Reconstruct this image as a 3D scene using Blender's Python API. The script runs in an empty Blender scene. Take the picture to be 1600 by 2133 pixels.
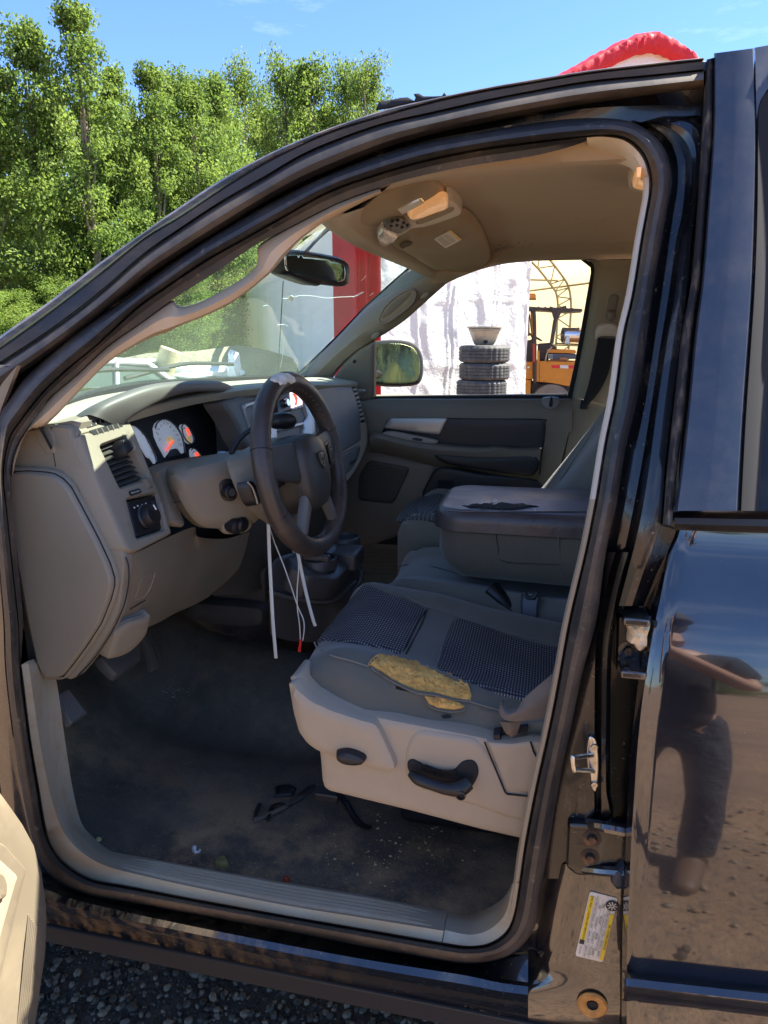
import bpy, bmesh, math, random
from mathutils import Vector as V, Matrix, noise
from mathutils.bvhtree import BVHTree
from mathutils.geometry import delaunay_2d_cdt
random.seed(7)
rad = math.radians
# ---------------------------------------------------------------- camera, sky, sun, exposure
SC = bpy.context.scene
COL = SC.collection
H = 1.69                                   # eye height above the ground
F = 1500.0; PITCH = rad(13.7); YAW = rad(12.8)
cp, sp, cy, sy = math.cos(PITCH), math.sin(PITCH), math.cos(YAW), math.sin(YAW)
FWD = V((-sy*cp, cy*cp, -sp)); RGT = V((cy, sy, 0)); UPV = RGT.cross(FWD)
CAM = V((0, -1.0, 0))
cd = bpy.data.cameras.new('camera'); cam = bpy.data.objects.new('camera', cd); COL.objects.link(cam)
cam.matrix_world = Matrix(((RGT.x, UPV.x, -FWD.x, 0), (RGT.y, UPV.y, -FWD.y, -1.0), (RGT.z, UPV.z, -FWD.z, H), (0, 0, 0, 1)))
cd.sensor_fit = 'VERTICAL'; cd.sensor_height = 24.0; cd.lens = 24.0*F/2133.0
cd.clip_start = 0.02; cd.clip_end = 3000
SC.camera = cam
SUN_AZ, SUN_EL = rad(21), rad(54)          # azimuth from +x towards +y
w = bpy.data.worlds.new('World'); SC.world = w; w.use_nodes = True
nt = w.node_tree; bg = nt.nodes['Background']
sky = nt.nodes.new('ShaderNodeTexSky'); sky.sky_type = 'NISHITA'; sky.sun_disc = False
sky.sun_elevation = SUN_EL; sky.sun_rotation = rad(90)-SUN_AZ; sky.altitude = 300; sky.air_density = 1.0; sky.dust_density = 0.1; sky.ozone_density = 3.0
tint = nt.nodes.new('ShaderNodeMix'); tint.data_type = 'RGBA'; tint.blend_type = 'MULTIPLY'; tint.inputs[0].default_value = 1.0; tint.inputs[7].default_value = (.66, .80, 1.06, 1)
nt.links.new(sky.outputs[0], tint.inputs[6]); 
tcw = nt.nodes.new('ShaderNodeTexCoord'); mpw = nt.nodes.new('ShaderNodeMapping'); mpw.inputs['Scale'].default_value = (1.2, 1.2, 5); nt.links.new(tcw.outputs['Generated'], mpw.inputs[0])
cn = nt.nodes.new('ShaderNodeTexNoise'); cn.inputs['Scale'].default_value = 2.2; cn.inputs['Detail'].default_value = 9; cn.inputs['Roughness'].default_value = .62; nt.links.new(mpw.outputs[0], cn.inputs['Vector'])
cr_w = nt.nodes.new('ShaderNodeMapRange'); cr_w.inputs[1].default_value = .50; cr_w.inputs[2].default_value = .85; cr_w.inputs[4].default_value = .45; nt.links.new(cn.outputs[0], cr_w.inputs[0])
cmx = nt.nodes.new('ShaderNodeMix'); cmx.data_type = 'RGBA'; cmx.inputs[7].default_value = (9.0, 9.6, 10.5, 1); nt.links.new(cr_w.outputs[0], cmx.inputs[0]); nt.links.new(tint.outputs[2], cmx.inputs[6])   # thin high cloud
nt.links.new(cmx.outputs[2], bg.inputs[0]); bg.inputs[1].default_value = 0.068
sd = bpy.data.lights.new('sun', 'SUN'); sun = bpy.data.objects.new('sun', sd); COL.objects.link(sun)
sd.energy = 5.0; sd.angle = rad(0.5); sd.color = (1.0, 0.95, 0.86)
SDIR = V((math.cos(SUN_AZ)*math.cos(SUN_EL), math.sin(SUN_AZ)*math.cos(SUN_EL), math.sin(SUN_EL)))
sun.rotation_euler = SDIR.to_track_quat('Z', 'Y').to_euler(); sun.location = (3, 2, 9)
vs = SC.view_settings; vs.view_transform = 'Standard'; vs.look = 'None'; vs.gamma = 1.0; vs.use_curve_mapping = False
vs.exposure = 2.25
SC.render.engine = 'CYCLES'
SC.cycles.max_bounces = 10; SC.cycles.diffuse_bounces = 5; SC.cycles.transparent_max_bounces = 16; SC.cycles.caustics_reflective = False; SC.cycles.caustics_refractive = False

# ---------------------------------------------------------------- rays through the survey points
def R(u, v): return FWD + RGT*((u-800)/F) + UPV*((1066.5-v)/F)
def Y(u, v, y): d = R(u, v); return CAM + d*((y+1.0)/d.y)
def X(u, v, x): d = R(u, v); return CAM + d*(x/d.x)
def Z(u, v, z): d = R(u, v); return CAM + d*(z/d.z)
def PL(u, v, p, n): d = R(u, v); return CAM + d*((p-CAM).dot(n)/d.dot(n))
BELT, LEAN = -0.24, 0.30
def P2(p):
    d = p-CAM; z = d.dot(FWD); return 800+F*d.dot(RGT)/z, 1066.5-F*d.dot(UPV)/z
def S(u, v, off=0.0):                       # the driver's side of the body: upright below the belt, leaning in above it
    p = Y(u, v, off)
    if p.z > BELT:
        n = V((0, 1, -LEAN)); p = PL(u, v, V((0, off, BELT)), n)
    return p
def ceil_z(x, y):
    a = max(0.0, 1-((y-0.80)/0.66)**2); f = min(1.0, max(0.0, (x+0.45)/0.45)); f = f*(2-f)
    return 0.218 + 0.018*f + a*(0.010+0.075*f)
def C(u, v, off=0.0):                       # the headliner's underside
    d = R(u, v); lo, hi = 0.9, 3.2
    for _ in range(40):
        m = (lo+hi)/2; p = CAM+d*m
        if p.z > ceil_z(p.x, p.y)-off: hi = m
        else: lo = m
    return CAM+d*lo
def pj(kind, a, off=0.0):
    if kind == 'Y': return lambda u, v: Y(u, v, a)
    if kind == 'X': return lambda u, v: X(u, v, a)
    if kind == 'Z': return lambda u, v: Z(u, v, a)
    if kind == 'S': return lambda u, v: S(u, v, a)
    if kind == 'C': return lambda u, v: C(u, v, a)
def plane3(a, b, c):                        # projector onto the plane through three points
    n = (b-a).cross(c-a).normalized()
    f = lambda u, v: PL(u, v, a, n)
    return f
def onto(bvh, fallback=None, off=0.0):      # projector onto a built surface
    def f(u, v):
        d = R(u, v).normalized()
        h = bvh.ray_cast(CAM, d)
        if h[0] is None: return fallback(u, v) if fallback else None
        return h[0]-d*off
    return f
# ---------------------------------------------------------------- splines
def cr(P, n, closed=False):
    P = [V(p) for p in P]; m = len(P); out = []
    tot = n if closed else n-1
    segs = m if closed else m-1
    for i in range(n):
        s = i/tot*segs
        k = min(int(s), segs-1); t = s-k
        if closed: a, b, c, d = P[(k-1) % m], P[k % m], P[(k+1) % m], P[(k+2) % m]
        else:
            b, c = P[k], P[k+1]
            a = P[k-1] if k > 0 else b*2-c
            d = P[k+2] if k+2 < m else c*2-b
        out.append(0.5*((2*b) + (c-a)*t + (2*a-5*b+4*c-d)*t*t + (3*b-a-3*c+d)*t**3))
    return out
def sm2(pts, k=4):                          # smooth closed outline in picture units
    q = cr([V((a, b, 0)) for a, b in pts], len(pts)*k, True)
    return [(p.x, p.y) for p in q]
def rnd_poly(pts, r, k=4):                  # straight-sided outline with rounded corners
    out = []; n = len(pts)
    for i in range(n):
        a, b, c = V((*pts[i-1], 0)), V((*pts[i], 0)), V((*pts[(i+1) % n], 0))
        r1 = min(r, (a-b).length*.45); r2 = min(r, (c-b).length*.45)
        p, q = b+(a-b).normalized()*r1, b+(c-b).normalized()*r2
        for j in range(k+1):
            t = j/k; w_ = p*(1-t)**2+b*2*t*(1-t)+q*t*t
            out.append((w_.x, w_.y))
    return out
# ---------------------------------------------------------------- objects
WL = {}                                     # world location of empties
def tag(o, label=None, cat=None, group=None, kind=None):
    if label: o['label'] = label
    if cat: o['category'] = cat
    if group: o['group'] = group
    if kind: o['kind'] = kind
    return o
def empty(name, loc, parent=None, **k):
    o = bpy.data.objects.new(name, None); COL.objects.link(o); o.empty_display_size = .1
    wl = V(loc); WL[o.name] = wl
    if parent: wl = wl+V((0, 0, H)); WL[o.name] = wl; o.parent = parent; o.location = wl-WL[parent.name]
    else: o.location = wl
    return tag(o, **k)
def mk(name, vs_, fs, mat, parent=None, smooth=True, bevel=0, angle=38, world=False, mats=None, fm=None, **k):
    vs_ = [V(p) for p in vs_]
    if not world: vs_ = [p+V((0, 0, H)) for p in vs_]
    lo = V((min(p[i] for p in vs_) for i in range(3))); hi = V((max(p[i] for p in vs_) for i in range(3)))
    c = (lo+hi)/2
    me = bpy.data.meshes.new(name); me.from_pydata([p-c for p in vs_], [], fs); me.update()
    bm = bmesh.new(); bm.from_mesh(me); bmesh.ops.recalc_face_normals(bm, faces=bm.faces); bm.to_mesh(me); bm.free()
    for m_ in ([mat] if mats is None else mats): me.materials.append(m_)
    if fm:
        for i, p in enumerate(me.polygons): p.material_index = fm[i]
    if smooth:
        me.polygons.foreach_set('use_smooth', [True]*len(me.polygons))
        me.set_sharp_from_angle(angle=rad(angle))
    o = bpy.data.objects.new(name, me); COL.objects.link(o)
    WL[o.name] = c
    if parent: o.parent = parent; o.location = c-WL[parent.name]
    else: o.location = c
    if bevel:
        b = o.modifiers.new('bevel', 'BEVEL'); b.width = bevel; b.segments = 3; b.limit_method = 'ANGLE'; b.angle_limit = rad(35); b.harden_normals = False
    return tag(o, **k)
def bvh_of(vs_, fs): return BVHTree.FromPolygons([V(p) for p in vs_], fs)
def grid_faces(n, m, cu=False, cv=False):
    f = []
    for i in range(n if cu else n-1):
        for j in range(m if cv else m-1):
            f.append((i*m+j, ((i+1) % n)*m+j, ((i+1) % n)*m+(j+1) % m, i*m+(j+1) % m))
    return f
def surf(name, rows, mat, parent=None, nu=4, nv=4, thick=0.0, away=None, cu=False, **k):
    """rows of 3-D control points, interpolated smoothly; thick adds a back skin moved along 'away'"""
    a = len(rows); b = len(rows[0])
    R1 = [cr(r, (b-1)*nv+1) for r in rows]
    NB = len(R1[0])
    cols = [cr([R1[i][j] for i in range(a)], (a*nu if cu else (a-1)*nu+1), cu) for j in range(NB)]
    NA = len(cols[0])
    vs_ = [cols[j][i] for i in range(NA) for j in range(NB)]
    fs = grid_faces(NA, NB, cu)
    bv = bvh_of(vs_, fs)
    if thick:
        aw = V(away) if away else FWD
        n0 = len(vs_); vs2 = vs_+[p+aw*thick for p in vs_]
        fs2 = fs+[tuple(x+n0 for x in reversed(f)) for f in fs]
        rim = []
        if not cu:
            rim += [(j, j+1) for j in range(NB-1)]+[((NA-1)*NB+j+1, (NA-1)*NB+j) for j in range(NB-1)]
        rim += [((i+1) % NA*NB, i*NB) for i in range(NA if cu else NA-1)]+[(i*NB+NB-1, (i+1) % NA*NB+NB-1) for i in range(NA if cu else NA-1)]
        fs2 += [(x, y, y+n0, x+n0) for x, y in rim]
        o = mk(name, vs2, fs2, mat, parent, **k)
    else: o = mk(name, vs_, fs, mat, parent, **k)
    return o, bv
def inside(p, poly):
    x, y = p; r = False; n = len(poly)
    for i in range(n):
        x1, y1 = poly[i]; x2, y2 = poly[i-1]
        if (y1 > y) != (y2 > y) and x < (x2-x1)*(y-y1)/(y2-y1)+x1: r = not r
    return r
def dist_edge(p, poly):
    px, py = p; best = 1e9; n = len(poly)
    for i in range(n):
        x1, y1 = poly[i-1]; x2, y2 = poly[i]; dx, dy = x2-x1, y2-y1
        L = dx*dx+dy*dy
        t = 0 if L == 0 else max(0, min(1, ((px-x1)*dx+(py-y1)*dy)/L))
        best = min(best, math.hypot(px-x1-t*dx, py-y1-t*dy))
    return best
def patch(name, out, proj, mat, parent=None, th=0.004, rr=6, step=14, skirt=0.012, away=None, holes=(), bump=None, **k):
    """a panel whose outline was surveyed as 'out', lying on the surface 'proj', raised by th with edges
    rounded over rr, and with a skirt going back into the thing behind it"""
    loops = [out]+list(holes)
    dens = []
    for lp in loops:
        q = []
        for i in range(len(lp)):
            a, b = lp[i], lp[(i+1) % len(lp)]
            n = max(1, int(math.hypot(b[0]-a[0], b[1]-a[1])/min(step*1.3, max(rr*1.3, 3.0) if rr > 0 else 1e9)))
            for j in range(n): q.append((a[0]+(b[0]-a[0])*j/n, a[1]+(b[1]-a[1])*j/n))
        dens.append(q)
    pts = []; edges = []
    for q in dens:
        n0 = len(pts); pts += q
        edges += [(n0+i, n0+(i+1) % len(q)) for i in range(len(q))]
    nb = len(pts)
    x0, x1 = min(p[0] for p in out), max(p[0] for p in out); y0, y1 = min(p[1] for p in out), max(p[1] for p in out)
    def ok(p):
        if not inside(p, out): return False
        return not any(inside(p, h) for h in holes)
    def de(p): return min(dist_edge(p, lp) for lp in loops)
    if rr > 0:                               # a ring of points a little inside the edge
        for q in dens:
            n = len(q)
            for i in range(n):
                a, b = q[i-1], q[(i+1) % n]; dx, dy = b[0]-a[0], b[1]-a[1]; L = math.hypot(dx, dy) or 1
                for f_ in (0.35, 1.0):
                    for sgn in (1, -1):
                        p = (q[i][0]-dy/L*rr*f_*sgn, q[i][1]+dx/L*rr*f_*sgn)
                        if ok(p) and de(p) > rr*f_*0.8: pts.append(p)
    y = y0+step/2; row = 0
    while y < y1:
        x = x0+step*(0.25+0.5*(row % 2))
        while x < x1:
            if ok((x, y)) and de((x, y)) > max(rr*1.4, step*.4): pts.append((x, y))
            x += step
        y += step; row += 1
    res = delaunay_2d_cdt([V(p) for p in pts], edges, [], 1, 1e-4)
    ov, oe, of = res[0], res[1], res[2]
    P2 = [(p.x, p.y) for p in ov]
    if holes:
        of = [f for f in of if not any(inside((sum(P2[i][0] for i in f)/3, sum(P2[i][1] for i in f)/3), h) for h in holes)]
    P3 = []; keep = []
    for p in P2:
        q = proj(*p); P3.append(q if q is not None else V((0, 0, 0))); keep.append(q is not None)
    of = [f for f in of if all(keep[i] for i in f)]
    nrm = [V((0, 0, 0)) for _ in P3]
    for f in of:
        n_ = (P3[f[1]]-P3[f[0]]).cross(P3[f[2]]-P3[f[0]])
        if n_.dot(P3[f[0]]-CAM) > 0: n_ = -n_
        for i in f: nrm[i] += n_
    top = []
    for i, p in enumerate(P3):
        n_ = nrm[i].normalized() if nrm[i].length > 0 else -FWD
        nrm[i] = n_
        d = de(P2[i]); t = 1.0 if rr <= 0 else min(1.0, d/rr)
        h = th*math.sqrt(max(0, 1-(1-t)**2))
        if bump and d > 0.5: h += bump(P2[i][0], P2[i][1], p)
        top.append(p+n_*h)
    faces = [tuple(f) for f in of]
    vs_ = list(top)
    if skirt:
        cnt = {}
        for f in faces:
            for a, b in ((f[0], f[1]), (f[1], f[2]), (f[2], f[0])): cnt[(a, b)] = 1
        bd = [(a, b) for (a, b) in cnt if (b, a) not in cnt]
        mp = {}
        for a, b in bd:
            for i in (a, b):
                if i not in mp:
                    mp[i] = len(vs_); vs_.append(P3[i]+(V(away)*skirt if away else -nrm[i]*skirt))
        faces += [(b, a, mp[a], mp[b]) for a, b in bd]
    used = sorted({i for f in faces for i in f}); rm = {i: j for j, i in enumerate(used)}
    faces = [tuple(rm[i] for i in f) for f in faces]; vs2 = [vs_[i] for i in used]
    if not faces: print('EMPTY PATCH', name); return None
    return mk(name, vs2, faces, mat, parent, **k)
def slab(name, P, away, mat, parent=None, bevel=0.003, **k):
    n = len(P); aw = V(away)
    vs_ = [V(p) for p in P]+[V(p)+aw for p in P]
    fs = [tuple(range(n)), tuple(reversed(range(n, 2*n)))]+[(i, (i+1) % n, n+(i+1) % n, n+i) for i in range(n)]
    return mk(name, vs_, fs, mat, parent, bevel=bevel, **k)
def tube_geo(P, r, seg=10, cap=True, flat=1.0, upv=None):
    P = [V(p) for p in P]; n = len(P); vs_ = []
    rs = r if isinstance(r, (list, tuple)) else [r]*n
    pu = None
    for i in range(n):
        t = (P[min(i+1, n-1)]-P[max(i-1, 0)]).normalized()
        if pu is None: a = V(upv) if upv else (V((0, 0, 1)) if abs(t.z) < .9 else V((1, 0, 0)))
        else: a = pu
        s = t.cross(a).normalized(); a = s.cross(t).normalized(); pu = a
        for j in range(seg):
            q = 2*math.pi*j/seg
            vs_.append(P[i]+s*math.cos(q)*rs[i]+a*math.sin(q)*rs[i]*flat)
    fs = grid_faces(n, seg, False, True)
    if cap: fs += [tuple(range(seg)), tuple(range((n-1)*seg, n*seg))]
    return vs_, fs
def tube(name, P, r, mat, parent=None, seg=10, n=None, flat=1.0, upv=None, **k):
    if n: P = cr(P, n)
    if isinstance(r, (list, tuple)) and n:
        m = len(r); r = [r[min(int(i/(n-1)*(m-1)), m-2)]*(1-(i/(n-1)*(m-1)-min(int(i/(n-1)*(m-1)), m-2)))+r[min(int(i/(n-1)*(m-1)), m-2)+1]*(i/(n-1)*(m-1)-min(int(i/(n-1)*(m-1)), m-2)) for i in range(n)]
    a, b = tube_geo(P, r, seg, True, flat, upv)
    return mk(name, a, b, mat, parent, **k)
def lathe_geo(o, ax, prof, seg=24):
    ax = V(ax).normalized(); a = V((0, 0, 1)) if abs(ax.z) < .9 else V((1, 0, 0))
    s = ax.cross(a).normalized(); a = s.cross(ax); vs_ = []
    for r, h in prof:
        for j in range(seg):
            q = 2*math.pi*j/seg; vs_.append(V(o)+ax*h+(s*math.cos(q)+a*math.sin(q))*max(r, 1e-5))
    return vs_, grid_faces(len(prof), seg, False, True)
def lathe(name, o, ax, prof, mat, parent=None, seg=24, **k):
    a, b = lathe_geo(o, ax, prof, seg); return mk(name, a, b, mat, parent, **k)
def box_geo(c, s, M=None):
    c = V(c); x, y, z = s[0]/2, s[1]/2, s[2]/2
    vs_ = [V((a*x, b*y, d*z)) for a in (-1, 1) for b in (-1, 1) for d in (-1, 1)]
    if M: vs_ = [M @ p for p in vs_]
    return [p+c for p in vs_], [(0, 1, 3, 2), (4, 6, 7, 5), (0, 4, 5, 1), (2, 3, 7, 6), (0, 2, 6, 4), (1, 5, 7, 3)]
def box(name, c, s, mat, parent=None, bevel=0.004, M=None, **k):
    a, b = box_geo(c, s, M); return mk(name, a, b, mat, parent, bevel=bevel, **k)
def join(*gs):
    vs_, fs = [], []
    for a, b in gs:
        n = len(vs_); vs_ += a; fs += [tuple(i+n for i in f) for f in b]
    return vs_, fs
def basis(n, up=V((0, 0, 1))):
    n = V(n).normalized(); s = V(up).cross(n).normalized(); u = n.cross(s)
    return Matrix((s, u, n)).transposed()
_fc = {}
def text_geo(txt, size, M, o, depth=0.0):
    cu = bpy.data.curves.new('t', 'FONT'); cu.body = txt; cu.size = size; cu.align_x = 'CENTER'; cu.align_y = 'CENTER'; cu.resolution_u = 1; cu.extrude = depth
    ob = bpy.data.objects.new('t', cu); me = ob.to_mesh()
    vs_ = [M @ v.co + V(o) for v in me.vertices]; fs = [tuple(p.vertices) for p in me.polygons]
    ob.to_mesh_clear(); bpy.data.objects.remove(ob); bpy.data.curves.remove(cu)
    return vs_, fs

# ---------------------------------------------------------------- materials
_w = (1.12, 1.10, 1.02)
WARM = {k: _w for k in ('taupe_plastic', 'taupe_plastic_lower', 'door_trim', 'seat_cloth', 'seat_cloth_grey', 'floor_vinyl', 'sill_trim', 'cluster_side_dark', 'lower_dash', 'far_pillar_trim', 'wheel_leather', 'wheel_plastic', 'pillar_trim', 'headliner_cloth')}
WARM['slate_plastic'] = (1.2, 1.12, 1.0)
def mat(name, col, rough=.5, metal=0., bump=None, var=None, dirt=None, coat=0., spec=.5, rvar=0., emit=None, trans=0., sheen=0., streak=None, alpha=None, cs='Object'):
    m = bpy.data.materials.new(name); m.use_nodes = True; t = m.node_tree; N = t.nodes; L = t.links
    b = N['Principled BSDF']; b.inputs['Roughness'].default_value = rough; b.inputs['Metallic'].default_value = metal
    b.inputs['Coat Weight'].default_value = coat; b.inputs['Coat Roughness'].default_value = .04; b.inputs['Coat IOR'].default_value = 1.75 if coat >= .7 else 1.5; b.inputs['Specular IOR Level'].default_value = spec
    if sheen: b.inputs['Sheen Weight'].default_value = sheen
    tc = N.new('ShaderNodeTexCoord'); src = tc.outputs[cs]
    def noi(scale, det=5, vec=None, rg=.6):
        n = N.new('ShaderNodeTexNoise'); n.inputs['Scale'].default_value = scale; n.inputs['Detail'].default_value = det; n.inputs['Roughness'].default_value = rg
        L.new(vec or src, n.inputs['Vector']); return n.outputs[0]
    def ramp(s, a, b_):
        r = N.new('ShaderNodeMapRange'); r.inputs[1].default_value = a; r.inputs[2].default_value = b_; L.new(s, r.inputs[0]); return r.outputs[0]
    def mixc(f, a, b_, mode='MIX'):
        x = N.new('ShaderNodeMix'); x.data_type = 'RGBA'; x.blend_type = mode
        if isinstance(f, (int, float)): x.inputs[0].default_value = f
        else: L.new(f, x.inputs[0])
        for i, q in ((6, a), (7, b_)):
            if isinstance(q, (tuple, list)): x.inputs[i].default_value = (*q, 1)
            else: L.new(q, x.inputs[i])
        return x.outputs[2]
    def mul(a, k_):
        x = N.new('ShaderNodeMath'); x.operation = 'MULTIPLY'; L.new(a, x.inputs[0])
        if isinstance(k_, (int, float)): x.inputs[1].default_value = k_
        else: L.new(k_, x.inputs[1])
        return x.outputs[0]
    wk = WARM.get(name)
    if wk: col = tuple(a*b_ for a, b_ in zip(col, wk))
    c = tuple(col)
    if var:
        d = tuple(x*(1-var[1]) for x in col); e = tuple(min(1, x*(1+var[1]*.7)) for x in col)
        c = mixc(ramp(noi(var[0]), .3, .7), d, e)
    if dirt:                                   # (colour, scale, lo, hi, amount[, stretch])
        for dd in (dirt if isinstance(dirt, list) else [dirt]):
            vec = None
            if len(dd) > 5:
                mp = N.new('ShaderNodeMapping'); mp.inputs['Scale'].default_value = dd[5]; L.new(src, mp.inputs[0]); vec = mp.outputs[0]
            f = mul(ramp(noi(dd[1], 7, vec, .68), dd[2], dd[3]), dd[4])
            if len(dd) > 6:                    # fades along one axis: dirt gathers on one side
                sx_ = N.new('ShaderNodeSeparateXYZ'); L.new(src, sx_.inputs[0]); f = mul(f, ramp(sx_.outputs[dd[6][0]], dd[6][1], dd[6][2]))
            c = mixc(f, c, tuple(dd[0]))
            if rough < .35:
                rr_ = N.new('ShaderNodeMapRange'); rr_.inputs[3].default_value = rough; rr_.inputs[4].default_value = .75; L.new(f, rr_.inputs[0]); L.new(rr_.outputs[0], b.inputs['Roughness'])
                if coat:
                    r2 = N.new('ShaderNodeMapRange'); r2.inputs[3].default_value = .03; r2.inputs[4].default_value = .6; L.new(f, r2.inputs[0]); L.new(r2.outputs[0], b.inputs['Coat Roughness'])
    if isinstance(c, tuple): b.inputs['Base Color'].default_value = (*c, 1)
    else: L.new(c, b.inputs['Base Color'])
    if rvar:
        r = N.new('ShaderNodeMapRange'); r.inputs[1].default_value = .3; r.inputs[2].default_value = .7; r.inputs[3].default_value = max(.02, rough-rvar); r.inputs[4].default_value = min(1, rough+rvar)
        L.new(noi(9, 6), r.inputs[0]); L.new(r.outputs[0], b.inputs['Roughness'])
    if bump:
        bl = bump if isinstance(bump, list) else [bump]; prev = None
        for sc_, st, di in bl:
            bn = N.new('ShaderNodeBump'); bn.inputs['Strength'].default_value = st; bn.inputs['Distance'].default_value = di
            L.new(noi(sc_, 4), bn.inputs['Height'])
            if prev: L.new(prev, bn.inputs['Normal'])
            prev = bn.outputs[0]
        L.new(prev, b.inputs['Normal'])
    if emit: b.inputs['Emission Color'].default_value = (*emit[0], 1); b.inputs['Emission Strength'].default_value = emit[1]
    if trans: b.inputs['Transmission Weight'].default_value = trans
    m['_c'] = 0
    del m['_c']
    return m
def NB(m): return m.node_tree.nodes, m.node_tree.links, m.node_tree.nodes['Principled BSDF']
def glass(name, tint, haze=0.06, hcol=(.75, .85, .8), refl=1.0):
    m = bpy.data.materials.new(name); m.use_nodes = True; t = m.node_tree; N = t.nodes; L = t.links
    for n in list(N):
        if n.type == 'BSDF_PRINCIPLED': N.remove(n)
    out = [n for n in N if n.type == 'OUTPUT_MATERIAL'][0]
    tr = N.new('ShaderNodeBsdfTransparent'); tr.inputs[0].default_value = (*tint, 1)
    gl = N.new('ShaderNodeBsdfGlossy'); gl.inputs['Roughness'].default_value = .02
    df = N.new('ShaderNodeBsdfDiffuse'); df.inputs[0].default_value = (*hcol, 1)
    fr = N.new('ShaderNodeFresnel'); fr.inputs[0].default_value = 1.45
    ml = N.new('ShaderNodeMath'); ml.operation = 'MULTIPLY'; ml.inputs[1].default_value = refl; L.new(fr.outputs[0], ml.inputs[0])
    tc = N.new('ShaderNodeTexCoord'); nz = N.new('ShaderNodeTexNoise'); nz.inputs['Scale'].default_value = 5; nz.inputs['Detail'].default_value = 8
    L.new(tc.outputs['Object'], nz.inputs['Vector'])
    mr = N.new('ShaderNodeMapRange'); mr.inputs[1].default_value = .3; mr.inputs[2].default_value = .75; mr.inputs[3].default_value = haze*.6; mr.inputs[4].default_value = haze*1.5; L.new(nz.outputs[0], mr.inputs[0])
    m1 = N.new('ShaderNodeMixShader'); L.new(mr.outputs[0], m1.inputs[0]); L.new(tr.outputs[0], m1.inputs[1]); L.new(df.outputs[0], m1.inputs[2])
    m2 = N.new('ShaderNodeMixShader'); L.new(ml.outputs[0], m2.inputs[0]); L.new(m1.outputs[0], m2.inputs[1]); L.new(gl.outputs[0], m2.inputs[2])
    L.new(m2.outputs[0], out.inputs[0]); return m
DUST = (.30, .22, .13)
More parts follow.
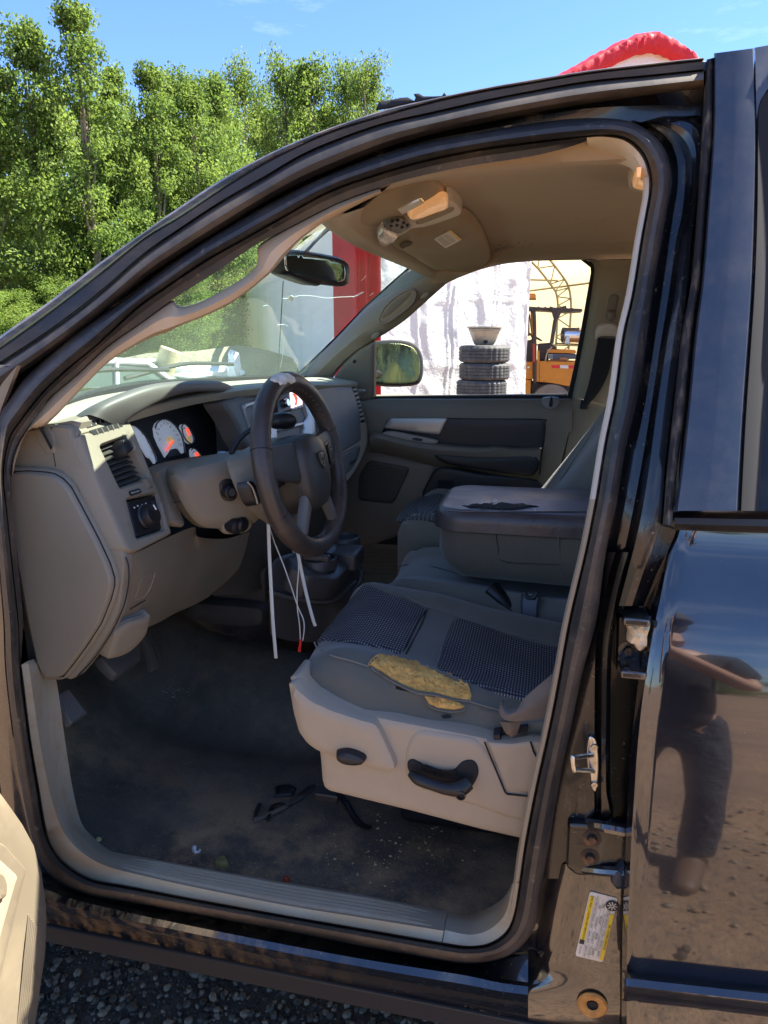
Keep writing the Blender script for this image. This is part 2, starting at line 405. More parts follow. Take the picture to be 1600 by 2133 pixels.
M = dict(
 rubber=mat('rubber', (.022, .021, .022), .52, bump=(60, .15, .002), dirt=(( .16, .12, .08), 7, .45, .75, .35, (1, 1, 3)), rvar=.12),
 rubber2=mat('rubber_dusty', (.028, .025, .024), .5, bump=(40, .2, .002), dirt=((.20, .15, .10), 6, .42, .75, .5), rvar=.1),
 seal=mat('seal_rubber', (.02, .02, .021), .46, bump=(90, .12, .001), dirt=[((.20, .14, .09), 5, .45, .75, .55), ((.3, .25, .18), 60, .6, .72, .5)], rvar=.1),
 paint=mat('black_paint', (.007, .007, .009), .18, coat=1.0, dirt=[(DUST, 5, .40, .85, .30), ((.35, .32, .28), 160, .68, .74, .35)]),
 paintd=mat('black_paint_door', (.006, .0065, .010), .12, coat=1.0, bump=(900, .04, .0003), dirt=[((.26, .23, .20), 5, .35, .95, .12), ((.30, .27, .23), 34, .62, .80, .07), ((.4, .38, .34), 260, .66, .72, .35)]),
 painth=mat('black_paint_sky_haze', (.030, .040, .060), .30, metal=0, coat=.5, dirt=[((.16, .13, .11), 22, .45, .85, .40), ((.30, .18, .10), 9, .62, .85, .35)]),  # hazed black paint, with the reflected sky's blue put into its base colour
 paintc=mat('black_paint_channel', (.006, .006, .007), .22, coat=.4, bump=(25, .1, .004), dirt=[((.28, .24, .18), 18, .55, .8, .5, (1, 1, .25)), ((.4, .36, .28), 120, .64, .72, .6)]),
 rocker=mat('rocker_paint', (.006, .006, .008), .15, coat=1.0, dirt=[((.48, .32, .14), 26, .44, .70, .55, (1.4, 1, .5), ('X', .62, .15)), ((.3, .26, .2), 90, .62, .7, .5)]),
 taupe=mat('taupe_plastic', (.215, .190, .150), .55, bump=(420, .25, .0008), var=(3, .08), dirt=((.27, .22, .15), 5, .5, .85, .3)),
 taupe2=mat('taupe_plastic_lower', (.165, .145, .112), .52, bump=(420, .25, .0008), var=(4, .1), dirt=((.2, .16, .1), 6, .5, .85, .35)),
 slate=mat('slate_plastic', (.10, .105, .105), .5, bump=(500, .3, .0008), var=(4, .08), dirt=((.2, .19, .16), 7, .5, .85, .3)),
 dashtop=mat('dash_top', (.36, .34, .25), .6, bump=(500, .3, .0008), var=(4, .08), dirt=((.34, .31, .23), 4, .45, .8, .5)),  # faded dusty plastic, its cream also holding painted-in sunlight
 door_in=mat('door_trim', (.17, .155, .125), .55, bump=(400, .25, .0008), var=(3, .1)),
 beige=mat('pillar_trim', (.47, .37, .27), .6, bump=(350, .2, .0008), var=(4, .05), dirt=((.35, .22, .12), 5, .55, .9, .3)),
 cream=mat('cream_trim', (.62, .55, .43), .5, bump=(300, .15, .0006), var=(3, .05), dirt=((.45, .30, .16), 8, .6, .85, .5)),
 kick=mat('sill_trim', (.37, .335, .26), .5, bump=(260, .2, .0008), var=(5, .12), dirt=[((.40, .25, .12), 7, .47, .7, .75, (.5, 3, 3)), ((.14, .13, .12), 11, .6, .8, .4), ((.5, .48, .42), 60, .62, .74, .4)]),
 head=mat('headliner_cloth', (.34, .265, .185), .9, bump=(900, .3, .0008), var=(2.2, .10), dirt=((.16, .10, .06), 6, .60, .85, .4), sheen=.2),
 visor=mat('visor_cloth', (.40, .32, .225), .85, bump=[(600, .25, .0008), (9, .3, .006)], var=(3, .1), dirt=((.26, .18, .1), 5, .5, .85, .35, (1, .3, 1))),
 shield=mat('seat_shield', (.36, .30, .22), .5, bump=(260, .3, .001), var=(3, .06), dirt=((.22, .17, .11), 6, .52, .8, .35)),
 cloth=mat('seat_cloth', (.112, .104, .082), .85, bump=[(1400, .3, .0008), (7, .25, .01)], var=(4, .18), dirt=((.26, .18, .10), 6, .55, .85, .45, (.6, 2, 2)), sheen=.3),
 cloth2=mat('seat_cloth_grey', (.158, .155, .132), .85, bump=[(1400, .3, .0008), (6, .2, .01)], var=(5, .15), dirt=((.05, .05, .045), 9, .6, .8, .5), sheen=.3),
 leather=mat('black_vinyl', (.088, .082, .084), .36, bump=[(160, .35, .0015), (14, .35, .006)], var=(9, .3), rvar=.12, dirt=((.12, .11, .11), 9, .5, .8, .4)),
 wheel=mat('wheel_leather', (.045, .036, .032), .42, bump=[(240, .4, .001), (22, .3, .003)], var=(8, .25), dirt=((.16, .105, .07), 10, .52, .78, .6), rvar=.12),
 wheelworn=mat('worn_leather', (.78, .74, .64), .8, bump=(60, .5, .002), var=(40, .3)),
 pedal=mat('pedal_rubber', (.12, .11, .095), .5, bump=(200, .2, .001)),
 tray=mat('tray_plastic', (.060, .058, .058), .42, bump=(300, .15, .0006), var=(7, .2), dirt=((.16, .13, .1), 12, .55, .8, .5)),
 black=mat('black_plastic', (.010, .010, .012), .42, bump=(300, .15, .0006), rvar=.1),
 blackm=mat('black_matt', (.010, .010, .011), .8, bump=(300, .1, .0006)),
 trimdk=mat('door_dark_insert', (.011, .012, .014), .45, bump=(500, .2, .0005), var=(6, .15)),
 silver=mat('silver_plastic', (.42, .42, .40), .35, metal=.6, var=(12, .05)),
 chrome=mat('chrome', (.75, .75, .76), .12, metal=1.0),
 zinc=mat('zinc_steel', (.55, .54, .50), .3, metal=1.0, dirt=((.25, .16, .08), 60, .5, .7, .6), rvar=.1),
 rust=mat('rust', (.40, .19, .05), .85, bump=(120, .5, .002), var=(60, .4)),
 floor=mat('floor_vinyl', (.105, .094, .080), .66, bump=[(170, .9, .003), (6, .4, .02)], var=(5, .35), spec=.2, dirt=[((.50, .34, .18), 4.0, .46, .60, .85, (1, 1, 1), ('Y', -.25, -.66)), ((.25, .20, .14), 3.4, .52, .66, .6), ((.03, .028, .026), 5, .54, .66, .5), ((.28, .20, .12), 6, .52, .74, .5), ((.42, .37, .28), 210, .64, .70, .6)]),
 foam=mat('foam', (.92, .44, .11), .95, bump=[(90, 1.0, .006), (320, .8, .002)], var=(42, .4)),
 foam2=mat('foam_pale', (.72, .56, .34), .95, bump=(160, 1.0, .004), var=(30, .4)),
 white=mat('white_plastic', (.78, .79, .76), .4),
 webbing=mat('belt_webbing', (.13, .11, .09), .75, bump=(500, .4, .0008), var=(8, .25), dirt=((.28, .2, .12), 12, .5, .8, .5)),
 webblk=mat('belt_webbing_black', (.012, .012, .013), .8, bump=(500, .4, .0008)),
 labelw=mat('label_white', (.66, .62, .53), .45, var=(30, .05)),
 labely=mat('label_yellow', (.80, .56, .02), .45),
 ink=mat('ink', (.02, .02, .02), .6),
 inkg=mat('ink_grey', (.22, .2, .17), .6),
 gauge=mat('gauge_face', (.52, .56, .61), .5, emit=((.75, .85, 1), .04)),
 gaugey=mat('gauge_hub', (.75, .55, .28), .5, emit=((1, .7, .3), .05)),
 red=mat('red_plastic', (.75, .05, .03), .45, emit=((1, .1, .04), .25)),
 redwire=mat('red_sleeve', (.75, .02, .03), .35),
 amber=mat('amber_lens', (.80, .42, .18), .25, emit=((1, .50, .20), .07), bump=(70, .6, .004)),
 lens=mat('clear_lens', (.72, .70, .66), .18, metal=.5, bump=(90, .8, .004)),
 mirror=mat('mirror_glass', (.16, .18, .19), .03, metal=1.0),
 mirror2=mat('mirror_dirt_and_greenery', (.20, .24, .14), .12, metal=1.0, dirt=((.30, .31, .10), 16, .40, .62, .85, (1, 1, .25))),  # reflected greenery put into the tint and blotches, along with real grime
 paper=mat('paper', (.8, .8, .76), .8),
 leaf_dry=mat('dry_leaf', (.22, .20, .07), .8, var=(60, .3)),
 leaf_red=mat('red_leaf', (.34, .06, .03), .8, var=(60, .3)),
)
G_WS = glass('windshield_glass', (.78, .92, .87), .17, (.62, .82, .76), .10)
G_SIDE = glass('side_glass', (.93, .96, .94), .015)
G_DARK = glass('tinted_glass', (.10, .12, .13), .05, (.2, .22, .22))
# woven insert: pale stitches on dark cloth
def weave(name, c1, c2, sx, sy_, axes=('X', 'Y')):
    m = mat(name, c1, .8); N, L, b = NB(m)
    tc = N.new('ShaderNodeTexCoord'); sp_ = N.new('ShaderNodeSeparateXYZ'); L.new(tc.outputs['Object'], sp_.inputs[0])
    def sn(o, s, ph=0):
        a = N.new('ShaderNodeMath'); a.operation = 'MULTIPLY'; a.inputs[1].default_value = s; L.new(sp_.outputs[o], a.inputs[0])
        q = N.new('ShaderNodeMath'); q.operation = 'SINE'; L.new(a.outputs[0], q.inputs[0]); return q.outputs[0]
    a, c = sn(axes[0], sx), sn(axes[1], sy_)
    p = N.new('ShaderNodeMath'); p.operation = 'MINIMUM'; L.new(a, p.inputs[0]); L.new(c, p.inputs[1])
    r = N.new('ShaderNodeMapRange'); r.inputs[1].default_value = -.15; r.inputs[2].default_value = .55; L.new(p.outputs[0], r.inputs[0])
    nz = N.new('ShaderNodeTexNoise'); nz.inputs['Scale'].default_value = 8; L.new(tc.outputs['Object'], nz.inputs['Vector'])
    r3 = N.new('ShaderNodeMapRange'); r3.inputs[1].default_value = .35; r3.inputs[2].default_value = .65; r3.inputs[3].default_value = .6; L.new(nz.outputs[0], r3.inputs[0])
    ml = N.new('ShaderNodeMath'); ml.operation = 'MULTIPLY'; L.new(r.outputs[0], ml.inputs[0]); L.new(r3.outputs[0], ml.inputs[1])
    x = N.new('ShaderNodeMix'); x.data_type = 'RGBA'; x.inputs[6].default_value = (*c1, 1); x.inputs[7].default_value = (*c2, 1); L.new(ml.outputs[0], x.inputs[0]); L.new(x.outputs[2], b.inputs['Base Color'])
    bn = N.new('ShaderNodeBump'); bn.inputs['Strength'].default_value = .6; bn.inputs['Distance'].default_value = .0012; L.new(p.outputs[0], bn.inputs['Height']); L.new(bn.outputs[0], b.inputs['Normal'])
    return m
M['insert'] = weave('woven_insert', (.030, .030, .036), (.42, .41, .40), 1180, 680)
M['insert2'] = weave('woven_insert_grey', (.07, .08, .08), (.24, .27, .27), 500, 1300)
def mesh_grille(name):
    m = mat(name, (.05, .047, .042), .55); N, L, b = NB(m)
    tc = N.new('ShaderNodeTexCoord'); vo = N.new('ShaderNodeTexVoronoi'); vo.inputs['Scale'].default_value = 190; vo.inputs['Randomness'].default_value = .0; L.new(tc.outputs['Object'], vo.inputs['Vector'])
    r = N.new('ShaderNodeMapRange'); r.inputs[1].default_value = .25; r.inputs[2].default_value = .4; L.new(vo.outputs['Distance'], r.inputs[0])
    x = N.new('ShaderNodeMix'); x.data_type = 'RGBA'; x.inputs[6].default_value = (.008, .008, .008, 1); x.inputs[7].default_value = (.075, .068, .055, 1); L.new(r.outputs[0], x.inputs[0]); L.new(x.outputs[2], b.inputs['Base Color'])
    return m
M['grille'] = mesh_grille('speaker_grille')
# ================================================================ the pickup: body shell round the driver's doorway
T = empty('pickup_truck', (-.2, .9, 0), label='black crew pickup truck with its driver side front door standing open', cat='pickup truck')
WL[T.name] = V((-.2, .9, 0))
I_ = [(26,1072),(22,985),(32,935),(55,895),(100,832),(160,780),(225,720),(300,667),(362,622),(450,567),(525,515),(600,475),(700,424),(800,387),(900,361),(1000,342),(1100,327),(1180,308),(1256,284),(1300,290),(1328,309),(1346,335),(1355,370),(1354,405),(1347,445),(1337,500),(1319,612),(1299,700),(1282,823),(1262,922),(1243,1040),(1221,1150),(1188,1290),(1168,1400),(1148,1505),(1118,1640),(1096,1755),(1083,1840),(1072,1905),(1055,1943),(1020,1967),(975,1973),(920,1966),(750,1936),(600,1910),(399,1874),(275,1850),(189,1833),(137,1802),(110,1771),(93,1726),(79,1640),(62,1537),(45,1400),(48,1300),(40,1200)]
J_ = [(14,1072),(6,985),(18,915),(40,878),(88,818),(140,768),(205,715),(282,642),(345,597),(430,540),(508,497),(582,455),(685,398),(790,361),(892,332),(995,311),(1098,297),(1180,288),(1258,281),(1302,287),(1330,306),(1348,333)]
J_ += [(a+2, b) for a, b in I_[22:38]]+[(a+1, b+2) for a, b in I_[38:50]]+[(a-2, b+1) for a, b in I_[50:54]]+[(38,1300),(27,1200)]
K_ = [(-8,1080),(-14,975),(-2,868),(20,830),(50,788),(108,735),(172,682),(250,632),(318,580),(405,517),(488,467),(560,427),(668,372),(778,329),(882,297),(990,277),(1095,259),(1180,248),(1260,246),(1316,254),(1357,277),(1384,308),(1397,345),(1399,385),(1391,428),(1378,500),(1360,605),(1346,710),(1326,835),(1303,935),(1285,1045),(1262,1152),(1243,1290),(1214,1400),(1190,1515),(1163,1645),(1143,1765),(1128,1850),(1115,1925),(1092,1965),(1050,1995),(985,2007),(918,2001),(748,1970),(598,1940),(397,1903),(270,1880),(178,1864),(115,1833),(80,1785),(60,1720),(44,1635),(30,1540),(14,1400),(10,1300),(2,1205)]
assert len(I_) == len(J_) == len(K_), (len(I_), len(J_), len(K_))
n_ = len(I_)
def lerp2(a, b, t): return (a[0]*(1-t)+b[0]*t, a[1]*(1-t)+b[1]*t)
def loft_loops(name, loops, mt, parent, closed=True, sub=4, **k):
    """loops: list of lists of 3-D points, one list per rail"""
    m = len(loops[0]); N_ = m*sub if closed else (m-1)*sub+1
    L3 = [cr(l, N_, closed) for l in loops]
    vs_ = [p for l in L3 for p in l]; fs = grid_faces(len(L3), N_, False, closed)
    return mk(name, vs_, fs, mt, parent, **k)
# bulb and flap of the main weatherstrip, a separate mesh so that the frame behind can be another colour
loops = []
loops.append([S(*a, .075) for a in I_])
loops.append([S(*a, .036) for a in I_])
loops.append([S(*lerp2(a, b, .5), .030) for a, b in zip(I_, J_)])
loops.append([S(*lerp2(a, b, .85), .020) for a, b in zip(I_, J_)])
loops.append([S(*b, .026) for b in J_])
for t, o in ((.04, .012), (.15, -.001), (.35, -.010), (.6, -.011), (.8, -.004), (.93, .008), (1.0, .022)):
    loops.append([S(*lerp2(a, b, t), o) for a, b in zip(J_, K_)])
loops.append([S(*b, .045) for b in K_])
loft_loops('door_seal', loops, M['seal'], T)

# upper frame: recess, outer seal bulge, drip rail
U = [-420,-200,-80,0,100,200,300,375,462,550,625,700,800,900,1000,1100,1225,1350,1466]
Lv = [1150,965,875,812,740,664,582,532,478,423,383,350,310,280,258,238,217,199,185]
Mv = [1060,892,812,757,692,617,530,477,420,370,325,292,257,235,212,192,170,158,146]
Nv = [1020,857,782,724,652,575,495,450,392,338,301,270,240,212,190,173,152,137,124]
Ov = [990,830,758,700,630,553,483,430,373,325,291,262,229,206,185,167,147,132,120]
def kv(u):                                   # lower edge of the recess = outer edge of the bulb
    ks = [(-420,1500),(-200,1200),(-60,960)]+[K_[i] for i in range(2, 19)]+[(1330,262),(1400,285),(1470,300)]
    for (a, b), (c, d) in zip(ks, ks[1:]):
        if a <= u <= c: return b+(d-b)*(u-a)/(c-a)
    return ks[-1][1]
U2 = U; KV = [kv(u) for u in U2]
KVx = [k if u < 1280 else k for u, k in zip(U2, KV)]
ch = [[S(u, k+14, .050) for u, k in zip(U2, KVx)], [S(u, k*.8+l*.2, .046) for u, k, l in zip(U2, KVx, Lv)], [S(u, k*.3+l*.7, .040) for u, k, l in zip(U2, KVx, Lv)], [S(u, l-4, .022) for u, l in zip(U2, Lv)]]
loft_loops('door_recess', ch, M['paintc'], T, closed=False)
bul = [[S(u, l+1, .040) for u, l in zip(U2, Lv)]]
for t, o in ((.06, .012), (.25, -.006), (.5, -.014), (.78, -.012), (.95, 0.0), (1.0, .010)):
    bul.append([S(u, l*(1-t)+m*t, o) for u, l, m in zip(U2, Lv, Mv)])
loft_loops('upper_door_seal', bul, M['rubber2'], T, closed=False)
nb = [[S(u, m+1, .016) for u, m in zip(U2, Mv)], [S(u, m*.9+n*.1, -.006) for u, m, n in zip(U2, Mv, Nv)], [S(u, m*.2+n*.8, -.010) for u, m, n in zip(U2, Mv, Nv)], [S(u, n+.5, -.006) for u, n in zip(U2, Nv)]]
loft_loops('drip_channel', nb, M['rubber'], T, closed=False)
ob_ = [[S(u, n+1, .000) for u, n in zip(U2, Nv)], [S(u, n*.75+o*.25, -.012) for u, n, o in zip(U2, Nv, Ov)], [S(u, n*.25+o*.75, -.013) for u, n, o in zip(U2, Nv, Ov)], [S(u, o, -.004) for u, o in zip(U2, Ov)], [S(u, o, -.004)+V((0, .03, .004)) for u, o in zip(U2, Ov)]]
loft_loops('roof_drip_rail', ob_, mat('drip_rail', (.03, .028, .028), .4, dirt=((.36, .28, .2), 9, .42, .7, .6, (1, 1, 3)), rvar=.1), T, closed=False)
# roof skin to the passenger side
W2 = 1.60
top = [S(u, o, -.004)+V((0, .03, .004)) for u, o in zip(U2, Ov)]
roof_rows = []
rt = [p for p in top if p.x > -.42]+[V((.9, .13, .36)), V((1.25, .14, .34))]
for k_ in range(9):
    s = k_/8; roof_rows.append([V((p.x-.10*math.sin(math.pi*s)*max(0, 1-abs(p.x+.42)/.5), p.y+(1.66-2*p.y)*s, p.z+.055*math.sin(math.pi*s))) for p in rt])
surf('roof_panel', roof_rows, M['painth'], T, nu=2, nv=2, thick=.012, away=(0, 0, -1))
# a torn strip of roof film standing up at the drip rail
ts = [(783,228),(790,212),(812,209),(835,204),(850,203),(863,210),(866,203),(862,196),(873,195),(883,201),(905,201),(921,200),(926,192),(930,199),(960,196),(950,201),(900,207),(850,216),(820,222)]
patch('torn_rubber_strip', ts, pj('S', .02), M['blackm'], T, th=.002, rr=2, step=8, skirt=.003)
# strip at the rear of the opening (rear door's leading seal)
sl = [(1472,124),(1462,267),(1453,424),(1441,580),(1420,697),(1403,851),(1389,978),(1381,1093)]
sr = [(1487,120),(1486,267),(1472,424),(1459,580),(1442,697),(1428,851),(1411,978),(1400,1093)]
lo_ = [[S(*a, .03) for a in sl]]
for t, o in ((0, .006), (.2, -.012), (.5, -.018), (.8, -.014), (1., -.002)): lo_.append([S(*lerp2(a, b, t), o) for a, b in zip(sl, sr)])
lo_.append([S(*b, .02) for b in sr])
loft_loops('rear_door_seal', lo_, mat('rear_seal', (.03, .03, .032), .45, bump=(50, .3, .002), dirt=((.36, .28, .2), 40, .5, .66, .55, (1, 1, .5))), T, closed=False)
# painted channel between main seal and rear door
c1 = [(1316,250),(1357,262),(1392,290),(1410,330),(1412,385),(1404,440),(1394,505),(1380,605),(1364,710),(1345,835),(1323,940),(1303,1045),(1282,1152),(1262,1250)]
c2 = [(1334,255),(1381,264),(1419,292),(1437,330),(1437,385),(1431,455),(1417,505),(1404,605),(1386,710),(1364,851),(1347,978),(1324,1100),(1303,1190),(1285,1262)]
c3 = [(1366,246),(1412,249),(1447,258),(1461,292),(1458,361),(1447,455),(1442,505),(1433,605),(1420,710),(1403,851),(1389,978),(1379,1096),(1345,1190),(1320,1262)]
kk = K_[19:33]
kk = [K_[19],K_[20],K_[21],K_[22],K_[23],K_[24],K_[25],K_[26],K_[27],K_[28],K_[29],K_[30],K_[31],(1248,1250)]
lo_ = [[S(*a, .030) for a in kk], [S(*lerp2(a, b, .3), .040) for a, b in zip(kk, c1)], [S(*a, .046) for a in c1], [S(*lerp2(a, b, .6), .044) for a, b in zip(c1, c2)], [S(*b, .026) for b in c2],
       [S(*lerp2(a, b, .12), .015) for a, b in zip(c2, c3)], [S(*lerp2(a, b, .5), .010) for a, b in zip(c2, c3)], [S(*lerp2(a, b, .9), .012) for a, b in zip(c2, c3)], [S(*b, .022) for b in c3], [S(*lerp2(a, b, 1.6), .05) for a, b in zip(c2, c3)]]
loft_loops('door_frame', lo_, M['paintc'], T, closed=False)

# lower part of the centre pillar: face beside the seal, dark slot, shiny fold, deep hinge recess
vv = [1150,1200,1260,1330,1400,1470,1540,1600,1650,1700,1760,1830]
def xi(pts, v):
    for (a, b), (c, d) in zip(pts, pts[1:]):
        if b <= v <= d: return a+(c-a)*(v-b)/(d-b)
    return pts[-1][0] if v > pts[-1][1] else pts[0][0]
kR = [(1262,1152),(1254,1220),(1243,1290),(1214,1400),(1190,1515),(1163,1645),(1143,1765),(1128,1850),(1118,1925)]
slot = [(1290,1150),(1276,1200),(1262,1260),(1250,1330),(1247,1400),(1246,1520),(1246,1640),(1244,1700),(1220,1760),(1190,1830)]
fold = [(1313,1150),(1298,1200),(1284,1260),(1272,1330),(1268,1400),(1266,1520),(1266,1640),(1272,1700),(1240,1760),(1215,1830)]
edge = [(1389,1150),(1378,1210),(1368,1260),(1354,1325),(1345,1380),(1331,1473),(1322,1565),(1317,1640),(1313,1703),(1309,1765),(1306,1841),(1301,1979),(1299,2140)]
rails = []
for fn, off in ((lambda v: xi(kR, v)-4, .05), (lambda v: xi(kR, v)+1, .030), (lambda v: xi(kR, v)*.6+xi(slot, v)*.4, .024), (lambda v: xi(slot, v)-8, .022), (lambda v: xi(slot, v)-3, .034), (lambda v: xi(slot, v)+2, .036), (lambda v: xi(slot, v)+7, .018), (lambda v: xi(fold, v)-4, .014), (lambda v: xi(fold, v)+1, .022), (lambda v: xi(fold, v)+5, .050), (lambda v: xi(edge, v)-10, .060), (lambda v: xi(edge, v)+40, .060)):
    rails.append([Y(fn(v), v, off) for v in vv])
loft_loops('centre_pillar', rails, M['paintc'], T, closed=False)
# pillar foot running into the rocker
rows = []
for v, us in ((1800, (1130,1152,1175,1215,1300,1345)), (1850, (1122,1140,1165,1215,1300,1345)), (1900, (1112,1132,1158,1212,1300,1345)), (1950, (1096,1122,1150,1208,1299,1345)), (1990, (1066,1105,1142,1205,1299,1345)), (2020, (1020,1085,1135,1204,1299,1345))):
    rows.append([Y(u, v, o) for u, o in zip(us, (.046, .040, .020, .010, .008, .008))])
for v, o in ((2060, .006), (2100, .004), (2125, .006), (2170, .012), (2240, .02)):
    rows.append([Y(u, v, o+q) for u, q in zip((1000,1070,1130,1204,1299,1345), (.0, .0, 0, 0, 0, 0))])
PF, bv_pf = surf('pillar_foot', rows, M['paint'], T, nu=4, nv=4)
# rocker: rolled lip then flat outer panel and folded flange
Ru = [-500, -300, -120, 0, 82, 144, 240, 399, 600, 750, 900, 975, 1040, 1100]
ksr = [1700, 1745, 1780, 1802, 1822, 1845, 1875, 1903, 1940, 1970, 1998, 2006, 2000, 1985]
lipT = [1755, 1790, 1815, 1832, 1846, 1868, 1892, 1926, 1966, 1994, 2018, 2030, 2044, 2052]
lipB = [1790, 1825, 1850, 1866, 1880, 1900, 1922, 1956, 1998, 2026, 2053, 2066, 2078, 2086]
bot = [1855, 1885, 1915, 1933, 1950, 1960, 1975, 2008, 2056, 2090, 2124, 2142, 2158, 2172]
rails = [[Y(u, a-16, .060) for u, a in zip(Ru, ksr)], [Y(u, a+1, .034) for u, a in zip(Ru, ksr)], [Y(u, a*.55+b*.45, .020) for u, a, b in zip(Ru, ksr, lipT)], [Y(u, b-6, .004) for u, b in zip(Ru, lipT)], [Y(u, b+3, -.018) for u, b in zip(Ru, lipT)], [Y(u, a*.4+b*.6, -.026) for u, a, b in zip(Ru, lipT, lipB)], [Y(u, b, -.020) for u, b in zip(Ru, lipB)], [Y(u, b+5, -.006) for u, b in zip(Ru, lipB)], [Y(u, a*.5+b*.5, .006) for u, a, b in zip(Ru, lipB, bot)], [Y(u, b-7, .022) for u, b in zip(Ru, bot)], [Y(u, b-4, .012) for u, b in zip(Ru, bot)], [Y(u, b, .014) for u, b in zip(Ru, bot)], [Y(u, b, .014)+V((0, .12, -.02)) for u, b in zip(Ru, bot)]]
loft_loops('rocker_panel', rails, M['rocker'], T, closed=False)
# front fender edge / hinge pillar seen left of the seal
rows = [[Y(-260, v, .05), Y(-120, v, .055), Y(-30, v, .05), Y(kx-3, v, .045), Y(kx+8, v, .06)] for v, kx in ((760, 40), (900, -6), (1080, -6), (1205, 3), (1300, 10), (1400, 14), (1540, 30), (1635, 44), (1720, 60), (1785, 80), (1850, 105))]
surf('hinge_pillar', rows, mat('hinge_pillar_paint', (.010, .009, .009), .2, coat=.8, dirt=((.2, .12, .07), 5, .4, .7, .35)), T, nu=3, nv=3)
# striker
st = empty('door_striker', Y(1225, 1590, .02), T)
zc = [(1226,1533),(1236,1533),(1243,1545),(1247,1575),(1247,1610),(1243,1640),(1240,1647),(1233,1640),(1229,1610),(1224,1600),(1222,1560)]
patch('striker_plate', sm2(zc, 2), pj('Y', .018), M['zinc'], st, th=.004, rr=4, step=8, skirt=.008)
p0, p1, p2, p3 = Y(1234, 1573, .016), Y(1193, 1578, -.022), Y(1196, 1603, -.022), Y(1236, 1606, .016)
tube('striker_loop', [p0, p0*.15+p1*.85, p1, p2, p2*.85+p3*.15, p3], .0038, M['zinc'], st, seg=8, n=24)
for v in (1554, 1632): lathe('bolt', Y(1238, v, .016), (0, -1, 0), [(.001, .005), (.005, .005), (.006, .003), (.006, 0)], M['zinc'], st, seg=6)
# hinges of the rear door
def hinge(q, bolts, mt, foam=None):
    h = empty('door_hinge', Y(q[0][0], q[0][1], .04), T)
    patch('hinge_plate', rnd_poly(q, 8), pj('Y', .044 if q[0][1] < 1500 else .016), M['paintc'], h, th=.008, rr=5, step=10, skirt=.01)
    for u, v in bolts:
        hy_ = 0 if q[0][1] < 1500 else .028
        a = lathe_geo(Y(u, v, .038-hy_), (0, -1, 0), [(.001, .004), (.014, .003), (.015, 0)], 20)
        b = lathe_geo(Y(u, v, .036-hy_), (0, -1, 0), [(.001, .009), (.0065, .009), (.0075, .007), (.0075, 0)], 6)
        mk('bolt', *join(a, b), mt, h)
    return h
h1 = hinge([(1285,1277),(1362,1279),(1352,1398),(1281,1393)], [(1308,1353)], M['paintc'])
h2 = hinge([(1183,1708),(1314,1714),(1309,1822),(1200,1818),(1178,1800)], [(1233,1744),(1229,1783)], mat('rusty_bolt', (.05, .035, .025), .6, metal=.4, dirt=((.3, .16, .08), 60, .5, .7, .6)))
box('hinge_arm', Y(1322, 1284, .018), (.035, .05, .012), M['paint'], h1, bevel=.003)
box('hinge_arm', Y(1316, 1392, .018), (.035, .05, .012), M['paint'], h1, bevel=.003)
tube('hinge_arm', [Y(1222, 1716, .02), Y(1262, 1722, .0), Y(1312, 1732, .0)], .009, M['paint'], h2, seg=8, n=8)
tube('hinge_arm', [Y(1196, 1806, .02), Y(1250, 1813, .005), Y(1300, 1817, .0)], .008, M['paint'], h2, seg=8, n=8)
fo = [(1302,1292),(1315,1288),(1340,1292),(1356,1298),(1350,1320),(1350,1338),(1338,1354),(1325,1350),(1318,1338),(1306,1334),(1308,1316)]
patch('foam_lump', sm2(fo, 2), pj('Y', .026), M['foam2'], T, th=.016, rr=14, step=4, skirt=.01, bump=lambda u, v, p: .006*noise.noise(p*140)+.004*noise.noise(p*340), kind='stuff')
# plastic bit at the door edge
patch('hinge_cap', [(1275,1815),(1300,1800),(1303,1850),(1285,1852),(1272,1835)], pj('Y', .0), mat('blue_black_plastic', (.02, .03, .05), .5), T, th=.008, rr=8, step=8)
# blanking plug
pg = empty('blanking_plug', Y(1235, 2090, .0), T)
op = Y(1234, 2091, .004)
lathe('plug_ring', op, (0, -1, 0), [(.024, 0), (.0245, .003), (.021, .0055), (.014, .005), (.010, .003), (.008, .0)], mat('rusty_orange', (.50, .24, .06), .8, bump=(90, .4, .002), var=(70, .35)), pg, seg=30)
lathe('plug_hole', op, (0, -1, 0), [(.0085, .004), (.0085, .0015), (.0001, .001)], M['blackm'], pg, seg=16)
# tyre-pressure sticker on the pillar foot
q0, q1, q2, q3 = (1229,1856), (1287,1870), (1256,2004), (1198,1990)
O3 = pj('Y', .008)
a3, b3, c3_, d3 = [O3(*q) for q in (q0, q1, q2, q3)]
LS = empty('tyre_sticker', (a3+c3_)/2, T)
def lab(s, t, off=.0):                       # s across 0..1, t down 0..1
    return a3*(1-s)*(1-t)+b3*s*(1-t)+c3_*s*t+d3*(1-s)*t+V((0, -off, 0))
def lquad(name, s0, t0, s1, t1, mt, off, th=.0006):
    P = [lab(s0, t0, off), lab(s1, t0, off), lab(s1, t1, off), lab(s0, t1, off)]
    return slab(name, P, (0, th, 0), mt, LS, bevel=0)
P = [lab((x-.5)*.995+.5, (y-.5)*.995+.5, .001) for x, y in rnd_poly([(0, 0), (1, 0), (1, 1), (0, 1)], .06, 3)]
slab('sticker_backing', P, (0, .002, 0), M['labelw'], LS, bevel=0)
lquad('yellow_band', .035, .06, .20, .72, M['labely'], .0022); lquad('yellow_band', .86, .25, .985, .96, M['labely'], .0022)
lquad('black_square', .035, .725, .20, .79, M['ink'], .0022)
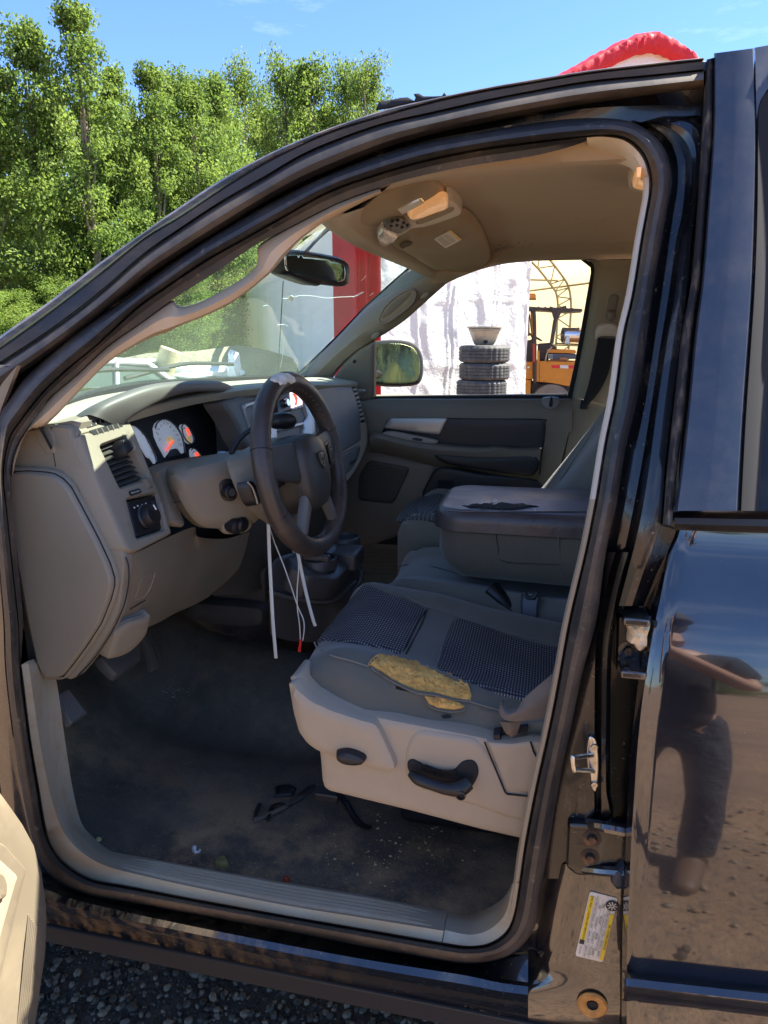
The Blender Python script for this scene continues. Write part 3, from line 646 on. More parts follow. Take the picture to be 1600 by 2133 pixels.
def ltext(txt, s, t, size, mt, vert=True):
    ey = (lab(.5, 0)-lab(.5, 1)).normalized(); ex = (lab(1, .5)-lab(0, .5)).normalized()
    nrm_ = V((0, -1, 0))
    if vert: ex, ey = -ey, ex
    ey2 = nrm_.cross(ex)
    return text_geo(txt, size, Matrix((ex, ey2, nrm_)).transposed(), lab(s, t, .0030))
G = [ltext('TIRE AND LOADING INFORMATION', .12, .38, .0052, 0), ltext('SEE OWNERS MANUAL', .925, .6, .0048, 0),
     ltext('SEATING CAPACITY   TOTAL 6   FRONT 3   REAR 3', .78, .55, .0042, 0), ltext('The combined weight of occupants and cargo', .68, .55, .0040, 0),
     ltext('TIRE', .56, .15, .005, 0), ltext('FRONT', .56, .37, .005, 0), ltext('REAR', .56, .62, .005, 0), ltext('SPARE', .56, .86, .005, 0),
     ltext('SIZE', .44, .18, .0044, 0), ltext('P265/70R17', .44, .42, .0044, 0), ltext('P265/70R17', .44, .65, .0044, 0), ltext('P265/70R17', .44, .88, .0044, 0),
     ltext('COLD TIRE PRESSURE', .30, .17, .0040, 0), ltext('240kPa, 35PSI', .30, .42, .0044, 0), ltext('240kPa, 35PSI', .30, .65, .0044, 0), ltext('240kPa, 35PSI', .30, .88, .0044, 0), ltext('52013986', .12, .88, .004, 0)]
mk('sticker_text', *join(*G), M['ink'], LS, smooth=False)
e0 = lab(.86, .12, .0024); lg = lathe_geo(e0, (0, -1, 0), [(.0001, .0006), (.0095, .0006), (.0098, 0)], 20); mk('sticker_emblem', *lg, M['ink'], LS)
sp = []
for i in range(8):
    q = i*math.pi/4; dx, dz = math.cos(q), math.sin(q); c_ = e0+V((dx*.0045, -.0009, dz*.0045)); n_ = V((dx, 0, dz)); s_ = V((-dz, 0, dx))
    sp.append(([c_+n_*.003+s_*.0008, c_+n_*.003-s_*.0008, c_-n_*.003-s_*.0006, c_-n_*.003+s_*.0006], [(0, 1, 2, 3)]))
mk('emblem_spokes', *join(*sp), M['labelw'], LS, smooth=False)
lines = []
for s in (.24, .37, .50, .62, .735, .84):
    P = [lab(s, .06, .0018), lab(s+.006, .06, .0018), lab(s+.006, .95, .0018), lab(s, .95, .0018)]; lines.append((P, [(0, 1, 2, 3)]))
mk('sticker_lines', *join(*lines), M['inkg'], LS, smooth=False)

pk = [(1240,285),(1300,300),(1345,340),(1362,385),(1360,430),(1345,500),(1328,612),(1308,700),(1290,823),(1271,922),(1254,1040),(1230,1150),(1196,1290),(1176,1400),(1156,1505),(1126,1640),(1104,1755)]
pe = [(1300,200),(1400,200),(1500,215),(1520,385),(1520,430),(1515,500),(1500,612),(1490,700),(1480,823),(1470,922),(1465,1040),(1460,1150),(1440,1290),(1420,1400),(1400,1505),(1390,1640),(1380,1755)]
surf('pillar_core', [[S(*a, .085) for a in pk], [S(*lerp2(a, b, .5), .085) for a, b in zip(pk, pe)], [S(*b, .085) for b in pe]], M['blackm'], T, nu=2, nv=2)
# ---------------------------------------------------------------- rear door
RD = empty('rear_door', Y(1450, 1500, 0), T, label='closed rear passenger door in glossy black with its window to the right')
def door_y(z):                               # outward bulge of the lower door skin
    pts = [(-1.25, .03), (-1.10, .006), (-.95, .0), (-.81, .0), (-.70, .004), (-.60, .013), (-.53, .024), (-.46, .038), (-.415, .0505), (-.37, .0665), (-.33, .0835), (-.28, .106)]
    for (a, b), (c, d) in zip(pts, pts[1:]):
        if a <= z <= c: return b+(d-b)*(z-a)/(c-a)
    return pts[0][1] if z < pts[0][0] else pts[-1][1]
DY = -.045
zs = [-1.3+i*.02 for i in range(53)]
def sm_y(z): return sum(door_y(z+k*.02)*w_ for k, w_ in ((-2, .1), (-1, .2), (0, .4), (1, .2), (2, .1)))+DY
def edge_x(z):                               # front edge of the rear door
    for v in range(1100, 2300, 4):
        p = Y(xi([(1408,1108)]+edge, v), v, sm_y(z))
        if p.z <= z: return p.x
    return p.x
vs_, fs_ = [], []
zl = [z for z in zs if z < -.262]
zl.append(-.262)
for z in zl:
    ex = edge_x(z); y = sm_y(z)
    xs = [ex-.0005]+[ex+.004, ex+.012]+[ex+.03+(1.15-ex)*j/16 for j in range(17)]
    ys = [y+.030, y+.004, y]+[y]*17
    vs_ += [V((a, b, z)) for a, b in zip(xs, ys)]
fs_ = grid_faces(len(zl), 20)
mk('door_skin', vs_, fs_, M['paintd'], RD); BV_RD = bvh_of(vs_, fs_)
# body side bulge low on the door
mt_, mb_ = lambda u: 2021+(u-1299)*.106, lambda u: 2085+(u-1299)*.123
us = [1297, 1302, 1312, 1340, 1400, 1500, 1600, 1750, 1950]
rails = []
for t, o in ((0, .005), (.08, -.004), (.25, -.020), (.5, -.028), (.75, -.024), (.93, -.008), (1.0, .006)):
    rails.append([Y(u, mt_(u)*(1-t)+mb_(u)*t, DY+o*(.5 if u < 1300 else 1)) for u in us])
loft_loops('side_moulding', rails, M['paint'], RD, closed=False)
# belt moulding
us = [1405, 1409, 1420, 1480, 1560, 1650, 1800, 2000]
rails = []
for t, o in ((0, .06), (.03, .028), (.15, .004), (.4, -.008), (.7, -.010), (.92, .0), (1.0, .02)):
    rails.append([Y(u, (1062+(u-1405)*.005)*(1-t)+(1104+(u-1405)*.035)*t, .03+o) for u in us])
loft_loops('belt_moulding', rails, M['black'], RD, closed=False)
# upper frame panel
pl = [(1487,111),(1486,267),(1475,424),(1463,580),(1448,697),(1433,851),(1418,978),(1406,1064)]
pr = [(1700,80),(1578,250),(1575,424),(1570,580),(1563,697),(1552,851),(1545,978),(1541,1064)]
pr = [(1573,100),(1577,250),(1575,424),(1570,580),(1563,697),(1552,851),(1545,978),(1541,1064)]
rails = [[S(*a, .03) for a in pl], [S(*a, -.016) for a in pl], [S(*lerp2(a, b, .04), -.022) for a, b in zip(pl, pr)], [S(*lerp2(a, b, .5), -.026) for a, b in zip(pl, pr)], [S(*lerp2(a, b, .94), -.024) for a, b in zip(pl, pr)], [S(*b, -.016) for b in pr], [S(*b, .012) for b in pr]]
loft_loops('window_pillar', rails, M['painth'], RD, closed=False)
hd = [(1573,99),(1640,88),(1760,75),(1900,66),(2100,60)]
hb = [(1576,250),(1590,200),(1640,172),(1900,150),(2100,140)]
rails = [[S(*a, .02) for a in hd], [S(*a, -.018) for a in hd], [S(*lerp2(a, b, .5), -.026) for a, b in zip(hd, hb)], [S(*b, -.020) for b in hb], [S(*b, .012) for b in hb]]
loft_loops('window_header', rails, M['painth'], RD, closed=False)
wl_ = [(1760,155),(1640,172),(1597,188),(1580,215),(1576,260),(1575,424),(1570,580),(1563,697),(1552,851),(1545,978),(1541,1064)]
wr_ = [(1760,185),(1660,205),(1640,222),(1628,255),(1624,320),(1618,450),(1610,620),(1601,740),(1592,870),(1586,978),(1580,1064)]
rails = [[S(*a, -.016) for a in wl_], [S(*lerp2(a, b, .08), -.022) for a, b in zip(wl_, wr_)], [S(*lerp2(a, b, .55), -.016) for a, b in zip(wl_, wr_)], [S(*lerp2(a, b, .95), .004) for a, b in zip(wl_, wr_)], [S(*b, .014) for b in wr_]]
loft_loops('window_seal', rails, mat('window_rubber', (.018, .018, .020), .8, spec=.2), RD, closed=False)
gl_ = [(1650,200),(1624,240),(1618,450),(1601,740),(1580,1064)]; gr_ = [(2000,150),(2000,240),(2000,450),(2000,740),(2000,1064)]
loft_loops('window_glass', [[S(*a, .012) for a in gl_], [S(*b, .012) for b in gr_]], G_DARK, RD, closed=False)
# ================================================================ cabin lining
# sill and kick trim: follows the seal round the bottom of the opening
def seg(a, b): return [I_[i] for i in range(a, b)]
outer = [(41,1387),(45,1400),(62,1537),(79,1640),(93,1726),(110,1771),(137,1802),(189,1833),(275,1850),(399,1874),(600,1910),(750,1936),(920,1966)]
fold_ = [(58,1377),(64,1400),(84,1537),(104,1640),(124,1705),(144,1742),(178,1776),(228,1802),(300,1821),(410,1846),(600,1884),(750,1908),(925,1936)]
inner = [(77,1371),(93,1402),(113,1537),(128,1630),(145,1700),(165,1730),(206,1764),(250,1777),(300,1786),(410,1806),(600,1839),(750,1863),(932,1899)]
rails = [[Y(*a, .05) for a in outer], [Y(*a, .022) for a in outer], [Y(*lerp2(a, b, .12), .014) for a, b in zip(outer, fold_)], [Y(*lerp2(a, b, .9), .018) for a, b in zip(outer, fold_)], [Y(*b, .028) for b in fold_], [Y(*lerp2(a, b, .5), .06) for a, b in zip(fold_, inner)], [Y(*b, .105) for b in inner], [Y(*b, .105)+V((0, .03, -.03)) for b in inner]]
loft_loops('sill_trim', rails, M['kick'], T, closed=False, label='worn grey plastic scuff plate along the door sill with ribs')
# ribs on the tread
GRV = mat('groove_dirt', (.26, .17, .085), .9, var=(30, .5))
for k_ in range(5):
    t = .10+k_*.17
    def rp(u):
        P = [(a, b) for a, b in zip(fold_, inner)]
        for (f1, i1), (f2, i2) in zip(P, P[1:]):
            if f1[0] <= u <= f2[0]:
                s = (u-f1[0])/(f2[0]-f1[0]); return lerp2(lerp2(f1, f2, s), lerp2(i1, i2, s), t)
        return lerp2(*P[-1], t)
    u0 = 250+k_*4
    pts = [rp(u0+(900-u0)*i/14) for i in range(15)]
    tube('sill_groove', [Y(p[0], p[1]+5.5, .028+.077*t-.001) for p in pts], [.0004]+[.0022]*8+[.0004], GRV, T, seg=5, n=40)
    tube('sill_rib', [Y(*p, .028+.077*t-.002) for p in pts], [.0005]+[.0044]*8+[.0005], M['kick'], T, seg=6, n=40)
# rear corner of the sill trim and the thin upright strip
outer2 = [(922,1966),(975,1973),(1020,1967),(1055,1943),(1072,1905),(1083,1840)]
fold2 = [(926,1937),(975,1947),(1010,1941),(1038,1922),(1056,1895),(1069,1840)]
inner2 = [(934,1899),(975,1905),(1008,1896),(1036,1880),(1053,1865),(1068,1838)]
rails = [[Y(*a, .05) for a in outer2], [Y(*a, .021) for a in outer2], [Y(*lerp2(a, b, .12), .013) for a, b in zip(outer2, fold2)], [Y(*b, .026) for b in fold2], [Y(*lerp2(a, b, .5), .06) for a, b in zip(fold2, inner2)], [Y(*b, .105) for b in inner2], [Y(*b, .105)+V((0, .03, -.03)) for b in inner2]]
loft_loops('sill_trim', rails, M['kick'], T, closed=False)
strip = [(1355,368),(1354,405),(1347,445),(1337,500),(1319,612),(1299,700),(1282,823),(1262,922),(1243,1040)]
def strip_geo(name, P, w_, mt, off0=.030):
    rails = [[S(*a, off0+.04) for a in P], [S(a[0]-.5, a[1], off0-.004) for a in P], [S(a[0]-w_*.2, a[1], off0-.012) for a in P], [S(a[0]-w_*.7, a[1], off0-.012) for a in P], [S(a[0]-w_, a[1], off0) for a in P], [S(a[0]-w_, a[1], off0)+V((.02, .10, 0)) for a in P]]
    return loft_loops(name, rails, mt, T, closed=False)
strip_geo('centre_pillar_trim', strip, 15, M['cream'])
strip_geo('lower_pillar_trim', [(1243,1040),(1221,1150),(1188,1290),(1168,1400),(1148,1505),(1118,1640),(1096,1755),(1083,1845),(1072,1905)], 15, mat('lower_pillar_trim', (.36, .30, .21), .5, bump=(300, .2, .0008), var=(5, .1), dirt=((.3, .2, .1), 8, .5, .8, .4)))
# rear end of the sill trim's corner piece at the roof corner
cr_o = [(1222,283),(1256,282),(1300,289),(1328,308),(1346,334),(1355,368)]
cr_m = [(1223,296),(1254,292),(1290,298),(1316,318),(1332,342),(1341,370)]
cr_i = [(1228,312),(1258,331),(1290,341),(1316,352),(1330,366),(1338,380)]
rails = [[S(*a, .06) for a in cr_o], [S(*a, .026) for a in cr_o], [S(*lerp2(a, b, .3), .020) for a, b in zip(cr_o, cr_m)], [S(*b, .028) for b in cr_m], [S(*lerp2(a, b, .5), .06) for a, b in zip(cr_m, cr_i)], [S(*b, .11) for b in cr_i]]
loft_loops('corner_trim', rails, M['cream'], T, closed=False)

# driver's windscreen pillar trim with its grab handle
au = [(24,990),(27,952),(50,905),(100,832),(160,780),(225,720),(300,667),(345,634),(361,626),(367,634),(378,639),(392,638),(425,626),(474,600),(519,571),(533,555),(538,540),(536,524),(548,505),(600,475),(682,433),(700,424),(740,409),(790,392)]
al = [(27,990),(36,950),(58,897),(97,885),(172,808),(222,758),(268,728),(315,703),(345,693),(360,686),(372,680),(390,673),(425,659),(474,636),(522,603),(545,584),(562,570),(580,550),(595,532),(630,496),(675,463),(702,449),(742,428),(795,402)]
rails = []
for t, o in ((-.02, .08), (0, .050), (.12, .038), (.5, .030), (.88, .040), (1.0, .058), (1.0, .085)):
    rails.append([S(*lerp2(a, b, t), o) for a, b in zip(au, al)])
loft_loops('windscreen_pillar_trim', rails, M['beige'], T, closed=False, sub=3)

# headliner
xs = [-.45+.075*i for i in range(26)]; ys = [.235+(1.47-.235)*j/16 for j in range(17)]
vs_ = [V((x, y, ceil_z(x, y))) for x in xs for y in ys]; fs_ = grid_faces(len(xs), len(ys))
n0 = len(vs_); vs_ += [p+V((0, 0, .012)) for p in vs_]; fs_ += [tuple(i+n0 for i in reversed(f)) for f in fs_]
mk('headliner', vs_, fs_, M['head'], T)
# near edge roll of the headliner just inside the flap
P = [(640,458),(690,436),(760,405),(800,391),(900,365),(1000,346),(1100,331),(1180,312),(1256,290),(1300,296),(1340,340)]
A_ = [S(u, v-6, .050) for u, v in P]
rails = [[p+V((0, -.01, .01)) for p in A_], A_, [V((p.x, .222, min(p.z, ceil_z(p.x, .25)-.004))) for p in A_], [V((p.x, .25, ceil_z(p.x, .25)-.003)) for p in A_], [V((p.x, .30, ceil_z(p.x, .30)+.003)) for p in A_]]
loft_loops('roof_side_lining', rails, M['head'], T, closed=False)

# front header between headliner and windscreen
hp = [V((-.345, .20, .203)), V((-.40, .30, .205)), V((-.445, .5, .214)), V((-.465, .8, .214)), V((-.455, 1.1, .212)), V((-.43, 1.35, .205)), V((-.40, 1.46, .19))]
rails = [[V((p.x+.10, p.y, ceil_z(p.x+.10, p.y)+.004)) for p in hp], [p+V((.04, 0, -.002)) for p in hp], [p+V((.008, 0, -.010)) for p in hp], [p+V((-.012, 0, -.002)) for p in hp], [p+V((-.01, 0, .03)) for p in hp]]
loft_loops('windscreen_header', rails, M['head'], T, closed=False)
# windscreen
wb = [V((-.86, .07, -.16)), V((-.98, .28, -.150)), V((-1.07, .55, -.140)), V((-1.10, .85, -.135)), V((-1.06, 1.15, -.14)), V((-.97, 1.38, -.145)), V((-.88, 1.54, -.15))]
wt = [p+V((-.008, 0, .004)) for p in hp]
mid = [(a+b)/2+V((-.035, 0, .045)) for a, b in zip(wb, wt)]
surf('windscreen', [wb, mid, wt], G_WS, T, nu=6, nv=4)
# cowl and black band along the base of the glass
rails = [[p+V((.03, 0, -.03)) for p in wb], [p+V((.012, 0, .006)) for p in wb], [p+V((.010, 0, .012)) for p in wb], [p+V((-.03, 0, .012)) for p in wb], [p+V((-.06, 0, -.02)) for p in wb], [p+V((-.14, 0, -.05)) for p in wb]]
loft_loops('windscreen_base_band', rails, M['blackm'], T, closed=False)
# bonnet ahead of the glass
bn = []
for i, (dx, dz) in enumerate(((-.12, -.05), (-.16, -.02), (-.5, -.03), (-1.0, -.08), (-1.35, -.15), (-1.45, -.3))):
    bn.append([V((p.x*.5-.50+dx, p.y, -.13+dz-.07*abs((p.y-.8)/.75)**3)) for p in wb])
surf('bonnet', bn, M['paint'], T, nu=4, nv=3, thick=.01, away=(0, 0, -1))
# wipers resting at the base
for y0, y1 in ((.35, .95), (.85, 1.4)):
    tube('wiper', [V((-1.17, y0, -.115)), V((-1.13, (y0+y1)/2, -.085)), V((-1.09, y1, -.095))], .007, M['black'], T, seg=6, n=12)

# floor
fx = [1.3, .8, .3, -.2, -.6, -.85, -1.0, -1.12, -1.25, -1.36]; fz = [-1.07, -1.07, -1.07, -1.07, -1.068, -1.06, -1.03, -.94, -.80, -.62]
fy = [.055, .09, .2, .35, .52, .62, .72, .85, 1.0, 1.1, 1.25, 1.45, 1.6]
def hump(y): return .16*math.exp(-((y-.85)/.16)**4)
rows = [[V((x, y, z+hump(y)*(1.0+.5*max(0, -x-.6))+.004*noise.noise(V((x*6, y*6, 0)))+(.02 if y < .07 else 0))) for y in fy] for x, z in zip(fx, fz)]
FL, bv_fl = surf('cab_floor', rows, M['floor'], T, nu=5, nv=4, label='dirty black vinyl floor strewn with crumbs and dust')
FP = onto(bv_fl, pj('Z', -1.07))
# raised seam of the mat in front of the seat
tube('mat_seam', [FP(528,1712)+V((0,0,.003)), FP(575,1695)+V((0,0,.006)), FP(620,1668)+V((0,0,.004)), FP(655,1640)+V((0,0,.002))], .006, M['floor'], T, seg=6, n=16)
box('seat_riser', V((-.08, .50, -.985)), (.40, .24, .16), M['blackm'], T, bevel=.02)
box('seat_track', Y(683, 1655, .23), (.05, .03, .02), M['black'], T, bevel=.004)
# pedals
PB = empty('parking_brake_pedal', Y(143, 1465, .2), T)
a_, b_, c_, d_ = (108,1450), (142,1434), (181,1487), (148,1510)
pp = plane3(Y(108,1450,.17), Y(142,1434,.235), Y(148,1510,.165))
patch('pedal_pad', rnd_poly([a_, b_, c_, d_], 5), pp, M['pedal'], PB, th=.004, rr=3, step=8, skirt=.012)
for i in range(9):
    t = (i+.7)/9.6; p, q = pp(*lerp2(lerp2(a_, b_, .06), lerp2(d_, c_, .06), .5)), 0
    e0, e1 = lerp2(a_, b_, t), lerp2(d_, c_, t)
    tube('rib', [pp(*lerp2(e0, e1, .07))+V((.004, -.004, .003)), pp(*lerp2(e0, e1, .93))+V((.004, -.004, .003))], .0022, mat('pedal_rib', (.13, .125, .12), .5) if i == 0 else bpy.data.materials['pedal_rib'], PB, seg=5)
tube('pedal_arm', [Y(100,1420,.30), Y(118,1452,.24), Y(146,1500,.20)], .008, M['black'], PB, seg=6)
BP = empty('brake_pedal', Y(248, 1372, .40), T)
pp = plane3(Y(205,1372,.36), Y(285,1340,.50), Y(242,1412,.36))
patch('pedal_pad', sm2([(203,1373),(222,1364),(262,1345),(285,1336),(291,1356),(290,1378),(268,1394),(242,1412),(222,1398)], 3), pp, M['pedal'], BP, th=.012, rr=12, step=7, skirt=.012)
tube('pedal_arm', [Y(262,1372,.44), Y(250,1330,.50), Y(240,1280,.52)], .011, M['black'], BP, seg=8, n=6)
AP = empty('accelerator_pedal', Y(308, 1355, .55), T)
pp = plane3(Y(285,1322,.58), Y(305,1312,.62), Y(318,1398,.55))
patch('pedal_pad', sm2([(284,1324),(297,1314),(310,1322),(326,1352),(336,1386),(317,1399),(309,1372),(297,1340)], 3), pp, M['pedal'], AP, th=.008, rr=6, step=6, skirt=.012)
tube('pedal_edge', [pp(297,1322)+V((.008,0,.006)), pp(313,1348)+V((.008,0,.006)), pp(326,1386)+V((.008,0,.006))], .0014, M['rubber2'], AP, seg=5, n=8)

# ---------------------------------------------------------------- sun visors, roof console, lamps
def vis(name, out, off, **k):
    return patch(name, sm2(out, 3), lambda u, v: C(u, v, off), M['visor'], T, th=.016, rr=16, step=12, skirt=.014, away=(0, 0, 1), bump=lambda u, v, p: .0018*noise.noise(V((p.x*9, p.y*38, 0))), **k)
SV1 = [(684,452),(712,436),(785,408),(860,388),(905,380),(924,390),(926,404),(918,414),(890,424),(860,436),(836,446),(795,457),(770,466),(755,470),(732,465),(712,450)]
vis('sun_visor', SV1, .004, label='driver side sun visor folded against the roof, nearest the open doorway')
SV2 = [(822,512),(818,504),(838,492),(854,474),(880,470),(925,456),(955,447),(976,451),(1000,479),(1017,515),(1021,536),(1009,552),(990,563),(968,567),(951,566),(934,558),(916,561),(899,556),(872,541),(841,521)]
v2 = vis('sun_visor', SV2, .020, label='passenger side sun visor with a pale warning sticker')
def cst(name, out, off, mt, parent=T, **k): return patch(name, out, lambda u, v: C(u, v, off), mt, parent, **k)
# stickers on the visors
cst('visor_sticker', [(905,499),(939,480),(962,499),(928,517)], .039, M['labelw'], th=.0006, rr=0, step=8, skirt=.002)
cst('visor_sticker_band', [(939,480),(947,486.5),(962,499),(957,501.7),(942,489),(934,483)], .0396, mat('sticker_gold', (.72, .48, .12), .5), th=.0006, rr=0, step=8, skirt=.001)
G = []
for i in range(7):
    s = .12+i*.115; a = lerp2((905,499),(928,517), .3+.0*i); 
    for (t0, t1) in ((.08, .42), (.5, .72)):
        p0 = lerp2(lerp2((905,499),(939,480),t0*.95), lerp2((928,517),(962,499),t0*.95), s); p1 = lerp2(lerp2((905,499),(939,480),t1), lerp2((928,517),(962,499),t1), s)
        e = (.8, .65); G.append(([C(p0[0], p0[1], .0401), C(p1[0], p1[1], .0401), C(p1[0]+e[0], p1[1]+e[1], .0401), C(p0[0]+e[0], p0[1]+e[1], .0401)], [(0, 1, 2, 3)]))
mk('sticker_print', *join(*G), M['inkg'], T, smooth=False)
cst('visor_sticker', [(829,437),(874,416),(880,424),(838,446)], .0395, M['labelw'], th=.0006, rr=0, step=8, skirt=.002)
cst('visor_sticker_band', [(872,416),(877,413.5),(884,421),(880,424)], .0398, bpy.data.materials['sticker_gold'], th=.0006, rr=0, step=8, skirt=.001)
OC = empty('roof_console', C(860, 455, .02), T)
con = [(780,496),(784,482),(795,468),(812,455),(835,446),(870,430),(905,414),(930,400),(948,408),(961,424),(962,436),(950,447),(930,455),(905,464),(880,471),(856,473),(840,484),(826,492),(812,503),(800,510),(785,508)]
cst('console_body', sm2(con, 3), .010, M['cream'], OC, th=.014, rr=12, step=8, skirt=.02, away=(0, 0, 1))
cst('reading_lamp_lens', sm2([(850,445),(872,431),(899,419),(920,411),(931,412),(934,420),(928,430),(906,438),(876,449),(857,452)], 3), .026, M['amber'], OC, th=.010, rr=7, step=5, skirt=.01)
cst('console_panel', sm2([(868,462),(900,448),(940,433),(944,438),(925,447),(900,457),(874,466)], 3), .026, M['visor'], OC, th=.003, rr=2, step=6)
cst('map_lamp_lens', sm2([(785,494),(790,480),(800,471),(815,480),(828,487),(824,497),(812,504),(798,505)], 3), .025, M['lens'], OC, th=.008, rr=6, step=4, skirt=.01, bump=lambda u, v, p: .003*noise.noise(p*150))
cst('switch_bezel', sm2([(800,468),(812,458),(832,455),(848,462),(857,472),(845,480),(830,486),(815,479)], 3), .025, M['slate'], OC, th=.003, rr=4, step=5)
for (u, v) in ((817,463),(829,461),(841,466),(849,471),(815,472),(827,471),(838,475)):
    cst('switch', rnd_poly([(u-4, v-2), (u+3, v-4), (u+5, v+2), (u-2, v+4)], 1.5, 2), .029, M['black'], OC, th=.003, rr=1.5, step=3, skirt=.002)
cst('coat_recess_shade', sm2([(832,510),(845,504),(860,504),(858,510),(846,515),(838,518)], 3), .036, mat('visor_shadow', (.10, .075, .05), .9), th=.001, rr=4, step=4, skirt=.001)  # recess drawn flat, its shade put into the dark colour
# rear dome lamp seen behind the pillar
RL = empty('rear_dome_lamp', C(1330, 380, .02), T)
cst('lamp_housing', sm2([(1308,372),(1312,364),(1322,361),(1335,364),(1350,372),(1350,396),(1335,393),(1318,388),(1310,382)], 3), .016, M['cream'], RL, th=.012, rr=6, step=5)
cst('lamp_lens', sm2([(1317,378),(1326,369),(1337,370),(1350,377),(1350,394),(1338,391),(1322,387)], 3), .026, M['amber'], RL, th=.008, rr=6, step=4)
# mould spots on the headliner
G = []; rng = random.Random(4)
for i in range(190):
    u = rng.gauss(1070, 24)+rng.choice((0, 0, 14)); v = rng.gauss(524, 11)
    r = rng.uniform(.3, 1.9)*rng.random()**.4; p = [C(u+r*math.cos(q)*rng.uniform(.6, 1.2), v+r*math.sin(q)*.8, .0012) for q in (0, 1, 2, 3, 4, 5)]
    G.append((p, [tuple(range(6))]))
mk('mould_spots', *join(*G), mat('mould', (.045, .03, .025), .95), T, smooth=False, kind='stuff')
# rear-view mirror
RM = empty('rearview_mirror', V((-.55, .80, .15)), T)
mo = [(586,532),(590,523),(610,520),(655,526),(700,535),(718,544),(725,558),(724,585),(720,594),(705,597),(672,592),(660,596),(640,592),(600,577),(588,568),(585,550)]
mp_ = lambda u, v: PL(u, v, V((-.55, .80, .15)), V((.94, -.322, -.10)).normalized())
patch('mirror_housing', sm2(mo, 3), mp_, M['black'], RM, th=.014, rr=12, step=8, skirt=.035)
patch('mirror_face', sm2([(594,536),(600,528),(640,530),(690,540),(714,550),(719,562),(717,582),(700,588),(660,580),(620,572),(598,562)], 3), (lambda u, v: PL(u, v, V((-.55, .80, .15))+V((.94, -.322, -.10)).normalized()*.0150, V((.94, -.322, -.10)).normalized())), mat('mirror_auto_dim', (.30, .34, .36), .04, metal=1.0), RM, th=.001, rr=2, step=10, skirt=.003)
tube('mirror_stalk', [X(636,526,-.56), X(660,500,-.58), X(690,470,-.56)], [.004, .0035, .006], M['black'], RM, seg=8, n=8)

# ---------------------------------------------------------------- passenger side: pillars, roof rail, door
PY_ = 1.52
def PW(u, v, off=0.0):                       # inner face of the passenger side, leaning in above the belt
    p = Y(u, v, 1.58+off)
    if p.z > -.215: p = PL(u, v, V((0, 1.58+off, -.215)), V((0, 1, .26)))
    return p
# far windscreen pillar
fu = [(604,800),(615,785),(650,754),(700,706),(760,643),(810,598),(840,570),(860,557),(872,552)]
fd = [(672,815),(690,792),(716,758),(760,722),(832,676),(876,639),(916,603),(945,580),(965,572)]
rails = []
for t, o in ((-.01, .06), (0, .02), (.1, .0), (.5, -.020), (.9, -.012), (1.0, .0), (1.0, .05)):
    rails.append([PW(*lerp2(a, b, t), o) for a, b in zip(fu, fd)])
loft_loops('windscreen_pillar_trim', rails, M['taupe'], T, closed=False)
patch('grip_recess', sm2([(789,664),(800,642),(822,620),(848,604),(862,604),(866,616),(855,636),(830,656),(806,672),(793,672)], 3), lambda u, v: PW(u, v, -.026), mat('grip_recess_beige', (.30, .24, .165), .6, bump=(300, .2, .0008)), T, th=.003, rr=10, step=7, skirt=.006)
tube('grip_rim', [PW(u, v, -.027) for u, v in ((789,664),(800,642),(822,620),(848,604),(862,604),(866,616),(855,636),(830,656),(806,672),(793,672),(789,664))], .0042, M['taupe'], T, seg=7, n=50)
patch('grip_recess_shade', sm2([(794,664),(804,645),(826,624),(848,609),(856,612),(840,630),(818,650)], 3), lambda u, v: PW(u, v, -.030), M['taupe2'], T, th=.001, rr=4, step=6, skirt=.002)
patch('roof_seam_backing', [(1190,526),(1345,526),(1345,562),(1236,562)], lambda u, v: PW(u, v, .055), M['blackm'], T, th=0, rr=0, step=20, skirt=0)
for u, v in ((885,616),(782,699)): patch('screw_cap', sm2([(u-9, v+6), (u-3, v-5), (u+9, v-7), (u+4, v+5)], 3), lambda u, v: PW(u, v, -.022), M['taupe'], T, th=.002, rr=3, step=4, skirt=.003)
patch('pillar_glass_edge', [(604,797),(618,779),(650,749),(700,700),(760,637),(810,592),(843,563),(860,548),(864,552),(862,560),(845,573),(813,602),(762,648),(703,712),(653,760),(622,789)], lambda u, v: PW(u, v, .03), M['blackm'], T, th=.002, rr=0, step=12, skirt=.01)
# roof rail over the far window
ru = [(872,540),(905,566),(935,568),(985,566),(1030,549),(1080,535),(1140,528),(1200,524),(1260,521),(1345,520)]
rd = [(905,600),(935,588),(960,577),(1000,562),(1050,550),(1097,545),(1150,540),(1197,536),(1235,538),(1345,540)]
rails = [[C(u, v-26, -.002) for u, v in ru], [PW(u, v, -.075) for u, v in ru], [PW(*lerp2(a, b, .5), -.045) for a, b in zip(ru, rd)], [PW(*lerp2(a, b, .92), -.010) for a, b in zip(ru, rd)], [PW(*b, .0) for b in rd], [PW(*b, .05) for b in rd]]
loft_loops('roof_side_lining', rails, M['head'], T, closed=False)
# far centre pillar trim
bl = [(1229,540),(1229,560),(1226,590),(1210,680),(1194,765),(1181,826)]
bl = [(1222,541),(1236,552),(1236,582),(1221,680),(1205,765),(1192,826)]
br = [(1345,541),(1345,570),(1330,610),(1310,700),(1300,790),(1290,850)]
rails = []
for t, o in ((-.02, .06), (0, .01), (.04, -.012), (.16, -.028), (.6, -.035), (1.0, -.035)):
    rails.append([PW(*lerp2(a, b, t), o) for a, b in zip(bl, br)])
loft_loops('centre_pillar_trim', rails, mat('far_pillar_trim', (.25, .22, .165), .55, bump=(400, .2, .0008), var=(3, .06)), T, closed=False)
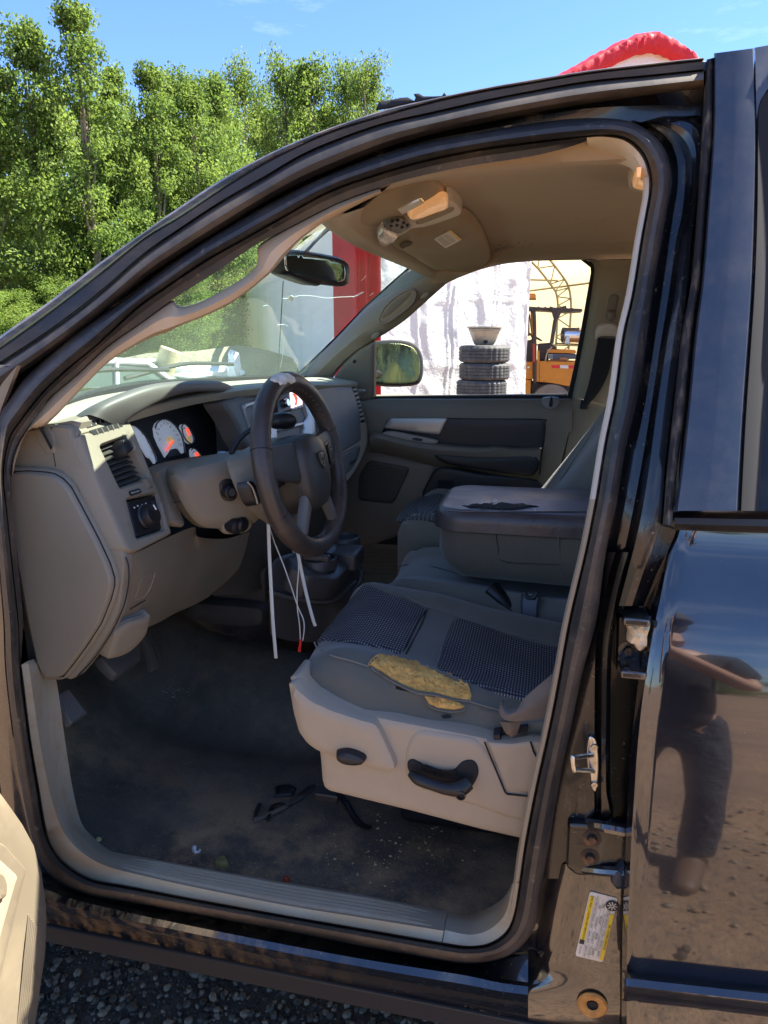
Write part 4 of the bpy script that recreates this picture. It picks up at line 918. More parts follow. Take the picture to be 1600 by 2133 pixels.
# lower part of the far pillar
bl2 = [(1192,826),(1183,880),(1168,960),(1150,1010)]; br2 = [(1290,850),(1280,900),(1270,980),(1260,1020)]
rails = [[PW(*lerp2(a, b, t), o) for a, b in zip(bl2, br2)] for t, o in ((0, .04), (0, .0), (.06, -.02), (1, -.03))]
loft_loops('lower_pillar_trim', rails, M['door_in'], T, closed=False)
# far seat belt: slot cover, adjuster, webbing
SBf = empty('seat_belt', PW(1265, 700, -.05), T, label='black passenger seat belt hanging from the far pillar')
f_ = lambda o: (lambda u, v: PW(u, v, o))
patch('belt_slot_cover', rnd_poly([(1270,613),(1290,614),(1278,668),(1260,666)], 8), f_(-.037), M['door_in'], SBf, th=.003, rr=3, step=6, skirt=.004)
patch('height_adjuster', rnd_poly([(1264,645),(1282,646),(1281,668),(1263,668)], 5), f_(-.041), M['taupe2'], SBf, th=.014, rr=5, step=5, skirt=.006)
patch('belt_guide', sm2([(1243,682),(1255,674),(1272,671),(1287,678),(1293,695),(1290,716),(1283,702),(1262,700),(1248,702),(1241,712),(1239,700)], 3), f_(-.044), M['cream'], SBf, th=.016, rr=6, step=5, skirt=.008)
wl1 = [(1246,704),(1236,752),(1226,800),(1216,832),(1211,852)]; wl2 = [(1282,706),(1272,760),(1262,790),(1245,820),(1218,852)]
rails = [[PW(*lerp2(a, b, t), o-.04) for a, b in zip(wl1, wl2)] for t, o in ((0, .0), (.02, -.012), (.5, -.018), (.98, -.010), (1, .002))]
loft_loops('belt_webbing', rails, M['webblk'], SBf, closed=False)
patch('belt_slot', rnd_poly([(1211,832),(1222,834),(1224,852),(1208,852)], 3), f_(-.03), M['blackm'], SBf, th=.002, rr=0, step=8)

# ---- passenger door
PD = empty('passenger_door', PW(960, 950, 0), T, label='closed passenger door seen from inside with its window and armrest')
fr = [(777,829),(776,720),(786,702),(832,676),(876,639),(916,603),(960,577),(1016,558),(1050,550),(1097,546),(1150,541),(1197,537),(1216,541),(1228,551),(1229,565),(1226,590),(1210,680),(1194,765),(1180,828)]
patch('window_glass', rnd_poly(fr, 3, 2), f_(.035), G_SIDE, PD, th=0, rr=0, step=40, skirt=0)
# black run channel behind the window's rear edge
patch('window_channel', [(1225,549),(1230,556),(1231,570),(1212,680),(1196,765),(1182,828),(1192,830),(1206,765),(1222,680),(1240,585),(1240,555),(1232,545)], f_(.012), M['blackm'], PD, th=.003, rr=0, step=12, skirt=.02)
patch('window_channel', [(776,832),(777,826),(1182,824),(1182,832)], f_(.020), M['blackm'], PD, th=.002, rr=0, step=14, skirt=.02)
# mirror sail with tweeter logo
patch('mirror_sail', [(690,798),(716,757),(748,728),(779,712),(780,722),(779,829),(768,834),(735,834),(714,800)], f_(-.004), M['door_in'], PD, th=.006, rr=8, step=10, skirt=.03)
patch('screw_hole', sm2([(735,752),(740,749),(742,754),(737,757)], 3), f_(-.0105), M['blackm'], PD, th=.001, rr=0, step=3, skirt=.001)
patch('audio_badge', rnd_poly([(742,812),(761,811),(762,819),(743,820)], 4), f_(-.011), M['silver'], PD, th=.002, rr=2, step=4, skirt=.002)
# outer sheet of the door
patch('outer_skin', [(640,840),(780,836),(1200,836),(1210,1210),(700,1230)], pj('Y', 1.80), M['paint'], PD, th=.004, rr=0, step=60, skirt=.02)
# main inner panel, rolled over at the top ledge
us = [690,720,750,780,850,950,1050,1130,1170,1192]
rails = []
for v, off in ((822, .055), (829, .02), (833, -.012), (843, -.026), (860, -.032), (885, -.032), (900, -.032)):
    rails.append([PW(u, v+(3 if u < 760 else 0), off) for u in us])
loft_loops('door_top_ledge', rails, M['door_in'], PD, closed=False)
patch('door_panel', [(690,880),(1190,880),(1170,960),(1150,1010),(1130,1250),(560,1290),(600,1000)], f_(-.028), M['door_in'], PD, th=.002, rr=0, step=30, skirt=.02)
# dark insert, silver bezel, pull cup, armrest
patch('door_insert', sm2([(800,890),(812,871),(850,869),(1000,871),(1130,872),(1137,880),(1137,900),(1128,960),(1120,994),(1060,990),(960,978),(880,950),(800,915)], 3), f_(-.031), M['trimdk'], PD, th=.006, rr=6, step=14, skirt=.004)
patch('silver_bezel', rnd_poly([(798,892),(812,870),(934,870),(917,907),(860,900)], 7), f_(-.040), M['silver'], PD, th=.006, rr=4, step=10, skirt=.006)
am_t = [(770,905),(782,900),(800,902),(850,914),(905,922),(960,928),(1010,930),(1032,928),(1070,932),(1128,932)]
am_m = [(770,915),(780,912),(800,916),(850,928),(905,937),(960,940),(1010,942),(1032,938),(1070,944),(1126,944)]
am_b = [(772,940),(790,942),(830,950),(880,962),(905,970),(960,972),(1000,980),(1020,984),(1070,992),(1122,998)]
rails = [[PW(*a, -.02) for a in am_t], [PW(*a, -.062) for a in am_t], [PW(*lerp2(a, b, .4), -.086) for a, b in zip(am_t, am_m)], [PW(*b, -.094) for b in am_m], [PW(*lerp2(a, b, .35), -.090) for a, b in zip(am_m, am_b)], [PW(*b, -.045) for b in am_b], [PW(b[0], b[1]+4, -.02) for b in am_b]]
loft_loops('armrest', rails, M['door_in'], PD, closed=False)
patch('armrest_face', sm2([(905,946),(960,950),(1030,952),(1118,950),(1112,990),(1060,986),(1000,978),(930,966)], 3), f_(-.090), M['trimdk'], PD, th=.004, rr=6, step=12, skirt=.05)
patch('window_switch_plate', sm2([(797,902),(815,899),(850,905),(900,915),(912,920),(902,925),(870,921),(830,914),(806,909)], 3), f_(-.070), mat('switch_plate', (.36, .33, .27), .45), PD, th=.004, rr=4, step=6, skirt=.02)
patch('window_switch', sm2([(858,913),(868,912),(880,915),(878,918),(864,917)], 2), f_(-.076), M['black'], PD, th=.004, rr=2, step=3, skirt=.004)
# speaker, pockets
patch('lower_panel', sm2([(735,950),(800,950),(880,966),(905,975),(880,1040),(850,1110),(700,1140),(700,1010)], 2), f_(-.034), M['door_in'], PD, th=.006, rr=8, step=16, skirt=.01)
patch('speaker_grille', rnd_poly([(768,958),(855,974),(820,1050),(746,1042),(748,990)], 10), f_(-.042), M['grille'], PD, th=.004, rr=5, step=10, skirt=.006)
patch('map_pocket', rnd_poly([(735,1065),(850,1075),(1100,1090),(1090,1150),(740,1130)], 8), f_(-.034), M['blackm'], PD, th=.003, rr=3, step=16, skirt=.006)
patch('door_pocket', sm2([(900,985),(930,972),(1000,985),(1120,1000),(1120,1050),(960,1050),(880,1040)], 3), f_(-.036), M['trimdk'], PD, th=.006, rr=8, step=14, skirt=.008)
patch('pocket_slot', rnd_poly([(912,1000),(945,1001),(944,1010),(912,1012)], 3), f_(-.046), M['blackm'], PD, th=.002, rr=2, step=6, skirt=.003)
for k_ in range(7): patch('step_rib', [(736,1140+k_*9),(830,1146+k_*8),(830,1149+k_*8),(736,1143+k_*9)], f_(-.036), M['door_in'], PD, th=.004, rr=1, step=12, skirt=.004)
# lock knob
lk = empty('lock_cup', PW(1147, 840, -.03), PD)
patch('lock_bezel', sm2([(1128,836),(1134,829),(1160,829),(1166,838),(1160,849),(1145,853),(1133,848)], 4), f_(-.033), mat('lock_grey', (.2, .22, .23), .35), lk, th=.004, rr=4, step=4, skirt=.01)
tube('lock_knob', [PW(1147,846,-.042), PW(1148,838,-.045), PW(1149,826,-.045)], [.006, .006, .0025], M['black'], lk, seg=8, n=8)
# outside mirror
OM = empty('wing_mirror', V((-.62, 1.86, -.05)), T, label='passenger wing mirror with a greenish grimy reflection')
fm_ = plane3(Y(778,712,1.90), Y(882,735,1.97), Y(830,803,1.92))
mo = [(774,720),(780,711),(810,708),(845,710),(868,720),(880,742),(882,775),(876,795),(862,803),(820,805),(785,802),(776,795)]
patch('mirror_housing', sm2(mo, 3), fm_, M['blackm'], OM, th=.012, rr=9, step=9, skirt=.06)
def fm2(u, v): return fm_(u, v)-R(u, v).normalized()*.013
patch('mirror_glass', sm2([(780,725),(785,717),(812,714),(842,717),(862,726),(873,746),(875,772),(869,791),(857,797),(820,799),(788,796),(781,788)], 3), fm2, M['mirror2'], OM, th=.001, rr=2, step=9, skirt=.003)
tube('mirror_arm', [Y(776,770,1.64), Y(778,775,1.75), Y(790,780,1.9)], .016, M['black'], OM, seg=8, n=6)

# ---------------------------------------------------------------- the rest of the cab, out of sight but casting its shade
def wallq(name, P, th, mt, **k): return slab(name, [V(p) for p in P], th, mt, T, bevel=.004, **k)
wallq('rear_cab_wall', [(1.22, .0, -1.1), (1.22, 1.66, -1.1), (1.22, 1.66, -.20), (1.22, 0, -.20)], (.06, 0, 0), M['paint'])
wallq('rear_cab_wall', [(1.20, .1, .20), (1.20, 1.5, .20), (1.18, 1.45, .30), (1.18, .15, .30)], (.05, 0, 0), M['paint'])
wallq('far_rear_panel', [(-.30, 1.64, -1.1), (1.24, 1.64, -1.1), (1.24, 1.64, -.24), (-.30, 1.64, -.24)], (0, .08, 0), M['paint'])
wallq('far_rear_pillar', [(1.0, 1.60, -.22), (1.24, 1.60, -.22), (1.2, 1.48, .26), (1.02, 1.48, .26)], (0, .05, 0), M['paint'])
wallq('far_roof_rail', [(-.40, 1.485, .235), (1.2, 1.485, .235), (1.2, 1.44, .36), (-.42, 1.44, .36)], (0, .04, .01), M['paint'])
wallq('far_sill', [(-1.0, 1.56, -1.15), (1.2, 1.56, -1.15), (1.2, 1.56, -1.0), (-1.0, 1.56, -1.0)], (0, .2, 0), M['paint'])
wallq('underbody', [(-2.6, -.0, -1.12), (3.1, .0, -1.12), (3.1, 1.75, -1.12), (-2.6, 1.75, -1.12)], (0, 0, -.04), M['blackm'])
wallq('firewall', [(-1.38, .06, -1.1), (-1.38, 1.6, -1.1), (-1.2, 1.6, -.2), (-1.2, .06, -.2)], (-.05, 0, 0), M['blackm'])
wallq('front_wing', [(-2.6, .0, -1.0), (-1.12, .02, -1.0), (-1.02, .06, -.25), (-2.5, .1, -.3)], (0, .06, 0), M['paint'])
wallq('front_wing', [(-2.6, 1.75, -1.0), (-1.12, 1.75, -1.0), (-1.02, 1.65, -.25), (-2.5, 1.6, -.3)], (0, -.06, 0), M['paint'])
wallq('truck_bed_side', [(1.32, -.05, -1.05), (3.2, -.05, -1.05), (3.2, .0, -.42), (1.32, .0, -.42)], (0, .06, 0), M['paint'])
wallq('truck_bed_side', [(1.32, 1.8, -1.05), (3.2, 1.8, -1.05), (3.2, 1.75, -.42), (1.32, 1.75, -.42)], (0, -.06, 0), M['paint'])
wallq('truck_bed_floor', [(1.32, 0, -.9), (3.2, 0, -.9), (3.2, 1.75, -.9), (1.32, 1.75, -.9)], (0, 0, -.05), M['paint'])
for x in (-1.85, 2.3):
    for y in (.02, 1.5):
        w_ = lathe_geo(V((x, y, -1.29)), (0, 1, 0), [(.0, .02), (.2, .02), (.24, .0), (.36, .0), (.40, .03), (.40, .21), (.36, .24), (.2, .24), (.0, .24)], 28)
        mk('wheel', *w_, M['rubber'], T)
# ================================================================ dashboard
DB = empty('dashboard', V((-.85, .8, -.3)), T, label='faded taupe dashboard with a dusty top coloured as sunlit, and an instrument hood')
# hidden core that carries the panels
core = [(-1.10, -.16), (-.99, -.165), (-.90, -.175), (-.875, -.24), (-.86, -.36), (-.84, -.48), (-.87, -.58), (-1.0, -.66), (-1.15, -.66)]
rows = [[V((x, y, z)) for x, z in core] for y in (.105, .3, .6, .9, 1.2, 1.5)]
surf('dash_core', rows, M['blackm'], DB, nu=2, nv=3, thick=.01, away=(-1, 0, 0))
# top of the dash: front part up to the glass, faded and coloured as sunlit, rear (slate) part
def DT(u, v): return Z(u, v, -.148)
dash_top_rows = []
ysamp = [.115, .2, .35, .55, .8, 1.05, 1.3, 1.5]
back = [(-.868,-.153), (-.885,-.150), (-.90,-.140), (-.895,-.128), (-.87,-.128), (-.84,-.130), (-.80,-.135), (-.76,-.142)]
front = [(-.93,-.152), (-.99,-.150), (-1.05,-.147), (-1.09,-.143), (-1.12,-.142), (-1.10,-.144), (-1.02,-.147), (-.93,-.150)]
rear = [(-.83,-.160), (-.83,-.158), (-.80,-.140), (-.77,-.128), (-.70,-.124), (-.68,-.136), (-.675,-.150), (-.665,-.158)]
rr_ = []
rr_.append([V((x-.05, y, z-.004)) for y, (x, z) in zip(ysamp, front)])
rr_.append([V((x, y, z)) for y, (x, z) in zip(ysamp, front)])
rr_.append([V(((f[0]+b[0])/2, y, (f[1]+b[1])/2+.003)) for y, f, b in zip(ysamp, front, back)])
rr_.append([V((b[0], y, b[1])) for y, b in zip(ysamp, back)])
rr_.append([V(((r[0]+b[0])/2, y, (r[1]+b[1])/2+.002)) for y, r, b in zip(ysamp, rear, back)])
rr_.append([V((r[0], y, r[1])) for y, r in zip(ysamp, rear)])
rr_.append([V((r[0]-.004, y, r[1]-.02)) for y, r in zip(ysamp, rear)])
DTo, bv_dt = surf('dash_top', rr_, M['dashtop'], DB, nu=4, nv=6)
# side end of the dash above the fuse panel
f_y = lambda y: (lambda u, v: Y(u, v, y))
patch('dash_side', sm2([(27,985),(34,950),(44,918),(56,898),(75,892),(105,888),(130,886),(150,889),(158,905),(172,940),(195,995),(220,1050),(250,1120),(268,1165),(262,1215),(252,1280),(205,1360),(153,1413),(120,1350),(120,1100),(90,1000)], 3), f_y(.104), M['taupe'], DB, th=.010, rr=4, step=14, skirt=.012, away=(0, 1, 0))
patch('dash_corner', [(96,882),(150,876),(170,880),(166,912),(130,906),(100,902)], f_y(.118), M['taupe'], DB, th=.004, rr=5, step=8, skirt=.03, away=(0, 1, 0))
patch('dash_corner', rnd_poly([(72,896),(104,889),(113,905),(116,945),(96,945),(78,920)], 4), f_y(.0935), M['taupe'], DB, th=.0012, rr=6, step=8, skirt=.012, away=(0, 1, 0))
tube('panel_seam', [Y(106,889,.0935), Y(109,930,.0935), Y(116,972,.0935)], .0008, M['blackm'], DB, seg=5)
# fuse panel cover, with its raised rim
rim = [(26,972),(60,971),(100,974),(118,977),(138,988),(155,1005),(180,1050),(215,1115),(240,1168),(250,1200),(250,1222),(243,1250),(222,1300),(190,1350),(160,1390),(141,1413),(98,1413),(90,1405),(86,1395),(80,1380),(60,1290),(40,1180),(27,1075)]
patch('fuse_panel_rim', rnd_poly(rim, 10), f_y(.092), M['taupe'], DB, th=.010, rr=4, step=14, skirt=.03, away=(0, 1, 0))
inn = [(27,984),(60,981),(100,984),(115,987),(132,997),(149,1015),(172,1058),(206,1122),(230,1174),(239,1203),(239,1220),(232,1247),(212,1297),(181,1345),(152,1384),(132,1409),(100,1409),(93,1402),(88,1390),(82,1378),(62,1290),(42,1180),(29,1075)]
patch('fuse_panel_cover', rnd_poly(inn, 10), f_y(.0815), M['taupe'], DB, th=.012, rr=5, step=14, skirt=.008, away=(0, 1, 0), bump=lambda u, v, p: -.006*math.exp(-(((u-110)/75)**2+((v-1180)/150)**2)))
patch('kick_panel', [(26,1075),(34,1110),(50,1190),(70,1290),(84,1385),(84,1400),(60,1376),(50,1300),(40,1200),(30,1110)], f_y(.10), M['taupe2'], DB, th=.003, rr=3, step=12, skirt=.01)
patch('side_wall', [(84,1385),(90,1400),(105,1540),(130,1660),(115,1500),(112,1412)], f_y(.15), M['blackm'], DB, th=.0, rr=0, step=20, skirt=.005)
tube('panel_gap', [Y(u, v, .0815) for u, v in inn[:25]], .0016, M['blackm'], DB, seg=5)
tube('panel_gap', [Y(u, v, .0935) for u, v in ((262,1160),(268,1180),(268,1215),(258,1262),(232,1318),(196,1372),(160,1411))], .0013, M['blackm'], DB, seg=5, n=30)
# vent bezel plane
pa, pb, pc = Y(155,910,.10), X(262,880,-.804), Y(258,1150,.10)
BZ = plane3(pa, pb, pc)
nB = (pb-pa).cross(pc-pa).normalized()
if nB.x < 0: nB = -nB
def BZo(o): return lambda u, v: BZ(u, v)+nB*o
# defroster lip above the bezel
patch('defroster_panel', sm2([(146,886),(150,878),(180,868),(220,860),(238,858),(254,866),(261,878),(262,884),(215,896),(170,908),(158,911),(152,900)], 3), plane3(Y(155,910,.10), Y(150,880,.10)+V((-.02,0,0)), X(255,868,-.815)), M['taupe'], DB, th=.008, rr=5, step=9, skirt=.03, away=(-1, 0, 0))
zc = plane3(Y(155,910,.10), Y(150,880,.10)+V((-.02,0,0)), X(255,868,-.815)); nz_ = (Y(150,880,.10)+V((-.02,0,0))-Y(155,910,.10)).cross(X(255,868,-.815)-Y(155,910,.10)).normalized()
if nz_.x < 0: nz_ = -nz_
def Zc(o): return lambda u, v: zc(u, v)+nz_*o
patch('defroster_slot', rnd_poly([(172,889),(233,868),(240,877),(176,899)], 2), Zc(.0085), M['blackm'], DB, th=.0006, rr=0, step=8, skirt=.001)
for i in range(6): tube('slot_bar', [Zc(.0095)(182+i*9.5, 887-i*3.1), Zc(.0095)(184.5+i*9.5, 895-i*3.1)], .0013, M['taupe'], DB, seg=5)
# bezel panel (an opening for the louvres)
vent_hole = [(199,932),(255,913),(300,1006),(246,1020)]
vent_hole = [(200,933),(254,913),(299,1000),(242,1020)]
sw_hole = [(256,1044),(318,1031),(333,1105),(276,1124)]
bz_out = rnd_poly([(153,910),(262,880),(272,900),(300,970),(330,1045),(349,1108),(349,1116),(276,1153),(262,1155),(250,1146),(232,1105),(200,1030),(170,955)], 6)
patch('vent_bezel', bz_out, BZo(0), M['taupe'], DB, th=.012, rr=5, step=11, skirt=.03, away=(-1, 0, 0), holes=(rnd_poly(vent_hole, 4), rnd_poly(sw_hole, 3)))
patch('vent_cavity', [(196,928),(258,908),(304,1002),(242,1026)], BZo(-.022), M['blackm'], DB, th=0, rr=0, step=12, skirt=0)
VG = empty('air_vent', BZ(250, 965), DB)
patch('defroster_slot', rnd_poly([(174,902),(238,884),(246,892),(184,911)], 2), BZo(.0125), M['blackm'], DB, th=.0006, rr=0, step=8, skirt=.001)
for i in range(5): tube('slot_bar', [BZo(.0135)(188+i*11, 900-i*3.2), BZo(.0135)(193+i*11, 909-i*3.2)], .0014, M['taupe'], DB, seg=5)
lv = mat('louvre', (.055, .052, .045), .5)
for i in range(8):
    t = (i+.6)/8.2
    a, b = lerp2(vent_hole[0], vent_hole[3], t), lerp2(vent_hole[1], vent_hole[2], t)
    A, B = BZo(-.001)(a[0]+1, a[1]), BZo(-.001)(b[0]-1, b[1]); dn = V((-.014, 0, .004))
    slab('louvre', [A, B, B+dn, A+dn], (0, 0, -.0018), lv, VG, bevel=0)
for i in range(5):
    t = (i+1)/6; a, b = lerp2(vent_hole[0], vent_hole[1], t), lerp2(vent_hole[3], vent_hole[2], t)
    A, B = BZo(-.014)(*a), BZo(-.014)(*b); slab('vane', [A, B, B+V((-.008, 0, 0)), A+V((-.008, 0, 0))], (0, .0015, 0), M['black'], VG, bevel=0)
patch('vent_knob', sm2([(236,922),(246,920),(258,926),(263,936),(262,945),(252,953),(247,958),(241,950),(236,936)], 3), BZo(.006), M['black'], VG, th=.02, rr=9, step=4, skirt=.02)
patch('vent_knob_grip', sm2([(253,925),(260,930),(265,938),(264,945),(259,946),(255,938)], 3), BZo(.016), M['silver'], VG, th=.008, rr=4, step=4, skirt=.01)
patch('vent_tab', rnd_poly([(286,1002),(299,999),(301,1007),(308,1018),(296,1022),(290,1010)], 2), BZo(.013), M['taupe2'], VG, th=.004, rr=2, step=4, skirt=.01)
tw = [(256,1031),(276,1023),(281,1026),(282,1031),(262,1036),(257,1035)]
patch('thumbwheel_slot', rnd_poly([(256,1028),(279,1021),(284,1030),(261,1038)], 3), BZo(.0125), M['blackm'], VG, th=.001, rr=0, step=5, skirt=.001)
patch('thumbwheel', rnd_poly([(260,1030),(277,1025),(279,1029),(262,1034)], 2), BZo(.013), M['silver'], VG, th=.004, rr=2, step=4, skirt=.002)
# headlamp switch
HS = empty('headlamp_switch', BZ(295, 1078), DB)
patch('switch_plate', rnd_poly([(258,1046),(318,1033),(332,1104),(277,1122)], 3), BZo(-.002), M['black'], HS, th=.009, rr=2, step=8, skirt=.01)
kc = BZo(.009)(294, 1080)
lathe('switch_knob', kc, nB, [(.024, -.004), (.024, .003), (.021, .006), (.020, .018), (.0185, .022), (.0001, .023)], M['black'], HS, seg=28)
a, b = BZo(.033)(296,1072), BZo(.033)(290,1062); tube('knob_pointer', [a, b], .0014, M['white'], HS, seg=5)
G = []
for (u, v) in ((273,1060),(280,1056),(289,1054),(297,1051),(298,1057),(311,1080),(308,1087)):
    c = BZo(.0078)(u, v); Bm = basis(nB); G.append(([c+Bm@V((x, y, 0)) for x, y in ((-.0022, -.0014), (.0022, -.0014), (.0022, .0014), (-.0022, .0014))], [(0, 1, 2, 3)]))
mk('switch_markings', *join(*G), M['white'], HS, smooth=False)
patch('dimmer_wheel', rnd_poly([(307,1046),(315,1044),(322,1068),(313,1070)], 3), BZo(.004), mat('dimmer_dark', (.03, .03, .035), .3), HS, th=.006, rr=3, step=4, skirt=.004)
patch('switch_button', rnd_poly([(313,1092),(325,1089),(327,1098),(315,1102)], 2), BZo(.006), M['black'], HS, th=.003, rr=1, step=4, skirt=.002)

# instrument cluster
CL = empty('instrument_cluster', X(350, 915, -.83), DB)
CP = plane3(X(300,870,-.835), X(300,970,-.815), X(440,900,-.825)); nC = V((1, 0, .15)).normalized()
def CPo(o): return lambda u, v: CP(u, v)+nC*o
patch('cluster_backing', [(255,884),(300,858),(345,842),(400,832),(445,832),(472,842),(500,900),(530,960),(400,975),(330,1000),(300,960)], CPo(0), M['blackm'], CL, th=0, rr=0, step=16, skirt=.0)
patch('cluster_side', [(440,838),(468,838),(486,850),(506,885),(530,945),(452,957),(450,900)], plane3(X(443,850,-.823), X(452,955,-.815), X(520,940,-.735)), mat('cluster_side_dark', (.085, .075, .06), .6, bump=(400, .2, .0008)), CL, th=.002, rr=3, step=12, skirt=.004)
def dial(name, c, ax, bx, mt, off=.004, lo=None):
    pts = []
    for i in range(40):
        q = 2*math.pi*i/40; x, y = math.cos(q), math.sin(q)
        if lo is not None and y > lo: continue
        pts.append((c[0]+ax[0]*x+bx[0]*y, c[1]+ax[1]*x+bx[1]*y))
    return patch(name, pts, CPo(off), mt, CL, th=.002, rr=1.5, step=8, skirt=.003)
# speedometer: centre (347,920)
spc = (347, 921)
out = [(317,893),(320,883),(328,876),(338,874),(349,878),(360,887),(369,900),(376,918),(379,935),(379,944),(376,945),(371,938),(366,934),(351,937),(344,948),(341,953),(336,944),(327,928),(319,909)]
patch('speedometer_dial', out, CPo(.004), M['gauge'], CL, th=.002, rr=1, step=7, skirt=.003)
patch('tachometer_dial', sm2([(272,887),(282,893),(296,908),(308,930),(317,950),(320,963),(318,966),(310,955),(303,952),(290,930),(276,905)], 2), CPo(.004), M['gauge'], CL, th=.002, rr=1, step=7, skirt=.003)
patch('small_dial', sm2([(372,890),(376,884),(383,886),(391,896),(397,910),(398,921),(392,925),(384,920),(376,908)], 3), CPo(.004), M['gauge'], CL, th=.002, rr=1, step=6, skirt=.003)
patch('small_dial', [(393,938),(396,934),(403,937),(411,945),(418,955),(420,960),(400,961),(394,950)], CPo(.004), M['gauge'], CL, th=.002, rr=1, step=6, skirt=.003)
patch('dial_hub', sm2([(341,915),(345,910),(352,910),(356,916),(356,924),(350,927),(344,924)], 3), CPo(.008), M['gaugey'], CL, th=.002, rr=2, step=4, skirt=.003)
patch('dial_hub', sm2([(383,910),(390,909),(394,915),(394,921),(389,921),(385,917)], 3), CPo(.0075), M['gaugey'], CL, th=.001, rr=2, step=3, skirt=.002)
patch('needle', [(351,918),(352,921),(338,941),(336,939)], CPo(.0125), M['red'], CL, th=.001, rr=0, step=6, skirt=.001)
patch('needle', [(381,894),(384,891),(391,906),(388,908)], CPo(.008), M['red'], CL, th=.001, rr=0, step=4, skirt=.001)
patch('needle', [(400,944),(405,942),(411,958),(406,959)], CPo(.008), M['red'], CL, th=.001, rr=0, step=4, skirt=.001)
G = []; Bm = basis(nC)
for txt, u, v in (('20',327,916),('30',323,905),('40',325,895),('50',330,888),('60',336,883),('70',343,884),('80',350,890),('90',357,898),('100',363,907),('110',367,917),('120',370,927)):
    G.append(text_geo(txt, .0088, Bm, CPo(.0068)(u, v)))
G.append(text_geo('MPH', .004, Bm, CPo(.0068)(350, 932)))
for txt, u, v in (('3',290,905),('4',302,922),('5',311,944)): G.append(text_geo(txt, .009, Bm, CPo(.0068)(u, v)))
for pts in ([(318,900),(320,884),(328,877),(338,875),(349,879),(360,888),(369,901),(376,919),(379,937)],):
    P = cr([V((*p, 0)) for p in pts], 23)
    for p in P:
        c = CPo(.0068)(p.x, p.y); d = (CPo(.0068)(*spc)-c).normalized(); s = nC.cross(d)
        G.append(([c+d*.001-s*.0008, c+d*.001+s*.0008, c+d*.005+s*.0008, c+d*.005-s*.0008], [(0, 1, 2, 3)]))
for pts in ([(375,895),(379,892),(384,896),(388,899)], [(396,944),(401,941),(407,946),(413,952)]):
    P = [CPo(.0068)(*p) for p in pts]; a_, b_ = tube_geo(P, .0007, 4); G.append((a_, b_))
mk('dial_markings', *join(*G), M['ink'], CL, smooth=False)
ring_m = mat('dial_ring', (.10, .10, .11), .3, metal=.6)
for P in ([(317,893),(320,883),(328,876),(338,874),(349,878),(360,887),(369,900),(376,918),(379,935),(379,944)], [(372,890),(376,884),(383,886),(391,896),(397,910),(398,921),(392,925),(384,920),(376,908),(372,890)], [(393,938),(396,934),(403,937),(411,945),(418,955),(420,960)], [(272,887),(282,893),(296,908),(308,930),(317,950),(320,963)]):
    tube('dial_ring', [CPo(.008)(*p) for p in P], .0016, ring_m, CL, seg=5, n=40)
patch('odometer_window', [(350,938),(366,936),(372,948),(346,952)], CPo(.004), M['black'], CL, th=.001, rr=0, step=6, skirt=.002)
# hood over the cluster
hl = [(246,893),(260,877),(295,853),(345,829),(395,817),(445,815),(478,818),(487,818)]
hu = [(200,868),(222,846),(268,824),(320,806),(370,798),(445,795),(476,801),(487,813)]
hx = [-.800,-.790,-.775,-.762,-.757,-.757,-.762,-.768]
def hp_(a, x, dx=0, dz=0): p = X(a[0], a[1], x); return p+V((dx, 0, dz))
rows = []
rows.append([hp_(b, x)+V((-.12, .01, -.060)) for b, x in zip(hu, hx)])
rows.append([hp_(b, x)+V((-.06, .004, -.014)) for b, x in zip(hu, hx)])
rows.append([hp_(b, x)+V((-.02, 0, .002)) for b, x in zip(hu, hx)])
rows.append([hp_(b, x) for b, x in zip(hu, hx)])
rows.append([hp_(lerp2(b, a, .4), x, .006) for a, b, x in zip(hl, hu, hx)])
rows.append([hp_(a, x, .004) for a, x in zip(hl, hx)])
rows.append([hp_(a, x)+V((-.012, 0, .002)) for a, x in zip(hl, hx)])
rows.append([hp_(a, x)+V((-.09, 0, -.004)) for a, x in zip(hl, hx)])
surf('instrument_hood', rows, M['slate'], DB, nu=4, nv=4)
# trim band under the cluster, cut out round the column
patch('cluster_surround', sm2([(328,996),(322,985),(335,976),(360,966),(400,957),(452,949),(500,946),(520,946),(522,953),(470,957),(400,966),(362,974),(350,985),(350,1003),(362,1045),(380,1090),(372,1098),(352,1085),(340,1045)], 3), plane3(X(330,990,-.775), X(520,948,-.76), X(362,1090,-.735)), M['taupe'], DB, th=.008, rr=4, step=9, skirt=.03, away=(-1, 0, 0))
# knee panel
rows = []
kr = [[(258,1150,.112), (285,1150,.14), (352,1118,.27), (405,1098,.38), (412,1118,.38), (470,1122,.52), (520,1108,.62)],
      [(262,1180,.112), (300,1176,.16), (352,1165,.27), (395,1158,.37), (430,1158,.44), (470,1160,.53), (510,1150,.62)],
      [(260,1225,.115), (300,1222,.17), (345,1214,.27), (385,1206,.37), (418,1204,.44), (455,1198,.53), (495,1186,.60)],
      [(250,1270,.12), (292,1264,.18), (330,1256,.27), (362,1250,.36), (395,1243,.43), (430,1234,.50), (468,1215,.57)],
      [(238,1310,.13), (272,1306,.18), (300,1300,.25), (335,1290,.34), (370,1270,.42), (405,1256,.47), (440,1238,.53)],
      [(230,1325,.15), (262,1320,.20), (292,1312,.26), (325,1298,.34), (362,1278,.42), (398,1262,.47), (432,1244,.53)]]
for r in kr: rows.append([Y(*a) for a in r])
rows.append([p+V((-.05, 0, -.005)) for p in rows[-1]])
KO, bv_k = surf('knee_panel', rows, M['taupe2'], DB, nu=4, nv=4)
KF = onto(bv_k, None, 0)
def KFf(u, v):
    p = KF(u, v)
    return p if p is not None else Y(u, v, .3)
